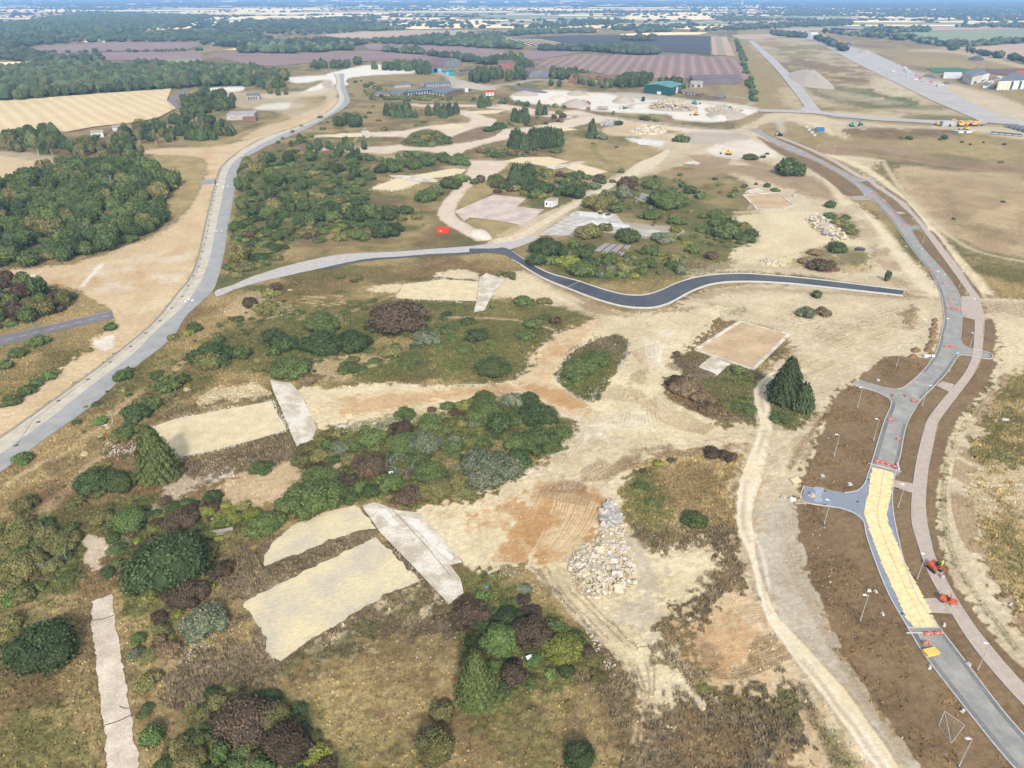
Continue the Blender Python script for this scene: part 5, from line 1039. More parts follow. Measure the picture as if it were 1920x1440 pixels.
hand([(1007,373,30,'green'),(1030,376,16,'green'),(1075,373,48,'dark'),(1010,364,62,'dark','low'),(1116,357,26,'grey'),(1168,374,32,'grey','round',1.2),(1140,384,44,'olive'),(1116,395,52,'olive'),(1158,400,32,'green'),(1176,355,42,'maroon'),(1198,358,16,'olive'),(1223,356,36,'green'),(1210,350,20,'green'),(1293,364,28,'dark'),(1314,373,26,'green'),(1282,352,18,'dark'),(1259,393,70,'green','low',1.5),(1232,385,40,'green','low',1.4),(1220,414,46,'green','low'),(1126,399,10,'straw'),(1266,422,28,'green'),(1285,422,24,'green'),(1262,408,14,'olive'),(1270,439,26,'lime'),(1260,447,20,'olive'),(1356,427,46,'green'),(1346,410,30,'green'),(1366,432,38,'green'),(1397,438,36,'olive'),(1413,443,24,'green'),(1371,449,54,'green'),(1325,437,32,'green','low'),(1403,457,38,'green','low'),(1382,360,18,'olive'),(1374,371,20,'green'),(1277,331,11,'dark'),(1230,334,9,'dark'),(1267,340,10,'olive'),(1278,340,11,'olive'),(1343,338,12,'dark','low'),(1347,350,9,'green'),(1350,363,9,'green'),(1418,347,9,'dark'),(1440,352,12,'dark'),(1167,325,16,'green'),(1189,340,18,'green'),(1136,362,12,'green'),(1041,287,24,'green','low'),
      (1025,480,62,'dark'),(1056,484,26,'dark','tree',.6),(1075,466,28,'green'),(1108,450,52,'olive'),(1140,436,30,'olive'),(1181,457,54,'green','low',1.3),(1244,457,48,'grey','low'),(1275,450,14,'green'),(1007,500,44,'dark'),(1035,497,28,'green'),(1070,502,52,'lime','low'),(1093,487,42,'green'),(1108,505,38,'dark'),(1090,522,54,'green'),(1127,522,26,'grey'),(1142,499,40,'green'),(1142,524,20,'green'),(1173,514,28,'olive'),(1168,522,24,'green'),(1205,514,24,'green'),(1220,504,36,'green'),(1218,480,36,'green'),(1229,468,18,'green'),(1265,492,26,'olive'),(1301,476,30,'green'),(1338,488,28,'maroon'),(1257,507,30,'dark'),(1278,517,30,'grey'),(1290,460,20,'lime','low'),(1240,500,16,'olive','low'),(1105,470,30,'green','low'),(1320,410,22,'green','low'),(1200,500,22,'green','low')], ct)
hand([(636,435,21,'dark'),(662,423,21,'dark'),(662,412,16,'dark'),(782,412,21,'olive'),(756,404,34,'dark','low',1.4),(785,398,12,'olive'),(609,423,14,'lime'),(639,453,26,'olive'),(650,446,18,'green'),(673,453,36,'green'),(722,448,54,'dark'),(740,438,36,'dark'),(706,430,34,'dark'),(725,415,44,'green'),(750,415,22,'olive'),(795,379,42,'green'),(816,368,38,'green'),(845,356,44,'green'),(862,344,30,'green'),(875,338,16,'green'),(712,304,18,'green'),(730,306,18,'dark'),(748,303,18,'dark'),(745,296,14,'green'),(782,298,26,'green'),(765,296,22,'green'),(815,294,9,'green'),(830,304,34,'green'),(860,310,40,'green'),(800,312,40,'dark'),(770,318,40,'green'),(740,324,40,'green'),(715,326,34,'dark'),(875,312,20,'ivy'),(890,346,20,'green'),(900,342,24,'maroon'),(930,345,34,'green'),(947,352,14,'grey'),(918,347,14,'green'),(935,362,18,'maroon','low'),(792,424,10,'olive'),(596,455,26,'green','low')], 'beside the thicket near the red skip')
def inside(x, y, p):
    c = False; n = len(p)
    for i in range(n):
        x1, y1 = p[i]; x2, y2 = p[(i + 1) % n]
        if (y1 > y) != (y2 > y) and x < (x2 - x1) * (y - y1) / (y2 - y1) + x1: c = not c
    return c
def wood(poly_, n, wpx, kinds, label, group, shapes=('tree',), seed=1, hf=1.0, mind=.62, front=0, sel=None):
    "single trees or bushes spread over a ground outline; wpx = crown width range in metres"
    rnd = random.Random(seed); W_ = [tuple(G(*q))[:2] for q in poly_]; xs_ = [q[0] for q in W_]; ys_ = [q[1] for q in W_]; P_ = []; tries = 0
    while len(P_) < n and tries < n * 60:
        tries += 1
        x = rnd.uniform(min(xs_), max(xs_)); y = rnd.uniform(min(ys_), max(ys_))
        if front: y = min(ys_) + (max(ys_) - min(ys_)) * rnd.random() ** front
        if not inside(x, y, W_): continue
        d = rnd.uniform(*wpx)
        if any((x - a) ** 2 + (y - b) ** 2 < (mind * (d + e) / 2) ** 2 for a, b, e in P_): continue
        P_.append((x, y, d))
    for x, y, d in P_:
        c = rnd.choice(kinds); sh = rnd.choice(shapes); z_ = y * CP + H * SP; px = d * F / z_
        plant(sh, c, (x, y, -.1), d / 2, d * HR[sh] * hf * (.62 if sh == 'conifer' else .8 if sh == 'cypress' else 1) * rnd.uniform(.85, 1.15), px, label(c), group)
    return P_
def lab(s): return lambda c: f"{WORD[c]} {s}"
WA = [(0,352),(60,332),(130,312),(200,308),(265,312),(315,333),(335,340),(325,358),(298,380),(318,396),(300,408),(305,425),(270,440),(235,455),(200,470),(130,490),(60,500),(-40,503),(-60,352)]
wood(WA, 300, (7.5, 13), ['green','green','dark','dark','olive','green'], lab('tree in the dense wood left of the perimeter road'), 'trees in the dense wood', ('tree','tree','bush'), 3, .55, .55)
wood([(-40,545),(60,536),(110,547),(128,560),(122,578),(85,595),(30,610),(-40,622)], 42, (5, 9), ['green','dark','olive','maroon','green'], lab('bush in the small thicket beside the dashed lane'), 'bushes beside the dashed lane', ('bush','tree'), 4, .75, .6)
T1 = [(455,312),(500,287),(540,278),(580,292),(640,292),(690,288),(700,300),(690,322),(700,350),(690,365),(705,388),(740,385),(735,400),(715,415),(690,425),(650,432),(600,418),(570,425),(545,440),(535,462),(520,482),(492,505),(432,525),(425,510),(435,470),(440,420),(452,370),(450,330)]
wood(T1, 190, (5.5, 11), ['green','dark','green','olive','dark'], lab('tree in the dense thicket above the stone track'), 'trees in the dense thicket', ('tree','bush','bush'), 5, .55, .5)
wood([(440,430),(540,425),(600,420),(640,440),(560,450),(520,490),(440,520),(425,500)], 50, (3, 5.5), ['green','olive','olive','lime','dark','maroon'], lab('bush on the thinning edge of the thicket'), 'bushes on the thicket edge', ('bush',), 6, 1, .8)
wood([(640,275),(700,278),(690,292),(640,296),(580,290),(560,276)], 16, (5, 9), ['dark','green'], lab('tree along the upper side of the thicket'), 'trees above the thicket', ('tree',), 7, .7)
wood([(5,262),(60,245),(112,250),(128,268),(120,287),(60,293),(10,282)], 26, (8, 13), ['dark','green','olive','conifer'], lab('tree in the grove beside the stubble field'), 'trees beside the stubble field', ('tree','conifer'), 8, .62, .62)
wood([(215,262),(250,245),(300,232),(370,225),(430,238),(447,250),(420,263),(350,264),(280,270),(225,274)], 60, (7, 12), ['dark','green','dark','conifer','olive'], lab('tree in the belt behind the birches'), 'trees in the belt behind the birches', ('tree','tree','conifer'), 9, .62, .6)
wood([(130,278),(180,268),(265,285),(275,302),(200,304),(135,295)], 26, (6, 9), ['dark','green','olive'], lab('tree between the wood and the old huts'), 'trees by the old huts', ('tree',), 10, .7)
wood([(335,212),(350,190),(385,178),(425,182),(445,195),(445,207),(420,211),(380,217),(348,226)], 44, (7, 12), ['dark','green','green'], lab('tree beside the curving old lane'), 'trees beside the old lane', ('tree',), 11, .65, .6)
wood([(448,150),(470,142),(540,140),(545,155),(525,165),(480,168),(455,162)], 36, (9, 14), ['green','dark','olive'], lab('tree at the corner of the far wood'), 'trees at the corner of the far wood', ('tree','cypress'), 12, .6, .6)
wood([(485,165),(530,160),(550,178),(530,182),(490,172)], 8, (7, 10), ['dark','olive'], lab('tree beside the white apron'), 'trees beside the apron', ('tree',), 13, .8)
wood([(685,183),(760,178),(850,182),(850,190),(760,190),(690,188)], 28, (6, 10), ['green','olive','dark'], lab('bush in front of the derelict offices'), 'bushes before the offices', ('bush',), 14, .8); wood([(680,160),(700,156),(725,168),(740,178),(700,180),(684,174)], 14, (8, 12), ['green','dark','olive'], lab('bush left of the derelict offices'), 'bushes by the offices', ('bush',), 15, .8)
wood([(755,270),(785,250),(812,246),(845,258),(846,269),(830,275),(790,277)], 34, (4, 7), ['green','olive','olive','dark'], lab('bush on the almond-shaped island'), 'bushes on the almond island', ('bush',), 16, .8); wood([(878,290),(905,280),(985,280),(1040,284),(985,295),(910,296)], 34, (4, 7), ['green','olive','rust','dark'], lab('bush on the island below the conifers'), 'bushes below the conifers', ('bush',), 17, .8)
wood([(905,352),(960,335),(1010,320),(1040,322),(1090,330),(1148,342),(1130,355),(1080,368),(1000,372),(930,355)], 48, (5, 9), ['green','olive','dark','maroon'], lab('bush behind the small white hut'), 'bushes behind the white hut', ('bush',), 18, .85)
wood([(590,262),(560,270),(535,278),(560,258),(585,252)], 12, (4, 7), ['green','dark'], lab('bush near the bend of the perimeter road'), 'bushes near the bend', ('bush',), 19)
wood([(925,233),(1010,232),(1060,222),(1060,228),(1000,238),(930,238)], 16, (4, 6), ['olive','maroon','green'], lab('bush on the low island near the tallest conifers'), 'bushes on the low island', ('bush',), 20); wood([(880,182),(1000,196),(1060,200),(1070,206),(990,200),(890,190)], 20, (5, 8), ['green','dark','olive'], lab('bush beside the white yard'), 'bushes beside the yard', ('bush',), 21)
wood([(700,130),(730,127),(800,126),(806,132),(760,134),(710,132)], 34, (9, 13), ['dark','green'], lab('tree in the belt behind the white apron'), 'trees behind the apron', ('tree','cypress'), 22, .7, .5); wood([(775,134),(806,133),(808,140),(780,141)], 10, (9, 12), ['dark','conifer'], lab('tall tree beside the blue containers'), 'trees beside the blue containers', ('cypress','tree'), 23, .7)
wood([(580,126),(655,124),(655,128),(582,130)], 22, (8, 12), ['dark','green'], lab('tree in the row below the ploughed field'), 'trees below the ploughed field', ('tree',), 24, .7)
wood([(878,150),(900,140),(940,138),(945,146),(915,155),(885,156)], 34, (9, 14), ['green','dark'], lab('tree in the grove right of the first aircraft shelter'), 'trees right of the first shelter', ('tree',), 25, .8, .55); wood([(915,120),(960,112),(985,122),(1000,136),(985,150),(950,152),(968,140),(968,126)], 44, (9, 14), ['green','dark'], lab('tree in the grove around the brown shelter'), 'trees around the brown shelter', ('tree',), 26, .8, .55)
wood([(1026,142),(1060,138),(1110,146),(1075,152),(1040,150)], 30, (9, 13), ['dark','green'], lab('tree in the row below the striped field'), 'trees below the striped field', ('tree',), 27, .7, .55); wood([(1078,152),(1110,155),(1150,160),(1165,168),(1120,165),(1080,160)], 16, (8, 12), ['olive','green','grey'], lab('tree around the red-brown shelter'), 'trees around the red-brown shelter', ('tree',), 28, .7); wood([(1152,158),(1180,148),(1222,152),(1200,165),(1165,166)], 40, (9, 13), ['dark','green'], lab('tree left of the green hangar'), 'trees left of the green hangar', ('tree',), 29, .75, .5)
wood([(1236,160),(1262,154),(1276,160),(1285,172),(1260,162)], 9, (8, 11), ['dark'], lab('tree behind the green hangar'), 'trees behind the green hangar', ('tree',), 30, .7)
# belts further off
wood([(1378,76),(1384,76),(1410,150),(1416,190),(1410,190),(1400,145)], 60, (7, 12), ['dark','green'], lab('bush in the hedge beside the airfield'), 'bushes in the airfield hedge', ('bush',), 31, 1, .5)
wood([(205,97),(205,96.5)] + [(60,99),(100,101),(250,97.5),(380,94),(380,96),(250,99),(100,102.5)], 26, (9, 14), ['dark'], lab('bush in the hedge between the two plough fields'), 'bushes in the far hedge', ('bush',), 32, 1, .4)
def canopy(name, poly_, n, w_, h_, mats, label, seed, zs=1.0, shape='tree'):
    "a wood that reads as one mass: many low crowns joined"
    rs = np.random.RandomState(seed); W_ = np.array([tuple(G(*q))[:2] for q in poly_]); lo = W_.min(0); hi_ = W_.max(0); P_ = []; rnd = random.Random(seed)
    it = 0
    while len(P_) < n and it < n * 40:
        it += 1; x, y = rnd.uniform(lo[0], hi_[0]), rnd.uniform(lo[1], hi_[1])
        if inside(x, y, W_.tolist()): P_.append((x, y))
    bulk(name, P_, w_, h_, mats, label, seed)
def bulk(name, P_, w_, h_, mat, label, seed):
    rs = np.random.RandomState(seed); iv, jf = ICO1; iv = np.array(iv); m = len(P_)
    if m == 0: return
    P_ = np.array(P_); dd = rs.uniform(w_[0], w_[1], m); hh = rs.uniform(h_[0], h_[1], m)
    V = np.zeros((m, len(iv), 3)); jit_ = 1 + rs.uniform(-.22, .22, (m, len(iv)))
    V[:, :, 0] = P_[:, 0][:, None] + iv[None, :, 0] * dd[:, None] / 2 * jit_; V[:, :, 1] = P_[:, 1][:, None] + iv[None, :, 1] * dd[:, None] / 2 * jit_
    V[:, :, 2] = np.maximum(hh[:, None] * .5 + iv[None, :, 2] * hh[:, None] / 2 * jit_, 0)
    f = np.array(jf); FF = (f[None] + (np.arange(m) * len(iv))[:, None, None]).reshape(-1, 3)
    me = bpy.data.meshes.new(name); me.from_pydata(V.reshape(-1, 3).tolist(), [], FF.tolist()); me.materials.append(LC_[mat])
    at = me.attributes.new('v', 'FLOAT', 'POINT'); at.data.foreach_set('value', np.repeat(rs.uniform(.2, .9, m), len(iv)).astype(np.float32) )
    o = link(name, me); tag(o, label, None, None, 'stuff'); return o
WB = [(-60,142),(0,138),(60,130),(130,128),(300,128),(400,130),(470,134),(510,140),(540,150),(520,158),(470,159),(420,161),(330,166),(200,173),(90,183),(0,190),(-60,193)]
wood([(-40,176),(0,172),(90,165),(200,156),(330,150),(470,148),(520,152),(500,160),(420,162),(330,167),(200,174),(90,184),(0,191),(-40,193)], 190, (9, 14), ['green','dark','olive','green','dark'], lab('tree along the front of the big wood behind the stubble'), 'trees along the front of the big wood', ('tree',), 41, .62, .62)
for k_, c_ in enumerate(('green', 'dark', 'olive', 'green')): canopy('woodland', WB, 420 if c_ != 'olive' else 150, (9, 14), (9, 15), c_, f'{WORD[c_]} crowns filling the big wood behind the stubble field', 50 + k_)
WC = [(-60,78),(0,52),(100,33),(200,28),(330,30),(402,34),(345,46),(330,54),(230,62),(200,72),(120,74),(60,72)]
for k_, c_ in enumerate(('green', 'dark', 'dark')): canopy('woodland', WC, 700, (12, 22), (10, 17), c_, f'{WORD[c_]} crowns of the far wood beyond the plough fields', 60 + k_)
FW = [([(100,72),(240,66),(330,62),(420,60),(480,66),(520,80),(470,88),(380,84),(372,79),(210,79),(100,80)], 420), ([(420,50),(500,40),(620,40),(700,48),(690,58),(600,66),(540,66),(470,62),(400,58)], 520), ([(380,86),(480,82),(600,84),(690,80),(690,84),(600,90),(540,94),(470,90)], 240), ([(690,80),(760,76),(830,70),(830,84),(880,88),(760,84)], 160),
      ([(826,84),(860,72),(925,74),(960,84),(985,94),(900,90)], 260), ([(1000,95),(1090,92),(1160,96),(1200,100),(1235,103),(1200,104),(1090,97)], 120), ([(1060,94),(1160,90),(1235,98),(1230,103),(1150,97)], 130), ([(1160,76),(1200,72),(1230,74),(1220,78)], 30), ([(1612,62),(1625,57),(1740,55),(1744,60),(1690,62)], 110), ([(1780,52),(1830,49),(1960,48),(1960,53),(1850,52)], 110),
      ([(0,100),(60,98),(90,112),(60,118),(0,112)], 60), ([(60,114),(150,114),(190,112),(185,117),(60,118)], 50), ([(0,76),(0,92),(60,88),(130,80),(90,78)], 90), ([(730,120),(790,112),(860,104),(870,107),(800,118)], 0), ([(722,96),(795,101),(793,103),(722,98)], 40), ([(800,104),(860,110),(930,122),(925,124),(860,114)], 30),
      ([(430,100),(470,96),(530,92),(600,92),(640,90),(680,94),(620,97),(540,101),(440,101)], 110), ([(550,82),(640,78),(640,84),(560,88)], 60), ([(965,52),(1040,46),(1160,40),(1180,44),(1060,52),(965,56)], 150), ([(1060,40),(1160,38),(1200,44),(1100,44)], 60), ([(1190,60),(1260,56),(1262,60),(1200,62)], 60), ([(1140,56),(1300,48),(1300,52),(1180,58)], 60), ([(960,60),(1110,58),(1120,62),(970,65)], 130),
      ([(1330,32),(1400,34),(1470,40),(1350,42)], 110), ([(1440,47),(1560,40),(1600,44),(1500,51)], 110), ([(1280,60),(1400,52),(1560,46),(1600,48),(1400,56)], 120), ([(1540,62),(1600,64),(1700,72),(1770,84),(1765,88),(1690,76),(1600,68)], 90), ([(1420,64),(1500,66),(1520,74),(1460,68)], 30), ([(1770,88),(1780,84),(1960,76),(1960,79),(1790,90)], 60), ([(1520,70),(1545,78),(1590,97),(1585,98),(1530,76)], 26), ([(1780,92),(1960,124),(1960,126),(1780,94)], 26), ([(1440,22),(1560,20),(1620,26),(1500,30),(1420,27)], 160), ([(1560,14),(1700,12),(1960,10),(1960,44),(1780,40),(1760,32),(1640,24)], 900), ([(0,34),(60,28),(100,31),(40,40),(0,44)], 0), ([(640,52),(720,50),(760,56),(700,60)], 90), ([(820,68),(940,66),(1000,64),(940,70)], 50), ([(1100,30),(1220,27),(1230,29),(1120,32)], 30), ([(570,38),(640,34),(720,34),(700,38),(600,41)], 110), ([(1200,12),(1500,8),(1560,14),(1420,16),(1280,14)], 200)]
for k_, (p_, n_) in enumerate(FW):
    if n_: canopy('distant_woodland', p_, int(n_ * .6), (13, 24), (8, 15), ('dark', 'green', 'dark')[k_ % 3], 'dark belt of distant trees among the far fields', 80 + k_); canopy('distant_woodland', p_, int(n_ * .4), (11, 20), (8, 14), ('green', 'dark', 'grey')[k_ % 3], 'paler crowns in a distant belt of trees among the far fields', 180 + k_)
hp = []; rnd = random.Random(77)
for x, y, wx, dy in hedges:
    far_ = 1 + y / 5000; n_ = int(min(60, max(4, wx * dy / (1100 * far_) if min(wx, dy) > 30 else max(wx, dy) / (24 * far_))))
    for k in range(n_): hp.append((x + rnd.uniform(0, wx), y + rnd.uniform(0, dy)))
hp = [q for q in hp if rnd.random() < .9]
near_ = [q for q in hp if q[1] < 7000]; far2 = [q for q in hp if q[1] >= 7000]
bulk('distant_woodland', near_, (14, 30), (5, 10), 'dark', 'hedges and copses scattered over the distant fields', 301); bulk('distant_woodland', far2, (60, 190), (8, 18), 'dark', 'hazy woods towards the horizon', 302)
# birches and dead trees
def birch(x, yb, hpx_, label, mat=m_birch, crown=True):
    p = G(x, yb); h = hpx_ / ppm(yb) * 1.05; t = empty('birch_tree' if crown else 'dead_tree', p, 0, label, 'tree'); rnd = random.Random(int(x))
    MB().bar((0, 0, -.2), (rnd.uniform(-.3, .3), 0, h), max(.16, h * .016), 6, .04).build('trunk', mat, t)
    mb = MB()
    for k in range(14 if not crown else 8):
        z = h * rnd.uniform(.35, .95); a = rnd.uniform(0, 6.28); l = (h - z) * .5 + h * .1; mb.bar((0, 0, z), (math.cos(a) * l, math.sin(a) * l, z + l * .9), .09 if not crown else .05, 4, .02)
    mb.build('limb', mat, t)
    if crown:
        c = link('crown', PR['tree', 2, rnd.randrange(3)], t); c.scale = (h * .2, h * .2, h * .6); c.location = (0, 0, h * .45); c.material_slots[0].link = 'OBJECT'; c.material_slots[0].material = L_['olive']
for x, yb, hh in ((73,293,34),(98,290,24),(140,286,22),(170,280,20),(232,272,24),(242,272,20),(262,270,22),(293,272,24),(325,268,18),(192,297,24),(270,297,22),(28,188,14),(112,180,12),(186,175,12),(145,303,20),(160,304,20)): birch(x, yb, hh, 'slender birch with a pale bare trunk at the grove edge'); 
for o in COL.objects:
    if o.name.startswith('birch_tree'): o['group'] = 'pale-trunked birches at the grove edges'
birch(212, 358, 28, 'bare pale dead tree with spreading limbs rising from the wood', m_dead, False); birch(128, 455, 14, 'short white dead trunk at the wood edge', m_dead, False); birch(163, 450, 32, 'tall white dead trunk leaning at the front of the wood', m_dead, False); birch(195, 446, 26, 'forked pale dead trunk among green leaves at the wood front', m_dead, False)
birch(570, 335, 18, 'bare pale dead tree in the thicket above the stone track', m_dead, False); birch(184, 372, 14, 'small grey dead tree among the crowns of the wood', m_dead, False); birch(220, 425, 18, 'reddish-grey dead tree behind the white trunks', m_dead, False)
wood([(620,810),(760,790),(880,765),(960,750),(1055,795),(1065,812),(1005,860),(880,925),(760,950),(690,935),(560,960),(500,1000),(565,900),(605,850)], 75, (2, 5), ['green','dark','olive','green','maroon','grey'], lab('shrub filling the long thicket'), 'low shrubs in the long thicket', ('low','bush'), 70, .9, .7)
wood([(865,1185),(900,1100),(1000,1130),(1095,1205),(1115,1250),(1010,1300),(900,1330),(862,1250)], 28, (2, 4.5), ['green','dark','ivy','maroon'], lab('shrub filling the small copse'), 'low shrubs in the copse', ('low','bush'), 71, .9, .7)
wood([(0,985),(120,995),(130,1080),(70,1110),(0,1140)], 50, (2.5, 5.5), ['olive','green','olive'], lab('shrub among the olive bushes'), 'low shrubs by the fence panels', ('low','bush'), 72, .9, .7); wood([(180,965),(330,935),(480,965),(500,1000),(400,1030),(420,1100),(330,1160),(300,1230),(260,1240),(300,1140),(220,1060)], 70, (2, 4.5), ['olive','lime','green','dark','maroon'], lab('shrub around the dome bush'), 'low shrubs around the dome bush', ('low','bush'), 73, .9, .75)
wood([(320,1440),(400,1300),(520,1320),(610,1400),(620,1460),(310,1460)], 60, (2, 4.5), ['olive','dark','maroon','green'], lab('shrub between the maroon bushes'), 'low shrubs between the maroon bushes', ('low','bush'), 74, .9, .7); wood([(480,600),(560,580),(760,575),(900,600),(930,650),(780,690),(620,700),(480,690)], 90, (1.5, 5), ['green','olive','green','dark'], lab('shrub in the meadow'), 'low shrubs in the meadow', ('low',), 75, .7, .9)
wood([(1060,480),(1180,470),(1290,480),(1300,505),(1180,525),(1080,515)], 60, (2, 5), ['green','olive','grey','lime'], lab('shrub above the black road'), 'low shrubs above the black road', ('low','bush'), 76, .8, .7); wood([(1150,360),(1280,370),(1420,435),(1380,470),(1290,450),(1180,405),(1060,400)], 70, (2, 5), ['green','olive','green'], lab('shrub in the weedy middle ground'), 'low shrubs in the middle ground', ('low','bush'), 77, .8, .8)
wood([(440,420),(540,415),(640,430),(700,410),(690,450),(560,450),(500,500),(425,515)], 70, (1.5, 4), ['green','olive','dark'], lab('shrub below the dense thicket'), 'low shrubs below the thicket', ('low','bush'), 78, .8, .8); wood([(180,780),(330,690),(440,600),(520,545),(640,520),(520,600),(420,700),(260,830),(150,920),(60,960)], 70, (.8, 2.6), ['olive','olive','green','straw'], lab('tuft on the long slope'), 'tufts on the long slope', ('low','bush'), 79, .8, .9)
wood(T1, 150, (2, 5), ['green','dark','olive','green','lime'], lab('shrub between the thicket trees'), 'shrubs between the thicket trees', ('bush','low'), 90, 1, .5)
wood([(100,735),(240,690),(420,600),(500,560),(560,560),(480,620),(400,690),(300,800),(200,900)], 60, (1, 3.4), ['olive','green','olive','dark'], lab('shrub on the slope'), 'shrubs on the slope', ('low','bush'), 91, .9, .9)
finish_plants()
# rough grass tufts
rs = np.random.RandomState(9); flatG = flat < .05
veg = WT['scrub'] * 1.2 + WT['olive'] * .7 + WT['green'] * .9 + WT['straw'] * .8 + WT['dry'] * .5 + WT['brown'] * .6
prob = np.clip(veg, 0, 1) * (Y < 300) * (Y > 60) * flatG * np.clip(CELL ** 2 * 1.6, .02, 1.2); prob = prob * (np.abs(X) < Y * .85 + 20)
cand = np.nonzero(rs.rand(len(X)) < prob * (170000 / max(prob.sum(), 1)))[0]
n = len(cand); cx = X[cand] + rs.uniform(-.3, .3, n); cy = Y[cand] + rs.uniform(-.3, .3, n); cz = Z[cand] - .05
a = rs.uniform(0, 6.28, n); hh = rs.uniform(.2, .6, n) * (1 + .5 * WT['scrub'][cand]) ; ww = rs.uniform(.1, .3, n)
dx, dy = np.cos(a) * ww, np.sin(a) * ww; lx, ly = rs.uniform(-.2, .2, n), rs.uniform(-.2, .2, n)
V = np.stack([np.stack([cx - dx, cy - dy, cz], 1), np.stack([cx + dx, cy + dy, cz], 1), np.stack([cx + lx, cy + ly, cz + hh], 1)], 1).reshape(-1, 3)
me = bpy.data.meshes.new('rough_grass'); me.from_pydata(V.tolist(), [], np.arange(3 * n).reshape(n, 3).tolist())
cc = CV[cand] * rs.uniform(.75, 1.75, (n, 1)) * np.array([1.04, 1, .94]); at = me.attributes.new('albedo', 'FLOAT_COLOR', 'POINT'); at.data.foreach_set('color', np.repeat(np.concatenate([cc, np.ones((n, 1))], 1), 3, 0).astype(np.float32).ravel())
gm2, nt, p = new_mat('grass_blades'); a_ = nt.nodes.new('ShaderNodeAttribute'); a_.attribute_name = 'albedo'; nt.links.new(a_.outputs['Color'], p.inputs['Base Color']); p.inputs['Roughness'].default_value = .95
me.materials.append(gm2); tag(link('rough_grass', me), 'dry weeds and rough grass tufts over the open ground', None, None, 'stuff')
# ================================================================ BUILDINGS, MACHINES, FURNITURE
m_red = M('orange_red_plastic', (222,110,90), (210,98,80), 2, .6); m_dk = M('dark_rubber', (52,52,54), (44,44,46), 2, .8); m_or = M('machine_orange', (214,98,60), (190,84,54), 1, .5, spec=.5)
m_cabk = M('dark_cab', (58,66,72), (50,56,62), 1, .35, spec=.5); m_glass = M('dark_glass', (70,86,92), (60,74,80), 1, .15, spec=.6); m_steel = M('galvanised_steel', (184,188,190), (168,172,174), 3, .45, metal=0, spec=.5)
m_yel = M('machine_yellow', (236,180,52), (222,166,46), 1, .5); m_teal = M('machine_teal', (52,150,146), (44,134,130), 1, .5); m_rust = M('machine_rust', (160,84,58), (140,74,52), 1, .7)
m_cream = M('cream_board', (238,217,168), (228,206,154), .5, .9, fine=1.2, k=.66); m_lamp = M('lamp_head', (232,236,240), (220,224,228), 1, .4); m_hi = M('hi_vis', (226,226,60), (210,214,50), 2, .7)
def lamp_proto():
    t = empty('street_lamp', (0, 0, 0))
    MB().bar((0, 0, -.1), (0, 0, 1.2), .11, 8, .11).bar((0, 0, 1.2), (0, 0, 6.6), .07, 8, .05).build('pole', m_steel, t)
    MB().bar((0, 0, 6.55), (-.5, 0, 6.7), .04, 6).build('arm', m_steel, t); MB().box((-.72, 0, 6.74), (.75, .36, .1), taper=.8).build('lamp_head', m_lamp, t)
    MB().bar((0, 0, -.02), (0, 0, .16), .16, 8, .13).build('base_collar', m_dk, t); return t
LP = [(1719,1087,0,'on the verge beside the small excavator'),(1612,1166,0,'on the brown verge left of the cream boards'),(1832,1258,0,'between the path and the asphalt below the roller'),(1797,1438,0,'beside the metal frame at the bottom'),(1545,984,0,'below the blue-grey side road'),(1683,953,0,'where the short cross path meets the kerb'),(1563,858,0,'in the middle of the large brown verge'),
      (1607,766,0,'at the top of the large brown verge'),(1637,828,0,'at the kerb beside the large brown verge'),(1728,763,3.1,'at the kerb near the upper side road'),(1680,689,0,'on the small triangular verge'),(1779,700,3.1,'by the kerb near the crossing'),(1727,634,0,'beside the row of soil heaps'),(1769,632,0,'at the left kerb above the crossing'),(1812,593,3.1,'at the head of the brown strip by the path'),
      (1798,540,0,'by the end of the black road'),(1766,545,0,'at the left kerb near the road end'),(1723,495,0,'by the upper junction on the left kerb'),(1729,458,3.1,'at the right kerb near the upper junction'),(1752,540,0,'close to the end of the black asphalt'),(1660,378,3.1,'beside the far path'),(1652,398,0,'at the far junction'),(1600,350,3.1,'on the far left verge'),(1529,292,3.1,'beside the far cycle path'),(1561,291,3.1,'where the far paths run together'),(1585,322,3.1,'on the far narrow verge'),(1815,660,0,'beside the eastern side road')]
lp = lamp_proto()
for i, (x, y, r_, s_) in enumerate(LP):
    o = lp if i == 0 else dup(lp, (0, 0, 0)); o.location = G(x, y); o.rotation_euler[2] = r_ + .2 * math.sin(i * 3); tag(o, 'tall grey street lamp ' + s_, 'street lamp', 'street lamps along the new road')
def barrier_proto():
    t = empty('road_barrier', (0, 0, 0)); MB().box((0, 0, .55), (1.9, .09, .42)).box((0, 0, .95), (1.7, .09, .22)).build('panel', m_red, t)
    MB().box((0, .01, .55), (.5, .12, .2)).build('reflector', m_white, t)
    for s_ in (-1, 1): MB().box((s_ * .75, 0, .1), (.3, .75, .18), taper=.8).bar((s_ * .75, 0, .1), (s_ * .75, 0, .45), .05).build('foot', m_red, t)
    return t
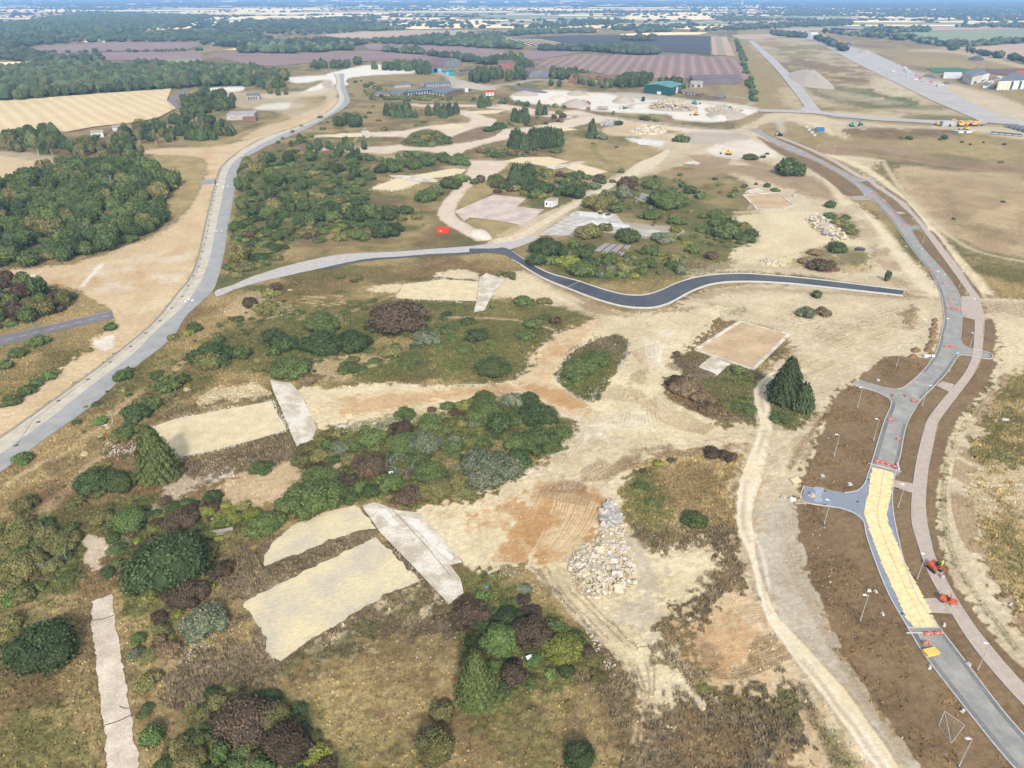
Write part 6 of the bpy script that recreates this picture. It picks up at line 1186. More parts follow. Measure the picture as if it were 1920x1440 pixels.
BR = [(1645,867,-.15,'first of the row across the road above the cream boards'),(1655,869,-.2,'second of the row across the road above the cream boards'),(1667,873,-.2,'third of the row across the road above the cream boards'),(1678,877,-.35,'last of the row across the road above the cream boards'),(1740,1191,0,'left of the pair below the cream boards'),(1758,1190,0,'right of the pair below the cream boards'),(1736,1208,.1,'just behind the stack of yellow boards'),
      (1669,789,.1,'standing on the asphalt beside the big verge'),(1685,825,.1,'near the right kerb above the row'),(1714,753,-.1,'nearest the right kerb at the fork'),(1698,743,1.0,'turned end-on in the middle of the fork'),(1673,743,1.3,'on the pale patch at the mouth of the left side road'),(1774,651,0,'left of the pair at the eastern crossing'),(1785,651,0,'right of the pair at the eastern crossing'),
      (1778,578,0,'left of three across the road near the path'),(1788,579,0,'middle of three across the road near the path'),(1799,581,0,'right of three across the road near the path'),(1782,563,.1,'alone above the row of three'),(1771,533,0,'by the curve near the black road end'),(1746,508,.2,'on the road below the upper lamps'),(1694,423,.1,'where the eastern stub leaves the road'),(1671,408,.2,'on the upper curve'),(1657,379,.1,'close to the far kerb'),(1640,374,.1,'at the mouth of the far left stub'),(1638,364,0,'above the far left stub'),(1627,370,.3,'inside the far left stub'),
      (1610,335,.2,'at the far path turning'),(1594,332,.2,'beside the far turning'),(1553,310,.3,'on the far stretch between kerbs'),(1516,293,.2,'on the far lay-by'),(1510,288,.2,'above the far lay-by'),(1494,279,.2,'near the top of the road'),(1470,274,.1,'on the left at the top of the road'),(1427,254,.1,'last one at the very top of the road'),(1518,216,0,'first of a row by the far track'),(1524,216,0,'second of a row by the far track'),(1530,216.5,0,'third of a row by the far track'),(1545,217,0,'apart from the row by the far track')]
br_ = barrier_proto()
for i, (x, y, r_, s_) in enumerate(BR):
    o = br_ if i == 0 else dup(br_, (0, 0, 0)); o.scale = (.68,) * 3 if y > 500 else (.85,) * 3; o.location = G(x, y, .03); o.rotation_euler[2] = r_; tag(o, 'orange-red plastic barrier ' + s_, 'barrier', 'orange-red barriers on the new road')
# cream boards laid over the road like shingles
BL = catmull([(1637,878),(1631,905),(1629,925),(1621,953),(1623,972),(1640,1020),(1655,1060),(1675,1105),(1693,1145),(1712,1177)], 12); BC = catmull([(1657,882),(1654,900),(1648,940),(1644,960),(1649,985),(1664,1025),(1680,1065),(1700,1108),(1720,1145),(1736,1177)], 12); BRr = catmull([(1676,888),(1672,912),(1666,945),(1662,965),(1668,990),(1686,1030),(1704,1072),(1726,1112),(1742,1145),(1757,1177)], 12)
def resamp(P_, n):
    W_ = [G(*p) for p in P_]; s = [0]
    for a, b in zip(W_, W_[1:]): s.append(s[-1] + (b - a).length)
    out = []
    for k in range(n):
        t = s[-1] * k / (n - 1); i = max(j for j in range(len(s)) if s[j] <= t + 1e-9); i = min(i, len(W_) - 2); out.append(W_[i].lerp(W_[i + 1], (t - s[i]) / max(s[i + 1] - s[i], 1e-6)))
    return out
NB = 40; bl, bc, brr = resamp(BL, NB + 1), resamp(BC, NB + 1), resamp(BRr, NB + 1)
bt = empty('board_cover', bl[0] * .5 + brr[0] * .5, 0, 'long jagged strip of cream boards laid over the blue-grey asphalt', 'road covering'); base = bt.location.copy(); rnd = random.Random(8)
for k in range(NB):
    for (A_, B_) in ((bl, bc), (bc, brr)):
        a0, a1, b0, b1 = A_[k], A_[k + 1], B_[k], B_[k + 1]; side = (b0 - a0).normalized(); sh = side * rnd.uniform(-.16, .16); ov = (a1 - a0) * .12
        mid_ = .05 if A_ is bl else -.05
        tooth = rnd.uniform(.05, .3); so_ = side * rnd.uniform(-.1, .14)
        if A_ is bl: q = [a0 + so_ - side * tooth - ov, b0 - side * .03 - ov, b1 - side * .03, a1 + so_]
        else: q = [a0 + side * .03 - ov, b0 + so_ - ov, b1 + so_ + side * tooth, a1 + side * .03]
        z1, z2 = .12, .075
        v = [(p.x - base.x, p.y - base.y, z) for p, z in zip(q, (z2, z2, z1, z1))]; v += [(p[0], p[1], p[2] - .03) for p in v]
        me_ = mesh('board', v, [(0, 3, 2, 1), (4, 5, 6, 7), (0, 1, 5, 4), (1, 2, 6, 5), (2, 3, 7, 6), (3, 0, 4, 7)], m_cream); link('board', me_, bt)
t = empty('board_stack', G(1745,1225), math.radians(14), 'stack of fresh yellow boards lying on the asphalt by the kerb', 'boards')
for k in range(5): MB().box((rnd.uniform(-.06, .06), rnd.uniform(-.08, .08) + k * .03, .08 + k * .11), (2.5, 1.3, .09)).build('board', M('yellow_board', (240,206,110), (228,192,98), 1, .8), t)
# loose site items
def item(name, lab_, cat, mb, mat, x, y, rz=0, z=0):
    o = mb.build(name, mat); o.location = G(x, y, z); o.rotation_euler[2] = rz; return tag(o, lab_, cat)
m_ply = M('plywood', (222,196,160), (208,182,146), 2, .85)
item('plywood_sheet', 'tilted plywood sheet at the edge of the bare earth', 'sheet', MB().box((0, 0, .3), (2.3, 1.6, .08), rx=.3), m_ply, 1492, 903, .45)
item('plywood_sheet', 'long plywood sheet against the end of the side road', 'sheet', MB().box((0, 0, .3), (2.6, 1.1, .08), rx=-.35), m_ply, 1500, 945, -.05)
t = empty('site_pump', G(1522,930), .5, 'small pale pump standing on a wooden pallet in the side road', 'pump'); MB().box((0, 0, .12), (1.3, 1.3, .14)).build('pallet', m_ply, t); MB().box((0, 0, .5), (.7, .7, .6), taper=.8).bar((0, 0, .8), (0, 0, 1.0), .12).build('body', m_steel, t)
item('waste_bag', 'crumpled white rubble bag beside the plywood', 'bag', MB().box((0, 0, .35), (.9, .9, .7), .4, taper=.7).box((.7, .1, .25), (.7, .6, .5), .9, taper=.6), m_lamp, 1484, 938)
item('waste_bag', 'second crumpled pale bag on the earth left of the plywood', 'bag', MB().box((0, 0, .3), (.7, 1.1, .6), .7, taper=.6), m_steel, 1468, 934)
for x, y, s_ in ((1542,893,'on the large brown verge below the lamp'),(1646,713,'on the triangular verge above the side road'),(1593,908,'near the lower edge of the large brown verge'),(1712,645,'beside the small soil heaps')):
    o = item('manhole_cover', 'square pale manhole slab ' + s_, 'manhole', MB().box((0, 0, .12), (.9, .9, .3)).box((0, 0, .3), (.6, .6, .06)), m_kerb, x, y, .1); o['group'] = 'manhole slabs on the verges'
item('plastic_packs', 'wrapped white packs stacked at the kerb by the soil heaps', 'packs', MB().box((0, 0, .3), (1.2, .8, .6), .2).box((1.2, .3, .25), (1, .7, .5), -.3).box((2.3, .1, .3), (1, .8, .6), .1), m_lamp, 1735, 669)
item('traffic_sign_roll', 'white rolled barrier lying beside the right kerb', 'barrier', MB().bar((0, 0, .3), (.5, 2.6, .3), .22, 8), m_lamp, 1685, 882, -.1)
for x, y, s_ in ((1629,1108,'left of a pair on the brown verge'),(1641,1110,'right of a pair on the brown verge'),(1654,1152,'beside the left lamp'),(1743,1252,'near the asphalt edge'),(1816,1246,'below the cross path'),(1805,1334,'near the lower asphalt edge'),(1895,1134,'on the dry grass at the right'),(1770,1172,'beside the cross path')):
    o = item('limestone_boulder', 'pale boulder ' + s_, 'stone', MB().box((0, 0, .2), (.8, .5, .5), x * .7, .2, .6), m_kerb, x, y); o['group'] = 'pale boulders on the verges'
item('limestone_boulder', 'large flat pale rock beside the wheel ruts at the right', 'stone', MB().box((0, 0, .2), (2.3, 1.1, .6), -.3, 0, .6), m_kerb, 1885, 788); item('tyre', 'dark tyre lying on the grass right of the path', 'tyre', MB().bar((0, 0, 0), (0, 0, .3), .45, 12), m_dk, 1826, 857)
# mini excavator and roller on the path
def excavator(x, y, rz, body, label, sc=1.0, arm=(0, 1, 0), big=True, cab=None, armmat=None, swing=0, group=None, folded=False):
    t = empty('excavator', G(x, y), rz, label, 'excavator', group); am = armmat or body
    for s_ in (-1, 1):
        MB().prism([(-1.9*sc, .3*sc), (-1.6*sc, 0), (1.6*sc, 0), (1.9*sc, .3*sc), (1.9*sc, .55*sc), (1.6*sc, .8*sc), (-1.6*sc, .8*sc), (-1.9*sc, .55*sc)], (s_*1.0*sc, 0, .02), (s_*1.5*sc, 0, .02), (0, 1, 0)).build('track', m_dk, t)
    MB().box((0, 0, .75*sc), (1.8*sc, 1.6*sc, .4*sc)).build('undercarriage', m_dk, t)
    u = MB().box((0, -.5*sc, 1.55*sc), (2.6*sc, 3.0*sc, 1.0*sc), taper=.94).prism([(-.9*sc, 0), (.0, 0), (.0, .9*sc), (-.6*sc, .9*sc), (-.9*sc, .5*sc)], (-1.2*sc, -1.1*sc, 1.2*sc), (1.2*sc, -1.1*sc, 1.2*sc), (0, 1, 0)).build('body', body, t)
    cb = MB().prism([(-.7*sc, 0), (.8*sc, 0), (.8*sc, .7*sc), (.5*sc, 1.7*sc), (-.7*sc, 1.7*sc)], (-1.25*sc, .45*sc, 1.5*sc), (-.25*sc, .45*sc, 1.5*sc), (0, 1, 0)).build('cab', cab or body, t)
    MB().box((-.75*sc, 1.08*sc, 2.5*sc), (.8*sc, .06*sc, .9*sc), rx=.35).box((-1.27*sc, .4*sc, 2.5*sc), (.03*sc, .9*sc, .8*sc)).build('window', m_glass, cb)
    ex = 1 if not folded else .75
    MB().bar((.3*sc, .9*sc, 1.8*sc), (.3*sc, 2.6*sc*ex, 3.7*sc), .24*sc, 6, .2*sc).bar((.3*sc, 2.6*sc*ex, 3.7*sc), (.3*sc, 4.4*sc*ex, 3.3*sc), .2*sc, 6, .17*sc).build('boom', am, t)
    MB().bar((.3*sc, 4.4*sc*ex, 3.4*sc), (.3*sc, 5.0*sc*ex, 1.1*sc), .17*sc, 6, .12*sc).bar((.3*sc, 3.4*sc*ex, 3.8*sc), (.3*sc, 4.7*sc*ex, 3.5*sc), .08*sc).build('arm', am, t)
    MB().prism([(-.1*sc, 1.1*sc), (.3*sc, 1.0*sc), (.5*sc, .4*sc), (.1*sc, 0), (-.5*sc, .1*sc), (-.4*sc, .5*sc)], (-.25*sc, 4.95*sc*ex, .02), (.85*sc, 4.95*sc*ex, .02), (0, 1, 0)).build('bucket', m_dk if not cab else m_steel, t)
    return t
e = excavator(1750, 1068, math.radians(197), m_or, 'small orange excavator with a dark cab working on the paved path', .62, cab=m_cabk, folded=True)
item('person', 'worker in a yellow hi-vis vest beside the small excavator', 'person', MB().bar((-.1, 0, 0), (-.09, 0, .85), .08, 6, .1).bar((.1, 0, 0), (.09, 0, .85), .08, 6, .1).bar((0, 0, .8), (0, 0, 1.45), .19, 8, .21).bar((-.25, 0, 1.42), (-.3, .1, .85), .07, 6, .05).bar((.25, 0, 1.42), (.3, .1, .85), .07, 6, .05).bar((0, 0, 1.45), (0, 0, 1.58), .07, 6).bar((0, 0, 1.56), (0, .02, 1.8), .11, 8, .09), m_hi, 1764, 1063)
t = empty('road_roller', G(1777,1130), math.radians(-125), 'small orange road roller with a roll bar on the paved path', 'roller')
for s_ in (-1, 1): MB().bar((-.6, s_ * .95, .42), (.6, s_ * .95, .42), .42, 14).build('drum', m_steel if s_ > 0 else m_dk, t)
MB().box((0, .8, .85), (1.1, 1.3, .45), taper=.85).box((0, -.9, .95), (1.15, 1.2, .6), taper=.75).box((-.55, 0, .6), (.12, 2.6, .3)).box((.55, 0, .6), (.12, 2.6, .3)).build('body', m_or, t)
MB().box((0, -.15, .95), (.5, .5, .5)).box((0, -.42, 1.35), (.5, .12, .5)).bar((0, .3, 1.0), (0, .1, 1.4), .04).build('seat', m_dk, t); MB().bar((-.5, .1, .8), (-.5, .1, 2.1), .05).bar((.5, .1, .8), (.5, .1, 2.1), .05).bar((-.5, .1, 2.1), (.5, .1, 2.1), .05).build('roll_bar', m_or, t)
# far machines
for x, y, rz, m_, sc, s_ in ((1305,216,1.8,m_yel,1.1,'yellow excavator with a dark arm working on the white hardcore'),(1302,196,-1.2,m_teal,1.3,'teal excavator on top of the rubble heap'),(1368,208,1.5,m_teal,1.4,'teal excavator at the right end of the crushing yard'),(1352,206,-1.5,m_yel,1.0,'yellow loader beside the teal machine in the crushing yard'),(1103,196,1.5,m_rust,1.2,'rusty red excavator arm on the white yard'),
      (1366,290,1.2,m_yel,1.1,'yellow excavator alone on the cleared pale ground'),(1597,237,-1.6,m_teal,1.1,'teal excavator beside the far track'),(1614,235,0,m_teal,.9,'smaller teal excavator with a raised boom'),(1798,237,1.6,m_yel,1.6,'large yellow excavator with its boom stretched left'),(1811,236,-1,m_yel,1.2,'yellow excavator in the middle of the parked machines'),(1826,236,-1.7,m_yel,1.2,'yellow machine at the right of the parked row'),(1811,244,1.4,m_yel,1.1,'yellow machine parked in front of the others'),(1757,235,0,m_yel,.8,'small yellow digger beside the grey container'),(1462,255,.6,m_dk,.9,'dark excavator near the top of the new road'),(1170,204,1.2,m_teal,.9,'small teal machine in the white yard')):
    excavator(x, y, rz, m_, s_, sc, group='machines on the earthworks')
# red skip
t = empty('skip_container', G(831,436), math.radians(-6), 'bright red open skip standing alone on the dry grass', 'skip'); m_skip = M('skip_red', (236,74,44), (222,64,40), 1, .5)
for nm_, c, d in (('wall', (0, -1.25, 1.15), (5.6, .08, 2.1)), ('wall', (0, 1.25, 1.15), (5.6, .08, 2.1)), ('end_door', (-2.8, 0, 1.15), (.08, 2.5, 2.1)), ('end_door', (2.8, 0, 1.15), (.08, 2.5, 2.1)), ('floor', (0, 0, .2), (5.5, 2.4, .1))): MB().box(c, d).build(nm_, m_skip, t)
MB().box((-.9, -1.31, 1.2), (1.0, .03, .5)).build('sign_plate', m_white, t); rb = MB()
for k in range(7): rb.box((-2.4 + k * .8, -1.3, 1.1), (.1, .06, 2.0))
rb.box((0, -1.3, 2.2), (5.7, .12, .12)).build('rib', m_skip, t); MB().box((0, 0, 1.3), (5.4, 2.3, .1)).build('load', M('skip_load', (96,80,66), (70,60,52), 1.5), t)
# small white hut
def hut(A, B, C, ytop, wall, roof, name, label, cat='building', windows=(), door=None, ridge=0, over=.25, rcol=None, flatroof=True, doorm=None):
    "box building: front edge A->B, side B->C in photo pixels; ytop = pixel of the eave over A"
    a, b, c = G(*A), G(*B), G(*C); ux = (b - a); uy = (c - b); d = a + uy; h = hpx(A[1], ytop); cen = (a + c) / 2
    t = empty(name, (a.x, a.y, 0)); tag(t, label, cat); o = Vector((a.x, a.y, 0)); P_ = [p - o for p in (a, b, c, d)]
    v = [(p.x, p.y, 0) for p in P_] + [(p.x, p.y, h) for p in P_]; mb = MB().add(v, [(0, 1, 5, 4), (1, 2, 6, 5), (2, 3, 7, 6), (3, 0, 4, 7)])
    X1 = ux.normalized(); Y1 = uy.normalized()
    if ridge:
        r0 = (P_[0] + P_[3]) / 2; r1 = (P_[1] + P_[2]) / 2
        if ridge > 0:   # gable ends on the sides A-D and B-C
            mb.add([tuple(P_[0] + Vector((0, 0, h))), tuple(P_[3] + Vector((0, 0, h))), tuple(r0 + Vector((0, 0, h + ridge)))], [(0, 1, 2)]); mb.add([tuple(P_[1] + Vector((0, 0, h))), tuple(P_[2] + Vector((0, 0, h))), tuple(r1 + Vector((0, 0, h + ridge)))], [(0, 1, 2)])
            e0, e1, e2, e3 = [p + Vector((0, 0, h + .05)) for p in P_]; R0 = r0 - X1 * over + Vector((0, 0, h + ridge + .1)); R1_ = r1 + X1 * over + Vector((0, 0, h + ridge + .1))
            e0 = e0 - X1 * over - Y1 * over; e1 = e1 + X1 * over - Y1 * over; e2 = e2 + X1 * over + Y1 * over; e3 = e3 - X1 * over + Y1 * over; dz = Vector((0, 0, .2))
            MB().add([e0, e1, R1_, R0, e2, e3] + [q - dz for q in (e0, e1, R1_, R0, e2, e3)], [(0, 1, 2, 3), (3, 2, 4, 5), (6, 7, 1, 0), (10, 11, 5, 4), (6, 0, 3, 9), (9, 3, 5, 11), (1, 7, 8, 2), (2, 8, 10, 4)]).build('roof', roof, t)
        else:           # gable ends on front and back
            rg = -ridge; f0 = (P_[0] + P_[1]) / 2; f1 = (P_[3] + P_[2]) / 2
            mb.add([tuple(P_[0] + Vector((0, 0, h))), tuple(P_[1] + Vector((0, 0, h))), tuple(f0 + Vector((0, 0, h + rg)))], [(0, 1, 2)]); mb.add([tuple(P_[3] + Vector((0, 0, h))), tuple(P_[2] + Vector((0, 0, h))), tuple(f1 + Vector((0, 0, h + rg)))], [(0, 1, 2)])
            e0, e1, e2, e3 = [p + Vector((0, 0, h + .05)) for p in P_]; e0 = e0 - X1 * over - Y1 * over; e1 = e1 + X1 * over - Y1 * over; e2 = e2 + X1 * over + Y1 * over; e3 = e3 - X1 * over + Y1 * over; R0 = f0 - Y1 * over + Vector((0, 0, h + rg + .1)); R1_ = f1 + Y1 * over + Vector((0, 0, h + rg + .1)); dz = Vector((0, 0, .2))
            MB().add([e0, R0, R1_, e3, e1, e2] + [q - dz for q in (e0, R0, R1_, e3, e1, e2)], [(0, 1, 2, 3), (1, 4, 5, 2), (6, 7, 1, 0), (7, 10, 4, 1), (3, 2, 8, 9), (2, 5, 11, 8), (9, 6, 0, 3), (4, 10, 11, 5)]).build('roof', roof, t)
    else:
        e = [p + Vector((0, 0, h)) for p in P_]; sgn = [(-1, -1), (1, -1), (1, 1), (-1, 1)]; e = [p + X1 * s0 * over + Y1 * s1 * over for p, (s0, s1) in zip(e, sgn)]
        MB().add([p + Vector((0, 0, .02)) for p in e] + [p + Vector((0, 0, .25)) for p in e], [(3, 2, 1, 0), (4, 5, 6, 7), (0, 1, 5, 4), (1, 2, 6, 5), (2, 3, 7, 6), (3, 0, 4, 7)]).build('roof', roof, t)
    mb.build('wall', wall, t)
    N = Vector((X1.y, -X1.x, 0)); 
    if N.dot(uy) > 0: N = -N
    L = ux.length
    for (f0, f1, z0, z1, m_, nm_) in windows:
        s0 = X1 * L * f0 + P_[0]; s1 = X1 * L * f1 + P_[0]; q = [s0, s1, s1, s0]; zz = (z0 * h, z0 * h, z1 * h, z1 * h)
        MB().add([Vector((p.x, p.y, z)) + N * .12 for p, z in zip(q, zz)] + [Vector((p.x, p.y, z)) - N * .05 for p, z in zip(q, zz)], [(0, 1, 2, 3), (0, 4, 5, 1), (1, 5, 6, 2), (2, 6, 7, 3), (3, 7, 4, 0)]).build(nm_, m_, t)
    return t, h, X1, Y1, P_, N
m_w = M('white_render', (226,226,226), (208,208,206), .3, .8); m_cl = M('cream_cladding', (216,204,166), (204,190,150), .5, .8); m_gr = M('grey_flat_roof', (120,128,136), (104,110,118), .2, .9); m_bg = M('dark_green_cladding', (38,92,88), (32,80,78), .15, .6); m_bgr = M('green_metal_roof', (70,138,136), (60,124,122), .1, .5); m_brk = M('old_brick', (150,112,96), (130,96,84), .6); m_tile = M('olive_roof', (140,136,108), (124,118,94), .4); m_concw = M('weathered_concrete', (190,182,170), (160,152,142), .4); m_dkw = M('window_dark', (72,76,82), (60,64,70), 1, .3); m_blk = M('slate_roof', (112,124,130), (98,108,116), .15, .7); m_orr = M('orange_tiles', (206,92,66), (190,80,58), .5)
hut((1021,388),(1036,389),(1046,384),376, m_w, M('hut_roof', (186,176,160), (160,148,134), .8), 'hut', 'small white flat-roofed hut beside the diagonal track', 'hut', windows=[(.62,.86,.05,.75,m_steel,'door'),(.15,.35,.35,.7,m_dkw,'window')])
# green hangar
t, h, X1, Y1, P_, N = hut((1207,174),(1257,179.5),(1280,172),159.5, m_bg, m_bgr, 'hangar', 'big dark green metal hangar beside the white yard', 'hangar', windows=[(.5,.65,0,.38,m_lamp,'door')], ridge=-2.2, over=.4)
rb = MB(); L = (P_[1] - P_[0]).length
for k in range(1, 12):
    p = P_[0] + X1 * L * k / 12 + N * .1; rb.box((p.x, p.y, h / 2), (.12, .12, h))
rb.build('wall_rib', m_bg, t); L2 = (P_[2] - P_[1]).length
for a0, a1, m_ in ((.42,.55,m_lamp), (.6,.64,m_red), (.7,.8,m_bgr)):
    p = P_[1] + Y1 * L2 * (a0 + a1) / 2; MB().box((p.x + X1.x * .1, p.y + X1.y * .1, h * .45), (.15, L2 * (a1 - a0), h * .8), math.atan2(Y1.y, Y1.x) - math.pi / 2).build('door_panel', m_, t)
hut((1276,176),(1313,181),(1317,176),171.5, m_brk, m_tile, 'office_building', 'low brick office with an olive roof joined to the green hangar', 'building', windows=[(.12,.2,.3,.8,m_w,'window'),(.35,.43,.3,.8,m_w,'window'),(.5,.56,0,.8,m_w,'door'),(.66,.74,.3,.8,m_w,'window')], ridge=1.0, over=.5)
hut((1342,186),(1356,187),(1361,183),182, m_brk, m_gr, 'brick_hut', 'small brick hut on the grass loop', 'hut', windows=[(.2,.4,.3,.8,m_dkw,'window')], ridge=.8)
# old offices
hut((760,182),(810,177),(818,171),173.5, m_dkw, m_blk, 'office_building', 'long low grey-green wing of the derelict offices', 'building', windows=[(.1*k,.1*k+.05,.2,.8,m_steel,'window') for k in range(1, 9)]); hut((795,176),(836,182),(868,174),170, m_brk, m_blk, 'office_building', 'wide slate-roofed block of the derelict offices', 'building', windows=[(.1+.15*k,.16+.15*k,.2,.75,m_w,'window') for k in range(6)], ridge=1.6, over=.8)
hut((797,166),(845,164),(842,160),157.5, M('grey_block', (120,124,128), (104,108,112), .4), m_gr, 'office_building', 'tall grey flat-roofed block behind the derelict offices', 'building', windows=[(.1*k,.1*k+.04,.3,.8,m_concw,'window') for k in range(1, 10)]); hut((700,181),(755,180),(765,172),177, m_brk, m_gr, 'office_building', 'ruined brick range left of the offices', 'building', windows=[(.12*k,.12*k+.05,.1,.8,m_concw,'opening') for k in range(1, 8)])
hut((740,165),(770,163),(772,159),161, m_concw, m_dkroad, 'shed', 'flat grey shed behind the bushes left of the offices', 'shed')
hut((911,180),(926,179),(925,175),173.5, m_w, M('red_roof', (206,52,60), (188,44,52), .5), 'cabin', 'white cabin with a bright red roof', 'cabin', windows=[(.2,.35,.3,.75,m_dkw,'window'),(.6,.75,.3,.75,m_dkw,'window')], ridge=1.2); hut((885,144),(905,144),(905,141),137, m_concw, m_gr, 'concrete_hut', 'pale concrete hut in front of the dark grove', 'hut', windows=[(.15*k,.15*k+.06,.2,.7,m_dkw,'window') for k in range(1, 6)]); hut((872,173),(878,173),(878,171),168, m_w, m_w, 'cabin', 'little white cabin right of the slate-roofed block', 'cabin')
hut((426,226),(478,224),(484,217),216, m_concw, M('pale_flat_roof', (176,172,168), (160,156,150), .2), 'concrete_building', 'long grey windowless concrete block beside the old lane', 'building', windows=[(.2,.21,0,1,m_steel,'joint'),(.45,.46,0,1,m_steel,'joint'),(.7,.71,0,1,m_steel,'joint')]); hut((456,228),(480,227),(482,223),222, m_brk, m_brk, 'shed', 'low red-brown lean-to in front of the concrete block', 'shed')
hut((463,188),(487,187),(488,182),180, m_concw, m_gr, 'ruined_building', 'small ruined grey building with dark openings', 'building', windows=[(.1+.2*k,.22+.2*k,.1,.75,m_dkw,'opening') for k in range(4)]); hut((172,259),(195,257),(195,252),250, m_w, m_concw, 'concrete_hut', 'white concrete hut with open doorways among the trees', 'hut', windows=[(.2,.35,0,.7,m_dkw,'doorway'),(.6,.75,.2,.7,m_dkw,'window')]); hut((212,246),(234,243),(232,239),240, m_w, m_concw, 'concrete_hut', 'second white hut beside the stubble field fence', 'hut'); hut((370,209),(392,208),(396,204),204.5, m_concw, m_concw, 'shed', 'low pale slab-roofed shed beside the old lane', 'shed')
hut((1099,207),(1106,207.5),(1107,205),203, m_brk, m_brk, 'brick_hut', 'tiny red-brick hut at the yard edge', 'hut'); hut((1120,206),(1140,207),(1140,204),202, m_concw, m_concw, 'ruined_building', 'row of roofless concrete bays at the yard edge', 'building', windows=[(.15*k,.15*k+.08,0,.7,m_dkw,'opening') for k in range(1, 6)]); hut((1203,190),(1208,190.5),(1209,188),184, m_dk, m_dk, 'steel_tank', 'black upright tank on the white yard', 'tank')
# arched shelters
def shelter(A, B, ytop, depth, wall, face, label, ribs=12):
    a, b = G(*A), G(*B); X1 = (b - a).normalized(); Wd = (b - a).length; h = hpx(A[1], ytop); Yd = Vector((-X1.y, X1.x, 0)); t = empty('aircraft_shelter', a, 0, label, 'aircraft shelter')
    n = 14; arc = [(Wd / 2 - Wd / 2 * math.cos(math.pi * k / n), h * math.sin(math.pi * k / n) ** .75) for k in range(n + 1)]
    v = []; f = []
    for y_ in (0, depth): v += [X1 * u + Yd * y_ + Vector((0, 0, z)) for u, z in arc]
    f = [(k, k + 1, n + 2 + k, n + 1 + k) for k in range(n)] + [tuple(range(n + 1, 2 * n + 2))]
    MB().add(v, f).build('roof', wall, t); MB().add([X1 * u + Vector((0, 0, z)) - Yd * -.3 for u, z in arc], [tuple(range(n + 1))]).build('door_face', face, t)
    rb = MB()
    for k in range(1, ribs):
        u = Wd * k / ribs; hh = h * math.sin(math.acos(max(-1, min(1, 1 - 2 * u / Wd)))) ** .75; p = X1 * u; rb.box((p.x, p.y, hh / 2), (.25, .5, hh * .98), math.atan2(X1.y, X1.x))
    rb.build('door_rib', m_concw, t); return t
m_sh = M('brown_shelter_skin', (128,104,98), (108,90,88), .3, .8); m_shf = M('blue_grey_shelter_face', (120,130,144), (104,112,126), .2, .7); m_shr = M('red_brown_shelter', (150,104,92), (134,92,82), .3, .8)
shelter((831,127),(866,122),111.5, 34, m_sh, m_shf, 'brown arched aircraft shelter behind the blue containers', 14); shelter((991,146.5),(1035,144.5),131, 36, m_sh, m_shf, 'brown arched aircraft shelter with a ribbed grey front', 16); shelter((1128,160),(1152,156),143, 50, m_shr, m_shr, 'red-brown arched shelter half hidden by trees', 8)
hut((934,130.5),(967,130),(968,124),118.5, m_shr, m_sh, 'aircraft_shelter', 'flat-fronted brown shelter among the dark trees', 'aircraft shelter', ridge=1.5)
hut((1298,158),(1390,158),(1380,150),148, M('dark_bund', (120,112,116), (104,98,102), .15), MATS['dark_bund'], 'blast_bunker', 'long dark sloping bunker below the striped field', 'bunker'); hut((1294,164),(1317,164.5),(1317,160),156, m_concw, m_concw, 'concrete_hut', 'square grey concrete block in front of the bunker', 'hut', windows=[(.1,.3,.1,.7,m_dkw,'opening'),(.6,.8,.1,.7,m_dkw,'opening')])
# school
t = hut((1820,159),(1852,151),(1842,146),144.5, m_w, m_gr, 'school_building', 'tall square white and cream school hall with a grey roof', 'school building', windows=[(.05,.6,.45,.95,m_cl,'cladding_panel'),(.15,.3,.05,.35,m_dkw,'window'),(.75,.98,.1,.95,m_w,'cladding_panel')]); hut((1804,152),(1819,159),(1842,147),137, m_w, m_gr, 'school_building', 'long side wing of the white school hall with a cream band', 'school building', windows=[(0,1,.5,.97,m_cl,'cladding_panel')])
hut((1868,169),(1918,167),(1925,158),152.5, m_w, m_gr, 'school_building', 'white school block striped with cream panels', 'school building', windows=[(.02+.155*k,.02+.155*k+.085,.03,.95,(m_cl,m_cl,m_cl,m_dkw,m_w,m_dkw)[k],'cladding_panel') for k in range(6)]); hut((1886,152),(1928,158),(1935,150),143, m_w, m_gr, 'school_building', 'white upper school block with rows of dark windows', 'school building', windows=[(.06+.12*k,.13+.12*k,.45,.8,m_dkw,'window') for k in range(7)]); hut((1904,144),(1935,146),(1935,140),137.5, m_w, m_orr, 'school_building', 'rearmost school block with an orange tiled roof', 'school building', ridge=1.2)
for k_, (x_, y_, t_) in enumerate(((1842,163,3.5),(1850,158,4),(1858,151,4),(1866,149,3.5),(1925,160,5),(1876,158,3),(1835,154,3.4))): hut((x_, y_), (x_ + 9, y_ + .8), (x_ + 13, y_ - 2), y_ - t_, (m_w, m_w, m_cl)[k_ % 3], (m_gr, m_w)[k_ % 2], 'site_building', ('low white block in the gap before the school hall', 'white annex beside the school hall', 'cream annex behind the school hall', 'white annex right of the cream one', 'white block at the picture edge by the striped school block', 'small cream-trimmed block above the striped school block', 'white porch block against the school hall')[k_], 'building', windows=[(.2,.35,.3,.7,m_dkw,'window'),(.6,.75,.3,.7,m_dkw,'window')])
hut((1768,147),(1802,147),(1802,141),141.5, m_w, m_w, 'low_building', 'long low white building beside the sports pitch', 'building', windows=[(.1*k,.1*k+.05,.3,.8,m_steel,'window') for k in range(1, 9)])
sheet('sports_pitch', [(1735,128),(1795,127),(1850,136),(1800,138),(1752,137)], M('artificial_turf', (64,122,84), (58,112,78), .1), .6, kind='structure')
pf = empty('pitch_fence', G(1728,128), 0, 'tall dark posts and mesh round the green pitch', 'fence'); b0 = G(1728,128)
fp = [(1728,128),(1752,138),(1800,139),(1852,137),(1850,130),(1796,126),(1728,128)]
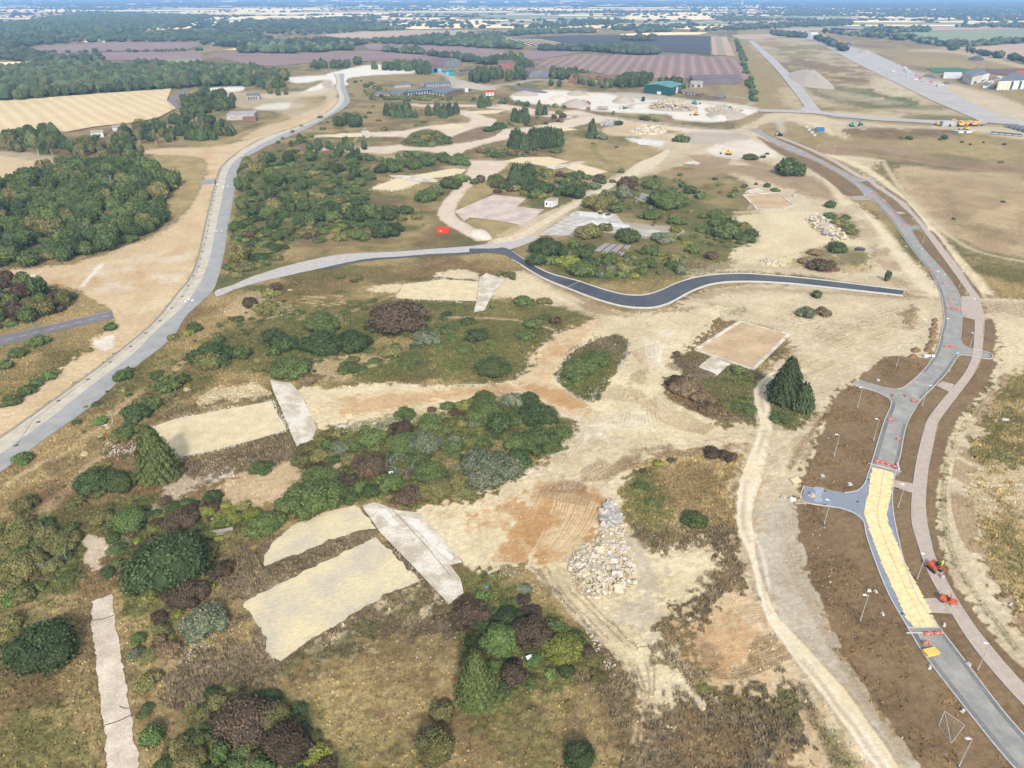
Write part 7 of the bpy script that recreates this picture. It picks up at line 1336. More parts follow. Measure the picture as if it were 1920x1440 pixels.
for a, b in zip(fp, fp[1:]):
    A_, B_ = G(*a) - b0, G(*b) - b0; n_ = max(1, int((B_ - A_).length / 14))
    for k in range(n_): p = A_.lerp(B_, k / n_); MB().bar((p.x, p.y, 0), (p.x, p.y, 5), .12).build('post', M('dark_green_post', (60,80,76), (50,70,66), 1), pf)
hut((1520,65),(1533,65),(1533,63),62.3, m_w, m_w, 'site_tent', 'pair of white site buildings at the head of the runway', 'building')
# site compounds: containers, cabins, cars
def box_thing(x, y, L, W_, h_, rz, mat, name, label, cat, group=None):
    t = empty(name, G(x, y), rz, label, cat, group); b = MB().box((0, 0, h_ / 2), (L, W_, h_)).build('body', mat, t); MB().box((-L / 2 - .03, 0, h_ / 2), (.05, W_ * .9, h_ * .9)).build('door', m_steel, b)
    mb = MB(); n_ = int(L / .9)
    for k in range(n_): mb.box((-L / 2 + .5 + k * .9, -W_ / 2 - .03, h_ / 2), (.14, .06, h_ * .9))
    mb.build('rib', mat, t); return t
m_bl1 = M('blue_container', (50,120,176), (44,104,156), .6, .6); m_bl2 = M('light_blue_container', (110,186,220), (96,170,206), .6, .6); m_nv = M('navy_container', (64,70,120), (56,60,104), .6, .7)
for x, y, m_, s_ in ((807,136,m_bl1,'dark blue container at the left of three'),(813,135.6,m_bl2,'pale blue container in the middle of three'),(820,135.6,m_bl2,'pale blue container at the right of three')): box_thing(x, y, 12, 3, 5, 0, m_, 'shipping_container', s_, 'container', 'containers by the apron')
for k in range(22):
    box_thing(834 + k * 2.55 - (4 if k > 8 else 0) * 0, 135.4 - max(0, k - 8) * .26, 5.5, 3, 2.2, .1, (m_nv, m_bl1, m_nv, m_rust)[k % 4], 'storage_crate', 'navy or blue crate in the long row behind the junction', 'crate', 'row of blue crates behind the junction') if not 13 < 834 + k * 2.5 - 840 < 24 else None
for x, y, m_, s_ in ((840,138,m_bl1,'large blue container beside the road junction'),(846,135,m_teal,'teal container behind the blue one'),(843,141,m_bl2,'pale blue container in front of the pair'),(849,141.5,m_teal,'dark teal container nearest the bank')): box_thing(x, y, 10, 4, 4, -.15, m_, 'shipping_container', s_, 'container', 'containers at the junction')
box_thing(1779,236,14,5,4,0, m_steel, 'shipping_container', 'pale grey container left of the parked yellow machines', 'container'); box_thing(1537,246,6,3.4,3,.1, m_bl1, 'site_cabin', 'blue-grey site cabin on the pale strip', 'cabin'); box_thing(1528,244,4,3,2.2,.5, m_steel, 'site_cabin', 'small pale cabin beside the blue-grey one', 'cabin')
m_carw = M('car_white', (220,222,226), (206,208,214), 1, .3, spec=.6); m_cars = M('car_silver', (170,174,180), (160,164,170), 1, .3, spec=.6); m_card = M('car_dark', (60,64,72), (54,58,66), 1, .3, spec=.6)
def car(x, y, rz, m_, label, van=False):
    t = empty('parked_van' if van else 'parked_car', G(x, y), rz, label, 'van' if van else 'car', 'vehicles parked on the site'); hh = 1.2 if van else 0
    MB().prism([(-2.1, .3), (2.1, .3), (2.15, .8), (1.3, .95), (-2.0, .95)], (-.85, 0, 0), (.85, 0, 0), (0, 1, 0)).build('body', m_, t); MB().prism([(-1.9, .9), (1.1 + hh * .3, .9), (.6 + hh * .4, 1.45 + hh * .6), (-1.5 - hh * .4, 1.45 + hh * .6)], (-.78, 0, 0), (.78, 0, 0), (0, 1, 0)).build('cabin', m_card if not van else m_, t)
    for sx in (-1, 1):
        for sy in (-1.3, 1.3): MB().bar((sx * .7, sy, .33), (sx * .9, sy, .33), .33, 8).build('wheel', m_dk, t)
rnd = random.Random(12)
for k in range(18): car(1858 + k * 3.2, 249.5 + k * .28 + (k % 2) * 1.4, 1.4 + rnd.uniform(-.1, .1), (m_carw, m_cars, m_card, m_carw)[k % 4], 'small car in the long row parked right of the yellow machines')
for k in range(14): 
    box_thing(1790 + (k % 7) * 5 if k < 7 else 1660 + (k - 7) * 14, 247 + (k % 3) if k < 7 else 129 + (k - 7) * 5.2, 5, 2.4, 1.4, .2, (m_concw, m_steel, m_w)[k % 3], 'material_stack', 'pale stack of site material ' + ('in front of the parked machines' if k < 7 else 'along the old runway'), 'materials', 'stacked site materials')
rs2 = random.Random(4)
for k in range(15):
    f_ = rs2.random(); x = 1690 + f_ * 75 + rs2.uniform(-6, 8); y = 128 + f_ * 34 + rs2.uniform(-4, 5)
    if k % 3: car(x, y, rs2.uniform(0, 3), (m_carw, m_cars, m_red, m_carw)[k % 4], 'white or coloured vehicle in the runway works compound', k % 2 == 0)
    else: box_thing(x, y, 6, 2.6, 2.4, rs2.uniform(-.3, .3), (m_steel, m_concw, m_bl1)[k % 3], 'site_cabin', 'white cabin in the runway works compound', 'cabin', 'cabins in the runway compound')
for k in range(5): box_thing(1896 + k * 9, 239 + k * 2.4, 9, 4, 2.6, -.3, m_gr, 'flatbed_trailer', 'dark grey trailer in the line at the track edge', 'trailer', 'trailers at the track edge')
for k in range(7): box_thing(1845 + k * 9, 165 + (k % 2) * 2, 5, 3, 2.4, .2 * k, (m_w, m_bl1, m_red, m_w)[k % 4], 'site_cabin', 'small cabin or skip in front of the school blocks', 'cabin', 'cabins before the school')
for k in range(4): box_thing(1512 + k * 5, 240 + k * 5, 3.5, 1.6, 1.4, .9, m_w, 'material_stack', 'white bagged material on the pale strip', 'materials', 'white bags on the pale strip')
# villages
rv = random.Random(21)
def cottage(x, y, k, where): hut((x, y), (x + rv.uniform(4, 7), y + rv.uniform(-.3, .3)), (x + rv.uniform(6, 8), y - 1.2), y - rv.uniform(2.2, 3), (m_w, m_w, m_brk)[k % 3], (m_gr, m_orr, m_gr, m_brk)[k % 4], 'cottage', f"{('white', 'white', 'brick')[k % 3]} house {where}", 'house', ridge=2.5)[0].__setitem__('group', 'houses ' + where)
for k, x in enumerate((140,158,162,184,192,200,213,220,228,236,265,282,305)): cottage(x, 78 - (x > 210) * 5 + rv.uniform(-2, 2), k, 'at the edge of the far wood')
for k, x in enumerate((478,490,500,562,570,585,602)): cottage(x, 69 + rv.uniform(-2, 3) + (x > 560) * 23, k, 'among the trees beyond the ploughed field')
for k in range(26): cottage(500 + k * 4.8, 40.5 - rv.uniform(0, 2.5), k, 'in the distant business park')
for k, (x, y) in enumerate(((1148,52),(1115,58),(1395,24),(1398,24),(1605,22),(1735,18),(1890,32),(1908,31),(1840,33),(1870,34),(700,22),(640,9),(380,11),(1810,35),(1660,9),(1500,10))): cottage(x, y, k, 'far off on the plain')
item('water_tower', 'white tower standing on the distant plain', 'tower', MB().bar((0, 0, 0), (0, 0, 42), 5, 10, 5).bar((0, 0, 42), (0, 0, 52), 9, 10, 9), m_w, 1391, 10.5)
def turbine(x, yb, hp):
    p = G(x, yb); h = hp / ppm(yb); t = empty('wind_turbine', p, 0, 'slim white wind turbine on the hazy horizon plain', 'wind turbine', 'wind turbines on the horizon plain')
    MB().bar((0, 0, 0), (0, 0, h), 2.4, 8, 1.4).build('tower', m_w, t); MB().box((0, 0, h), (3, 9, 4)).build('nacelle', m_w, t); a0 = random.random() * 2
    for k in range(3): a = a0 + k * 2.094; MB().bar((0, -6, h), (math.sin(a) * h * .55, -6, h + math.cos(a) * h * .55), 1.8, 4, .4).build('blade', m_w, t)
for x, yb in ((3,11),(32,9),(64,10),(69,10.5),(77,12),(109,9.5),(134,8)): turbine(x, yb, 9)
# pylons / poles
for x, y, hh_ in ((134,92,8),(152,93,8),(258,94,8),(300,93,9),(348,92,8),(395,88,8),(440,85,8),(482,83,8),(483,85,8),(565,82,9),(607,80,9),(645,77,9)):
    p = G(x, y); h = hh_ / ppm(y); t = empty('power_pole', p, 0, 'thin wooden pole of the line crossing the plough fields', 'power pole', 'power poles on the plough fields')
    MB().bar((0, 0, 0), (0, 0, h), .3, 5).build('pole', m_concw, t); MB().box((0, 0, h * .93), (4, .3, .3)).build('crossarm', m_concw, t)
# goal-like metal frame, cages, fences, posts
m_galv = m_steel
t = empty('metal_frame', G(1780,1388), 0, 'collapsed wire-mesh metal frame lying on the brown verge', 'frame'); o_ = G(1780,1388)
q = [G(*p) - o_ for p in ((1760,1362),(1783,1394),(1803,1372),(1765,1347))]; q = [Vector((a.x, a.y, z)) for a, z in zip(q, (.1, .1, 1.6, 1.8))]
for a, b in ((0, 1), (1, 2), (2, 3), (3, 0), (1, 3)): MB().bar(q[a], q[b], .04, 5).build('tube', m_galv, t)
mb = MB()
for k in range(1, 9): mb.bar(q[0].lerp(q[1], k / 9), q[3].lerp(q[2], k / 9), .006, 3)
for k in range(1, 7): mb.bar(q[0].lerp(q[3], k / 7), q[1].lerp(q[2], k / 7), .006, 3)
mb.build('wire_mesh', m_galv, t)
def cage(name, pts, h_, label, closed=True, mat=m_galv, step=3.4, wires=3):
    W_ = [G(*p) for p in pts]; o_ = W_[0].copy(); W_ = [p - o_ for p in W_]; t = empty(name, o_, 0, label, 'fence'); W2 = W_ + ([W_[0]] if closed else [])
    for a, b in zip(W2, W2[1:]):
        n_ = max(1, round((b - a).length / step))
        for k in range(n_):
            p0, p1 = a.lerp(b, k / n_), a.lerp(b, (k + 1) / n_); up = Vector((0, 0, h_)); pn = MB()
            for i in range(wires + 1): z = Vector((0, 0, .1 + (h_ - .1) * i / wires)); pn.bar(p0 + z, p1 + z, .03 if i in (0, wires) else .012, 3)
            for i in range(1, 8): pn.bar(p0.lerp(p1, i / 8) + Vector((0, 0, .1)), p0.lerp(p1, i / 8) + up, .008, 3)
            pn.build('mesh_panel', mat, t); MB().bar(p0, p0 + up * 1.05, .05, 5).build('post', mat, t)
    p = W2[-1]; MB().bar(p, p + Vector((0, 0, h_ * 1.05)), .05, 5).build('post', mat, t); return t
cage('wire_cage', [(722,884),(763,895),(784,872),(744,862)], 1.9, 'square wire-fence cage standing in the thicket'); cage('mesh_fence', [(45,1072),(86,1074),(125,1050),(128,1034)], 2, 'bent line of grey fence panels through the olive bushes', False, m_teal if False else m_galv); cage('mesh_fence', [(56,1012),(96,1012)], 2, 'short grey fence panel above the olive bushes', False)
t = cage('mesh_fence', [(30,836),(60,790),(110,752),(165,712),(210,676),(245,650),(300,602),(342,556),(358,532),(372,500),(386,446),(398,384),(410,330),(424,305)], 1.1, 'long thin wire fence with dark feet along the perimeter road', False, m_galv, 8, 2)
W_ = [G(*p) for p in ((30,836),(110,752),(165,712),(245,650),(300,602),(342,556),(372,500),(386,446),(398,384),(410,330))]
for a, b in zip(W_, W_[1:]):
    n_ = max(1, int((b - a).length / 9))
    for k in range(n_): p = a.lerp(b, k / n_); MB().box((p.x - t.location.x, p.y - t.location.y, .12), (.9, .35, .2), .5).build('foot', m_dk, t)
cage('mesh_fence', [(408,530),(420,526),(470,516),(500,512)], 1.8, 'low green-grey fence panels beside the road junction', False, M('green_wire', (110,140,124), (96,124,110), 1), 3.5); cage('mesh_fence', [(1,612),(40,620),(70,612)], 1.6, 'faint green fence beside the dashed lane', False, MATS['green_wire']); cage('mesh_fence', [(0,705),(20,664),(44,652),(46,646)], 1.8, 'green fence running through the hedge by the lane', False, MATS['green_wire'], 4)
cage('field_fence', [(110,250),(200,239),(290,228),(326,208),(313,190),(320,180)], 1.8, 'dark boundary fence round the stubble field', False, m_dk, 10, 2)
item('plastic_tank', 'white cube-shaped water tank beside the wire cage', 'tank', MB().box((0, 0, .6), (1.1, 1.0, 1.1)).box((0, 0, 1.2), (.3, .3, .15)).box((0, 0, .06), (1.2, 1.1, .12)), m_lamp, 734, 893, .3)
item('plastic_barrel', 'bright blue barrel lying at the edge of the copse', 'barrel', MB().bar((0, 0, .3), (.8, .2, .3), .3, 10), M('barrel_blue', (40,140,196), (36,130,184), 1, .5), 907, 1104)
item('culvert_wall', 'long low white concrete wall half buried in the bushes', 'wall', MB().box((0, 0, .4), (6.4, .35, .9)).box((0, -.7, .15), (6.4, .3, .4)), m_concw, 408, 1000, .28); item('concrete_kerb_block', 'white plank lying on the grass slope', 'plank', MB().box((0, 0, .12), (1.2, .5, .25)), m_w, 197, 798, .2)
t = empty('signal_mast', G(73,627), 0, 'leaning teal-grey lattice pole beside the dashed lane', 'pole'); MB().bar((0, 0, 0), (-1.2, .3, 3.2), .12, 6).build('pole', m_bl1 if False else M('teal_grey', (110,140,150), (100,128,138), 1), t); MB().bar((-1.2, .3, 3.2), (-1.7, .4, 4.4), .2, 6, .3).box((-.6, .1, 1.8), (.4, .4, .6)).build('head', MATS['teal_grey'], t)
for x, y, s_ in ((1078,1191,'crumpled white sheet on the bushes beside the track'),(992,1236,'small white bag at the foot of the copse')): item('waste_sheet', s_, 'sheet', MB().box((0, 0, .5), (1.0, .7, .12), .4, .3), m_lamp, x, y)
item('van', 'dark car parked beside the grass island right of the sand', 'car', MB().box((0, 0, .6), (4, 1.7, .7)).box((-.2, 0, 1.1), (2.2, 1.5, .6), taper=.8).bar((-1.2, -.9, .3), (-1.2, .9, .3), .32, 8).bar((1.2, -.9, .3), (1.2, .9, .3), .32, 8), m_card, 1612, 469)
for x, y, s_ in ((1592,438,'left of two grey bundles by the stone heap'),(1596,436,'right of two grey bundles by the stone heap'),(1489,368,'beside the square brown pad')): item('grey_bundle', 'pale grey wrapped bundle ' + s_, 'bundle', MB().box((0, 0, .7), (1.6, 1.4, 1.4), .3, taper=.75), m_steel, x, y)
for x, y in ((400,346),(407,347),(427,349),(419,351),(406,434),(416,434),(354,562),(348,566),(361,564),(455,293),(600,165),(612,180)):
    o = item('concrete_block', 'small white block standing on the perimeter road', 'block', MB().box((0, 0, .25), (.8, .4, .5)), m_w, x, y, .3); o['group'] = 'white blocks on the perimeter road'
for x, y, w_ in ((1735,500,0),(1771,578,0),(1648,822,1)): pass
for x, y, s_ in ((1628,900,'by the jagged boards'),(1683,916,'opposite the boards at the right kerb'),(1690,1151,'near the lower end of the boards'),(1744,1152,'at the right kerb near the lower end'),(1547,921,'at the upper kerb of the side road'),(1546,947,'at the lower kerb of the side road'),(1608,941,'in the middle of the junction')):
    o = item('drain_grate', 'black drain grate ' + s_, 'drain', MB().box((0, 0, .09), (.6, .35, .04)), m_dk, x, y, .2); o['group'] = 'drain grates on the new road'
# ---------------------------------------------------------------- heaps and rubble
def heap(name, pts, h_, mat, label, cat='heap', rough=.25, seed=0, stuffk=None, z0=-.1, peak=(.5, .5)):
    "lumpy mound over a pixel outline"
    W_ = [G(*q) for q in catmull(pts, 5, True)]; c = sum(W_, Vector()) / len(W_); n = len(W_); rings = 8; v = []; f = []
    for k in range(rings):
        s = 1 - k / (rings - .0)
        for i, p in enumerate(W_):
            q = c + (p - c) * s; e = 1 - s; z = h_ * (1 - (1 - e) ** 1.6) * (1 + rough * mn.noise(q * (1.2 / max(h_, .5)) + Vector((seed, 0, 0)))) + rough * .6 * min(1, e * 4) * mn.noise(q * 1.3)
            v.append((q.x - c.x, q.y - c.y, z + z0 if k else -.15))
    v.append((0, 0, h_)); 
    for k in range(rings - 1):
        for i in range(n): f.append((k * n + i, k * n + (i + 1) % n, (k + 1) * n + (i + 1) % n, (k + 1) * n + i))
    for i in range(n): f.append(((rings - 1) * n + i, (rings - 1) * n + (i + 1) % n, rings * n))
    o = link(name, mesh(name, v, f, mat, True), None, (c.x, c.y, 0)); return tag(o, label, cat)
m_soilh = M('topsoil_heap', (140,112,80), (124,98,70), 1.2, .95, .05); m_gravh = M('grey_aggregate', (190,178,162), (174,162,146), .3, .95, .05); m_whh = M('crushed_chalk', (226,214,198), (206,192,174), .5, .95, .08); m_dkh = M('dark_aggregate', (124,122,128), (106,104,110), .3, .95)
def ell(x, y, a, b, n=9): return [(x + a * math.cos(6.283 * i / n), y + b * math.sin(6.283 * i / n)) for i in range(n)]
HP = [(1753,601,7,4,'first at the top by the kerb'),(1752,609,7,4,'second from the top'),(1748,618,8,4,'third from the top'),(1754,617,5,3,'small one beside the third'),(1750,625,8,4,'fourth down the kerb'),(1748,632,8,4,'fifth down the kerb'),(1749,642,9,4,'sixth down the kerb'),(1743,648,9,5,'large one near the white packs'),(1740,656,9,5,'lowest of the kerb line'),(1717,657,11,5,'wide one set back from the kerb'),(1712,669,10,4,'set above the triangular verge'),
      (1640,399,6,2,'near the far junction'),(1648,404,7,2,'below the far junction'),(1650,409,7,2,'lower one near the far curve')]
for i, (x, y, a, b, s_) in enumerate(HP): heap('soil_heap', ell(x, y, a, b), 1.0, m_soilh, 'brown topsoil heap, ' + s_, 'soil heap', .3, i)['group'] = 'soil heaps beside the new road'
heap('gravel_heap', [(878,437),(886,431),(902,429),(912,433),(922,443),(918,450),(900,448),(885,443)], 1.6, m_whh, 'pale pinkish gravel heap at the end of the old track', 'gravel heap', .35, 3); heap('spoil_heap', [(1475,142),(1495,132),(1515,131),(1535,137),(1565,165),(1540,166),(1500,160)], 7, m_gravh, 'huge flat-topped grey spoil heap beside the airfield road', 'spoil heap', .25, 4)
heap('gravel_heap', ell(1169,190,22,5), 6, m_gravh, 'conical grey aggregate heap in the white yard', 'gravel heap', .2, 5); heap('gravel_heap', ell(1050,186,22,5), 4, m_whh, 'cream aggregate heap at the left of the white yard', 'gravel heap', .3, 6); heap('gravel_heap', ell(1080,196,28,6), 5, m_gravh, 'broad grey heap in the foreground of the white yard', 'gravel heap', .3, 7); heap('gravel_heap', ell(1082,176,20,4), 3.5, m_gravh, 'grey heap at the back of the white yard', 'gravel heap', .3, 8); heap('gravel_heap', ell(1110,179,12,2.5), 2, m_pad2, 'small yellow sand heap at the back of the yard', 'gravel heap', .3, 9)
heap('gravel_heap', ell(985,177,26,4), 3.5, m_gravh, 'grey heap left of the white yard', 'gravel heap', .3, 10); heap('tarmac_heap', [(962,164),(985,164),(1026,172),(1020,175),(985,171)], 1.5, m_dkh, 'long dark heap of road planings', 'planings heap', .3, 11); heap('earth_bank', [(842,162),(848,148),(880,156),(930,166),(915,170),(880,166)], 4, m_gravh, 'ribbed grey earth bank below the road junction', 'earth bank', .3, 12)
heap('gravel_heap', [(1322,215),(1340,208),(1370,207),(1398,214),(1392,222),(1360,224),(1335,222)], 4, m_gravh, 'wide grey aggregate heap at the right of the yard', 'gravel heap', .25, 13); heap('gravel_heap', ell(1350,221,18,4), 2.6, m_whh, 'small cream heap in front of the wide grey heap', 'gravel heap', .25, 14)
m_bh = M('black_topsoil', (96,92,100), (84,80,88), .1)
for x, y, a, b, s_ in ((1572,88,14,2.5,'left of the runway'),(1590,84,8,1.6,'behind the first'),(1560,76,10,1.5,'far end of the runway'),(1830,111,16,3,'by the track on the right')): heap('spoil_heap', ell(x, y, a, b), 5, m_bh, 'dark grey spoil heap ' + s_, 'spoil heap', .3, int(x))
heap('gravel_heap', ell(1620,98,14,3), 4, m_gravh, 'pale heap beside the runway head', 'gravel heap', .3, 30); heap('gravel_heap', [(1730,142),(1745,139),(1757,146),(1750,147)], 2, m_dkh, 'dark heap by the works compound', 'gravel heap', .2, 31); heap('gravel_heap', ell(1775,156,8,2), 2, m_dkh, 'dark heap left of the school', 'gravel heap', .2, 32)
heap('brush_heap', ell(1552,506,25,5), 1.6, M('brush', (122,86,70), (104,76,62), 1.5), 'brown heap of cut brush beside the black road', 'brush heap', .9, 33)
# rubble: stones as parts, the smallest merged
STN = []
for k in range(6):
    bm = bmesh.new(); bmesh.ops.create_cube(bm, size=1); rk = random.Random(k)
    for v in bm.verts: v.co = Vector((v.co.x * rk.uniform(.6, 1.1), v.co.y * rk.uniform(.5, 1), v.co.z * rk.uniform(.3, .6)))
    bmesh.ops.bevel(bm, geom=list(bm.edges)[:6], offset=.08, segments=1, affect='EDGES'); me_ = bpy.data.meshes.new('stone'); bm.to_mesh(me_); bm.free(); STN.append(me_)
m_st = [M('stone_pale', (218,206,182), (192,178,150), 2, .9), M('stone_grey', (188,184,178), (164,160,154), 2, .9), M('stone_buff', (200,180,146), (180,158,124), 2, .9), M('stone_white', (222,212,200), (196,184,170), 2, .9)]
def rubble(pts, h_, n, szr, basemat, label, mats_=(0, 0, 1, 2, 3), parts=240, seed=1, name='rubble_heap', small=400, ssz=(.15, .4)):
    W_ = [tuple(G(*q))[:2] for q in pts]; cx_ = sum(a for a, b in W_) / len(W_); cy_ = sum(b for a, b in W_) / len(W_); t = empty(name, (cx_, cy_, 0), 0, label, 'rubble heap'); rk = random.Random(seed)
    bs = heap('mound', pts, h_, basemat, None, None, .4, seed); bs.parent = t; bs.location = bs.location - t.location; xs_ = [a for a, b in W_]; ys_ = [b for a, b in W_]
    hx = max(xs_) - cx_; hy = max(ys_) - cy_
    def spot():
        for _ in range(80):
            x, y = rk.uniform(min(xs_), max(xs_)), rk.uniform(min(ys_), max(ys_))
            if inside(x, y, W_): break
        # height follows the mound: distance to centre against the outline
        dmin = min(math.hypot(x - (a + (c - a) * s), y - (b + (d - b) * s)) for (a, b), (c, d) in zip(W_, W_[1:] + W_[:1]) for s in (0, .25, .5, .75)); e = min(1, dmin / (.5 * min(hx, hy) + .01))
        return x - cx_, y - cy_, h_ * (1 - (1 - e) ** 1.6) * .95
    for k in range(min(n, parts)):
        x, y, z = spot(); o = link('stone', STN[k % 6], t, (x, y, z + .05)); s = rk.uniform(*szr) * (1.8 if rk.random() < .08 else 1); o.scale = (s, s, s); o.rotation_euler = (rk.uniform(-.5, .5), rk.uniform(-.5, .5), rk.uniform(0, 6.3)); o.material_slots or o.data.materials.append(m_st[0])
        if not o.material_slots: pass
        o.material_slots[0].link = 'OBJECT'; o.material_slots[0].material = m_st[rk.choice(mats_)]
    mb = MB()
    for k in range(small): x, y, z = spot(); s = rk.uniform(*ssz); mb.box((x, y, z + .05), (s, s * .8, s * .6), rk.uniform(0, 3), rk.uniform(-.5, .5), .7)
    o = mb.build('small_stones', m_st[mats_[0]], t); o['kind'] = 'stuff'; return t
for me_ in STN: me_.materials.append(m_st[0])
RP = [(1065,1048),(1090,1030),(1120,1015),(1125,985),(1132,950),(1145,942),(1160,955),(1168,985),(1170,1010),(1178,1035),(1192,1062),(1185,1100),(1150,1118),(1110,1125),(1080,1105),(1068,1085)]
rubble(RP, 1.1, 300, (.45, 1.15), m_pad2, 'big near heap of broken pale stone slabs on the cleared ground', (0, 0, 3, 2, 3), parts=300, seed=2, small=2400)
rubble([(1132,950),(1145,940),(1158,952),(1166,982),(1158,1000),(1135,995),(1126,975)], 1.2, 90, (.6, 1.3), M('grey_rubble_base', (176,178,182), (150,152,158), 1), 'narrow grey tip of broken concrete at the upper end of the near heap', (1, 1, 3), parts=90, seed=5, small=300)
rubble([(1513,410),(1530,404),(1550,412),(1572,425),(1580,438),(1595,448),(1590,453),(1560,452),(1535,436),(1520,424)], 1.5, 180, (.8, 1.7), m_pad2, 'heap of pale stone blocks beside the dark bush', parts=180, seed=3, small=300); rubble([(1425,488),(1445,485),(1475,494),(1465,500),(1440,498)], .7, 60, (.6, 1.2), m_pad2, 'small white stone heap at the sand edge', parts=60, seed=4, small=120)
rubble([(1180,246),(1200,238),(1230,236),(1252,243),(1240,251),(1210,253),(1185,252)], 2.2, 120, (1, 2.4), m_pad2, 'buff stone heap above the white slab', parts=120, seed=6, small=200, ssz=(.4, .9)); rubble([(1124,234),(1140,224),(1158,226),(1150,237),(1130,237)], 1.5, 80, (1, 2), m_dkh, 'heap of grey concrete blocks beside the dark bush', (1, 1), parts=80, seed=7, small=100, ssz=(.4, .9))
rubble([(1215,203),(1235,194),(1260,190),(1290,196),(1310,206),(1290,210),(1240,208)], 5, 160, (1.2, 3), m_gravh, 'large mixed rubble heap below the teal excavator', (0, 1, 2, 2), parts=160, seed=8, small=260, ssz=(.6, 1.4)); rubble([(1320,206),(1340,200),(1375,202),(1395,208),(1370,213),(1335,212)], 2.6, 100, (1.2, 2.6), m_gravh, 'mixed rubble heap between the machines on the yard', (0, 1, 2, 1), parts=100, seed=9, small=160, ssz=(.6, 1.4))
rubble([(1110,228),(1135,222),(1160,222),(1140,230)], 1, 50, (.8, 1.8), m_pad2, 'scatter of buff stone behind the grey block heap', parts=50, seed=10, small=80, ssz=(.4, .8))
# kerbs of loose white stone round the pads, too small to pick apart
def edging(px, n, wid, szr, mi, label, seed):
    szr = (szr[0] * .75, szr[1] * .75); n = int(n * 1.1)
    W_ = [G(*q) for q in px]; rk = random.Random(seed); mb = MB(); tot = sum((b - a).length for a, b in zip(W_, W_[1:]))
    for a, b in zip(W_, W_[1:]):
        for k in range(int(n * (b - a).length / tot)):
            p = a.lerp(b, rk.random())
            if mn.noise(p * .22) < -.12: continue
            wq = wid * (1 + 1.6 * abs(mn.noise(p * .3 + Vector((7, 7, 7))))); p = p + Vector((rk.gauss(0, wq), rk.gauss(0, wq), 0)); s = szr[0] + (szr[1] - szr[0]) * rk.random() ** 3; mb.box((p.x, p.y, s * .2), (s, s * .7, s * .6), rk.uniform(0, 3), rk.uniform(-.4, .4), .7)
    tag(mb.build('edging_stones', m_st[mi]), label, None, None, 'stuff')
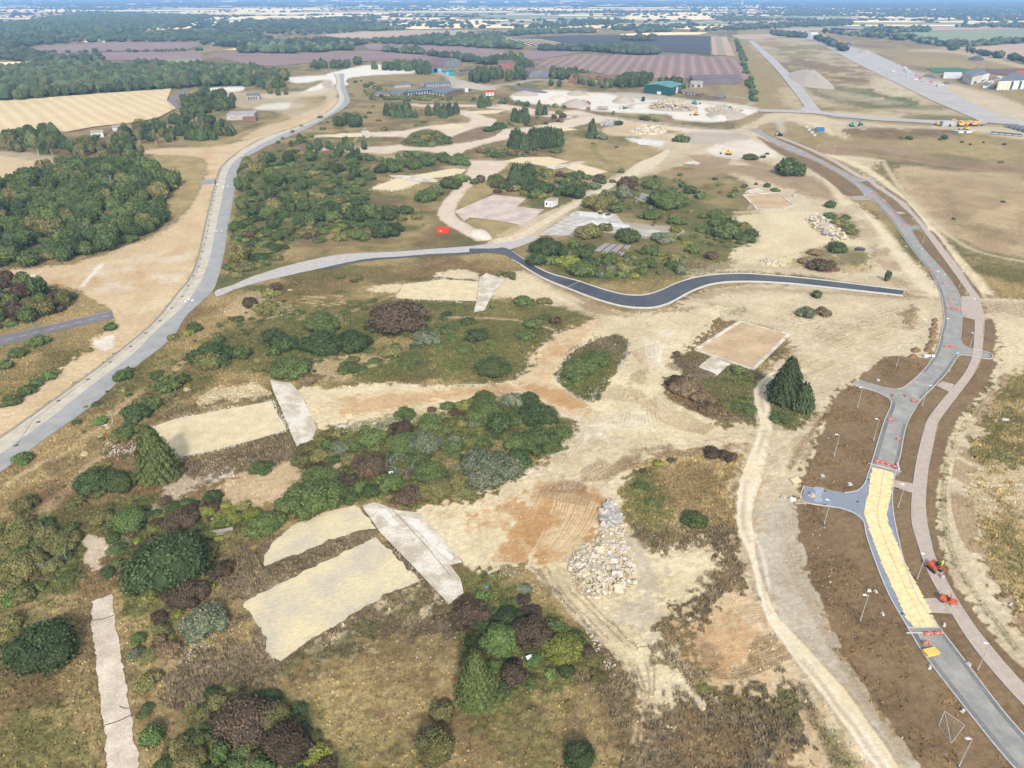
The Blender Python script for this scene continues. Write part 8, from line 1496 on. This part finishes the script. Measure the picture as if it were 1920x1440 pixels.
for i, (px, n, w_, sz, mi) in enumerate((([(320,861),(289,799),(330,785),(420,767),(509,751),(522,776),(540,806),(480,824),(400,846),(320,861)], 900, .45, (.2, .6), 3), ([(200,838),(235,832),(262,838),(230,852),(204,852),(220,842),(255,840)], 500, .8, (.2, .6), 3), ([(757,533),(742,559),(820,564),(893,566),(898,528),(830,523),(757,533)], 500, .5, (.2, .6), 3),
     ([(1304,655),(1345,624),(1388,601),(1440,611),(1479,627),(1452,656),(1412,693),(1380,686),(1304,655)], 300, .5, (.2, .6), 3), ([(1044,712),(1050,690),(1070,660),(1128,630)], 220, .4, (.2, .6), 3), ([(1044,712),(1062,734),(1100,755),(1130,718),(1163,690),(1180,648),(1172,634)], 330, .5, (.2, .7), 1), ([(1076,795),(1068,823),(1015,870),(950,907),(870,935)], 220, .5, (.2, .5), 3),
     ([(700,721),(800,726),(880,723),(970,713),(990,680),(1010,655),(1060,622)], 260, .5, (.2, .5), 3), ([(880,1064),(900,1066),(960,1068),(980,1074),(930,1078)], 260, .9, (.15, .5), 1), ([(716,1004),(790,1088),(841,1135)], 200, .4, (.2, .5), 2), ([(340,1235),(400,1195),(440,1170)], 400, .8, (.15, .45), 3), ([(560,838),(594,806),(700,808),(760,800)], 260, .5, (.2, .5), 3),
     ([(1105,1180),(1125,1215),(1150,1250)], 120, .6, (.2, .6), 3), ([(1200,990),(1260,1035),(1340,1015)], 160, 1.2, (.2, .6), 0), ([(690,354),(745,334),(790,341)], 160, .8, (.4, .9), 3), ([(690,355),(745,358),(790,344)], 160, .8, (.4, .9), 3), ([(765,330),(850,316),(876,318)], 140, .8, (.4, .9), 1), ([(1394,366),(1458,361),(1489,385),(1420,392),(1394,366)], 60, .7, (.3, .8), 1), ([(1080,303),(1052,311),(1105,332),(1142,322),(1080,303)], 160, .7, (.4, .9), 1),
     ([(1762,960),(1784,1060),(1834,1140),(1904,1220)], 300, .5, (.1, .3), 1), ([(1575,1110),(1640,1270),(1720,1400)], 160, 2.2, (.06, .16), 2), ([(0,504),(120,497),(210,473),(290,442),(335,411),(365,376),(385,336),(389,309)], 300, .4, (.2, .5), 1))):
    edging(px, n, w_, sz, mi, 'loose pale stones strewn along the edge of the cleared ground', 400 + i)
# scattered pebbles on bare ground
tag((lambda mb: mb.build('scattered_stones', m_st[3]))(MB() if False else (lambda mb, rk: [mb.box((lambda p, s: (p.x, p.y, s * .15))(G(rk.uniform(780, 1560), 600 + 700 * rk.random()), .2), (s, s * .8, s * .5), rk.uniform(0, 3), 0, .7) for s in [rk.uniform(.08, .28) for _ in range(1500)]] and mb)(MB(), random.Random(3))), 'tiny pale stones scattered over the cleared ground', None, None, 'stuff')
# ---------------------------------------------------------------- air
me_ = bpy.data.meshes.new('haze'); X0, Y0, Y1_, Z0, Z1 = 27000, -400, 34000, -1.4, 118
v = [(-X0, Y0, Z0), (X0, Y0, Z0), (X0, Y1_, Z0), (-X0, Y1_, Z0), (-X0, Y0, Z1), (X0, Y0, Z1), (X0, Y1_, Z1), (-X0, Y1_, Z1)]
me_.from_pydata(v, [], [(3, 2, 1, 0), (4, 5, 6, 7), (0, 1, 5, 4), (1, 2, 6, 5), (2, 3, 7, 6), (3, 0, 4, 7)])
hm = bpy.data.materials.new('haze_air'); hm.use_nodes = True; hm.node_tree.nodes.clear(); ho = hm.node_tree.nodes.new('ShaderNodeOutputMaterial'); hv = hm.node_tree.nodes.new('ShaderNodeVolumePrincipled')
hv.inputs['Color'].default_value = (.34, .60, 1, 1); hv.inputs['Density'].default_value = .00011; hv.inputs['Anisotropy'].default_value = 0
hm.node_tree.links.new(hv.outputs[0], ho.inputs['Volume']); me_.materials.append(hm); tag(link('haze', me_), None, None, None, 'stuff')
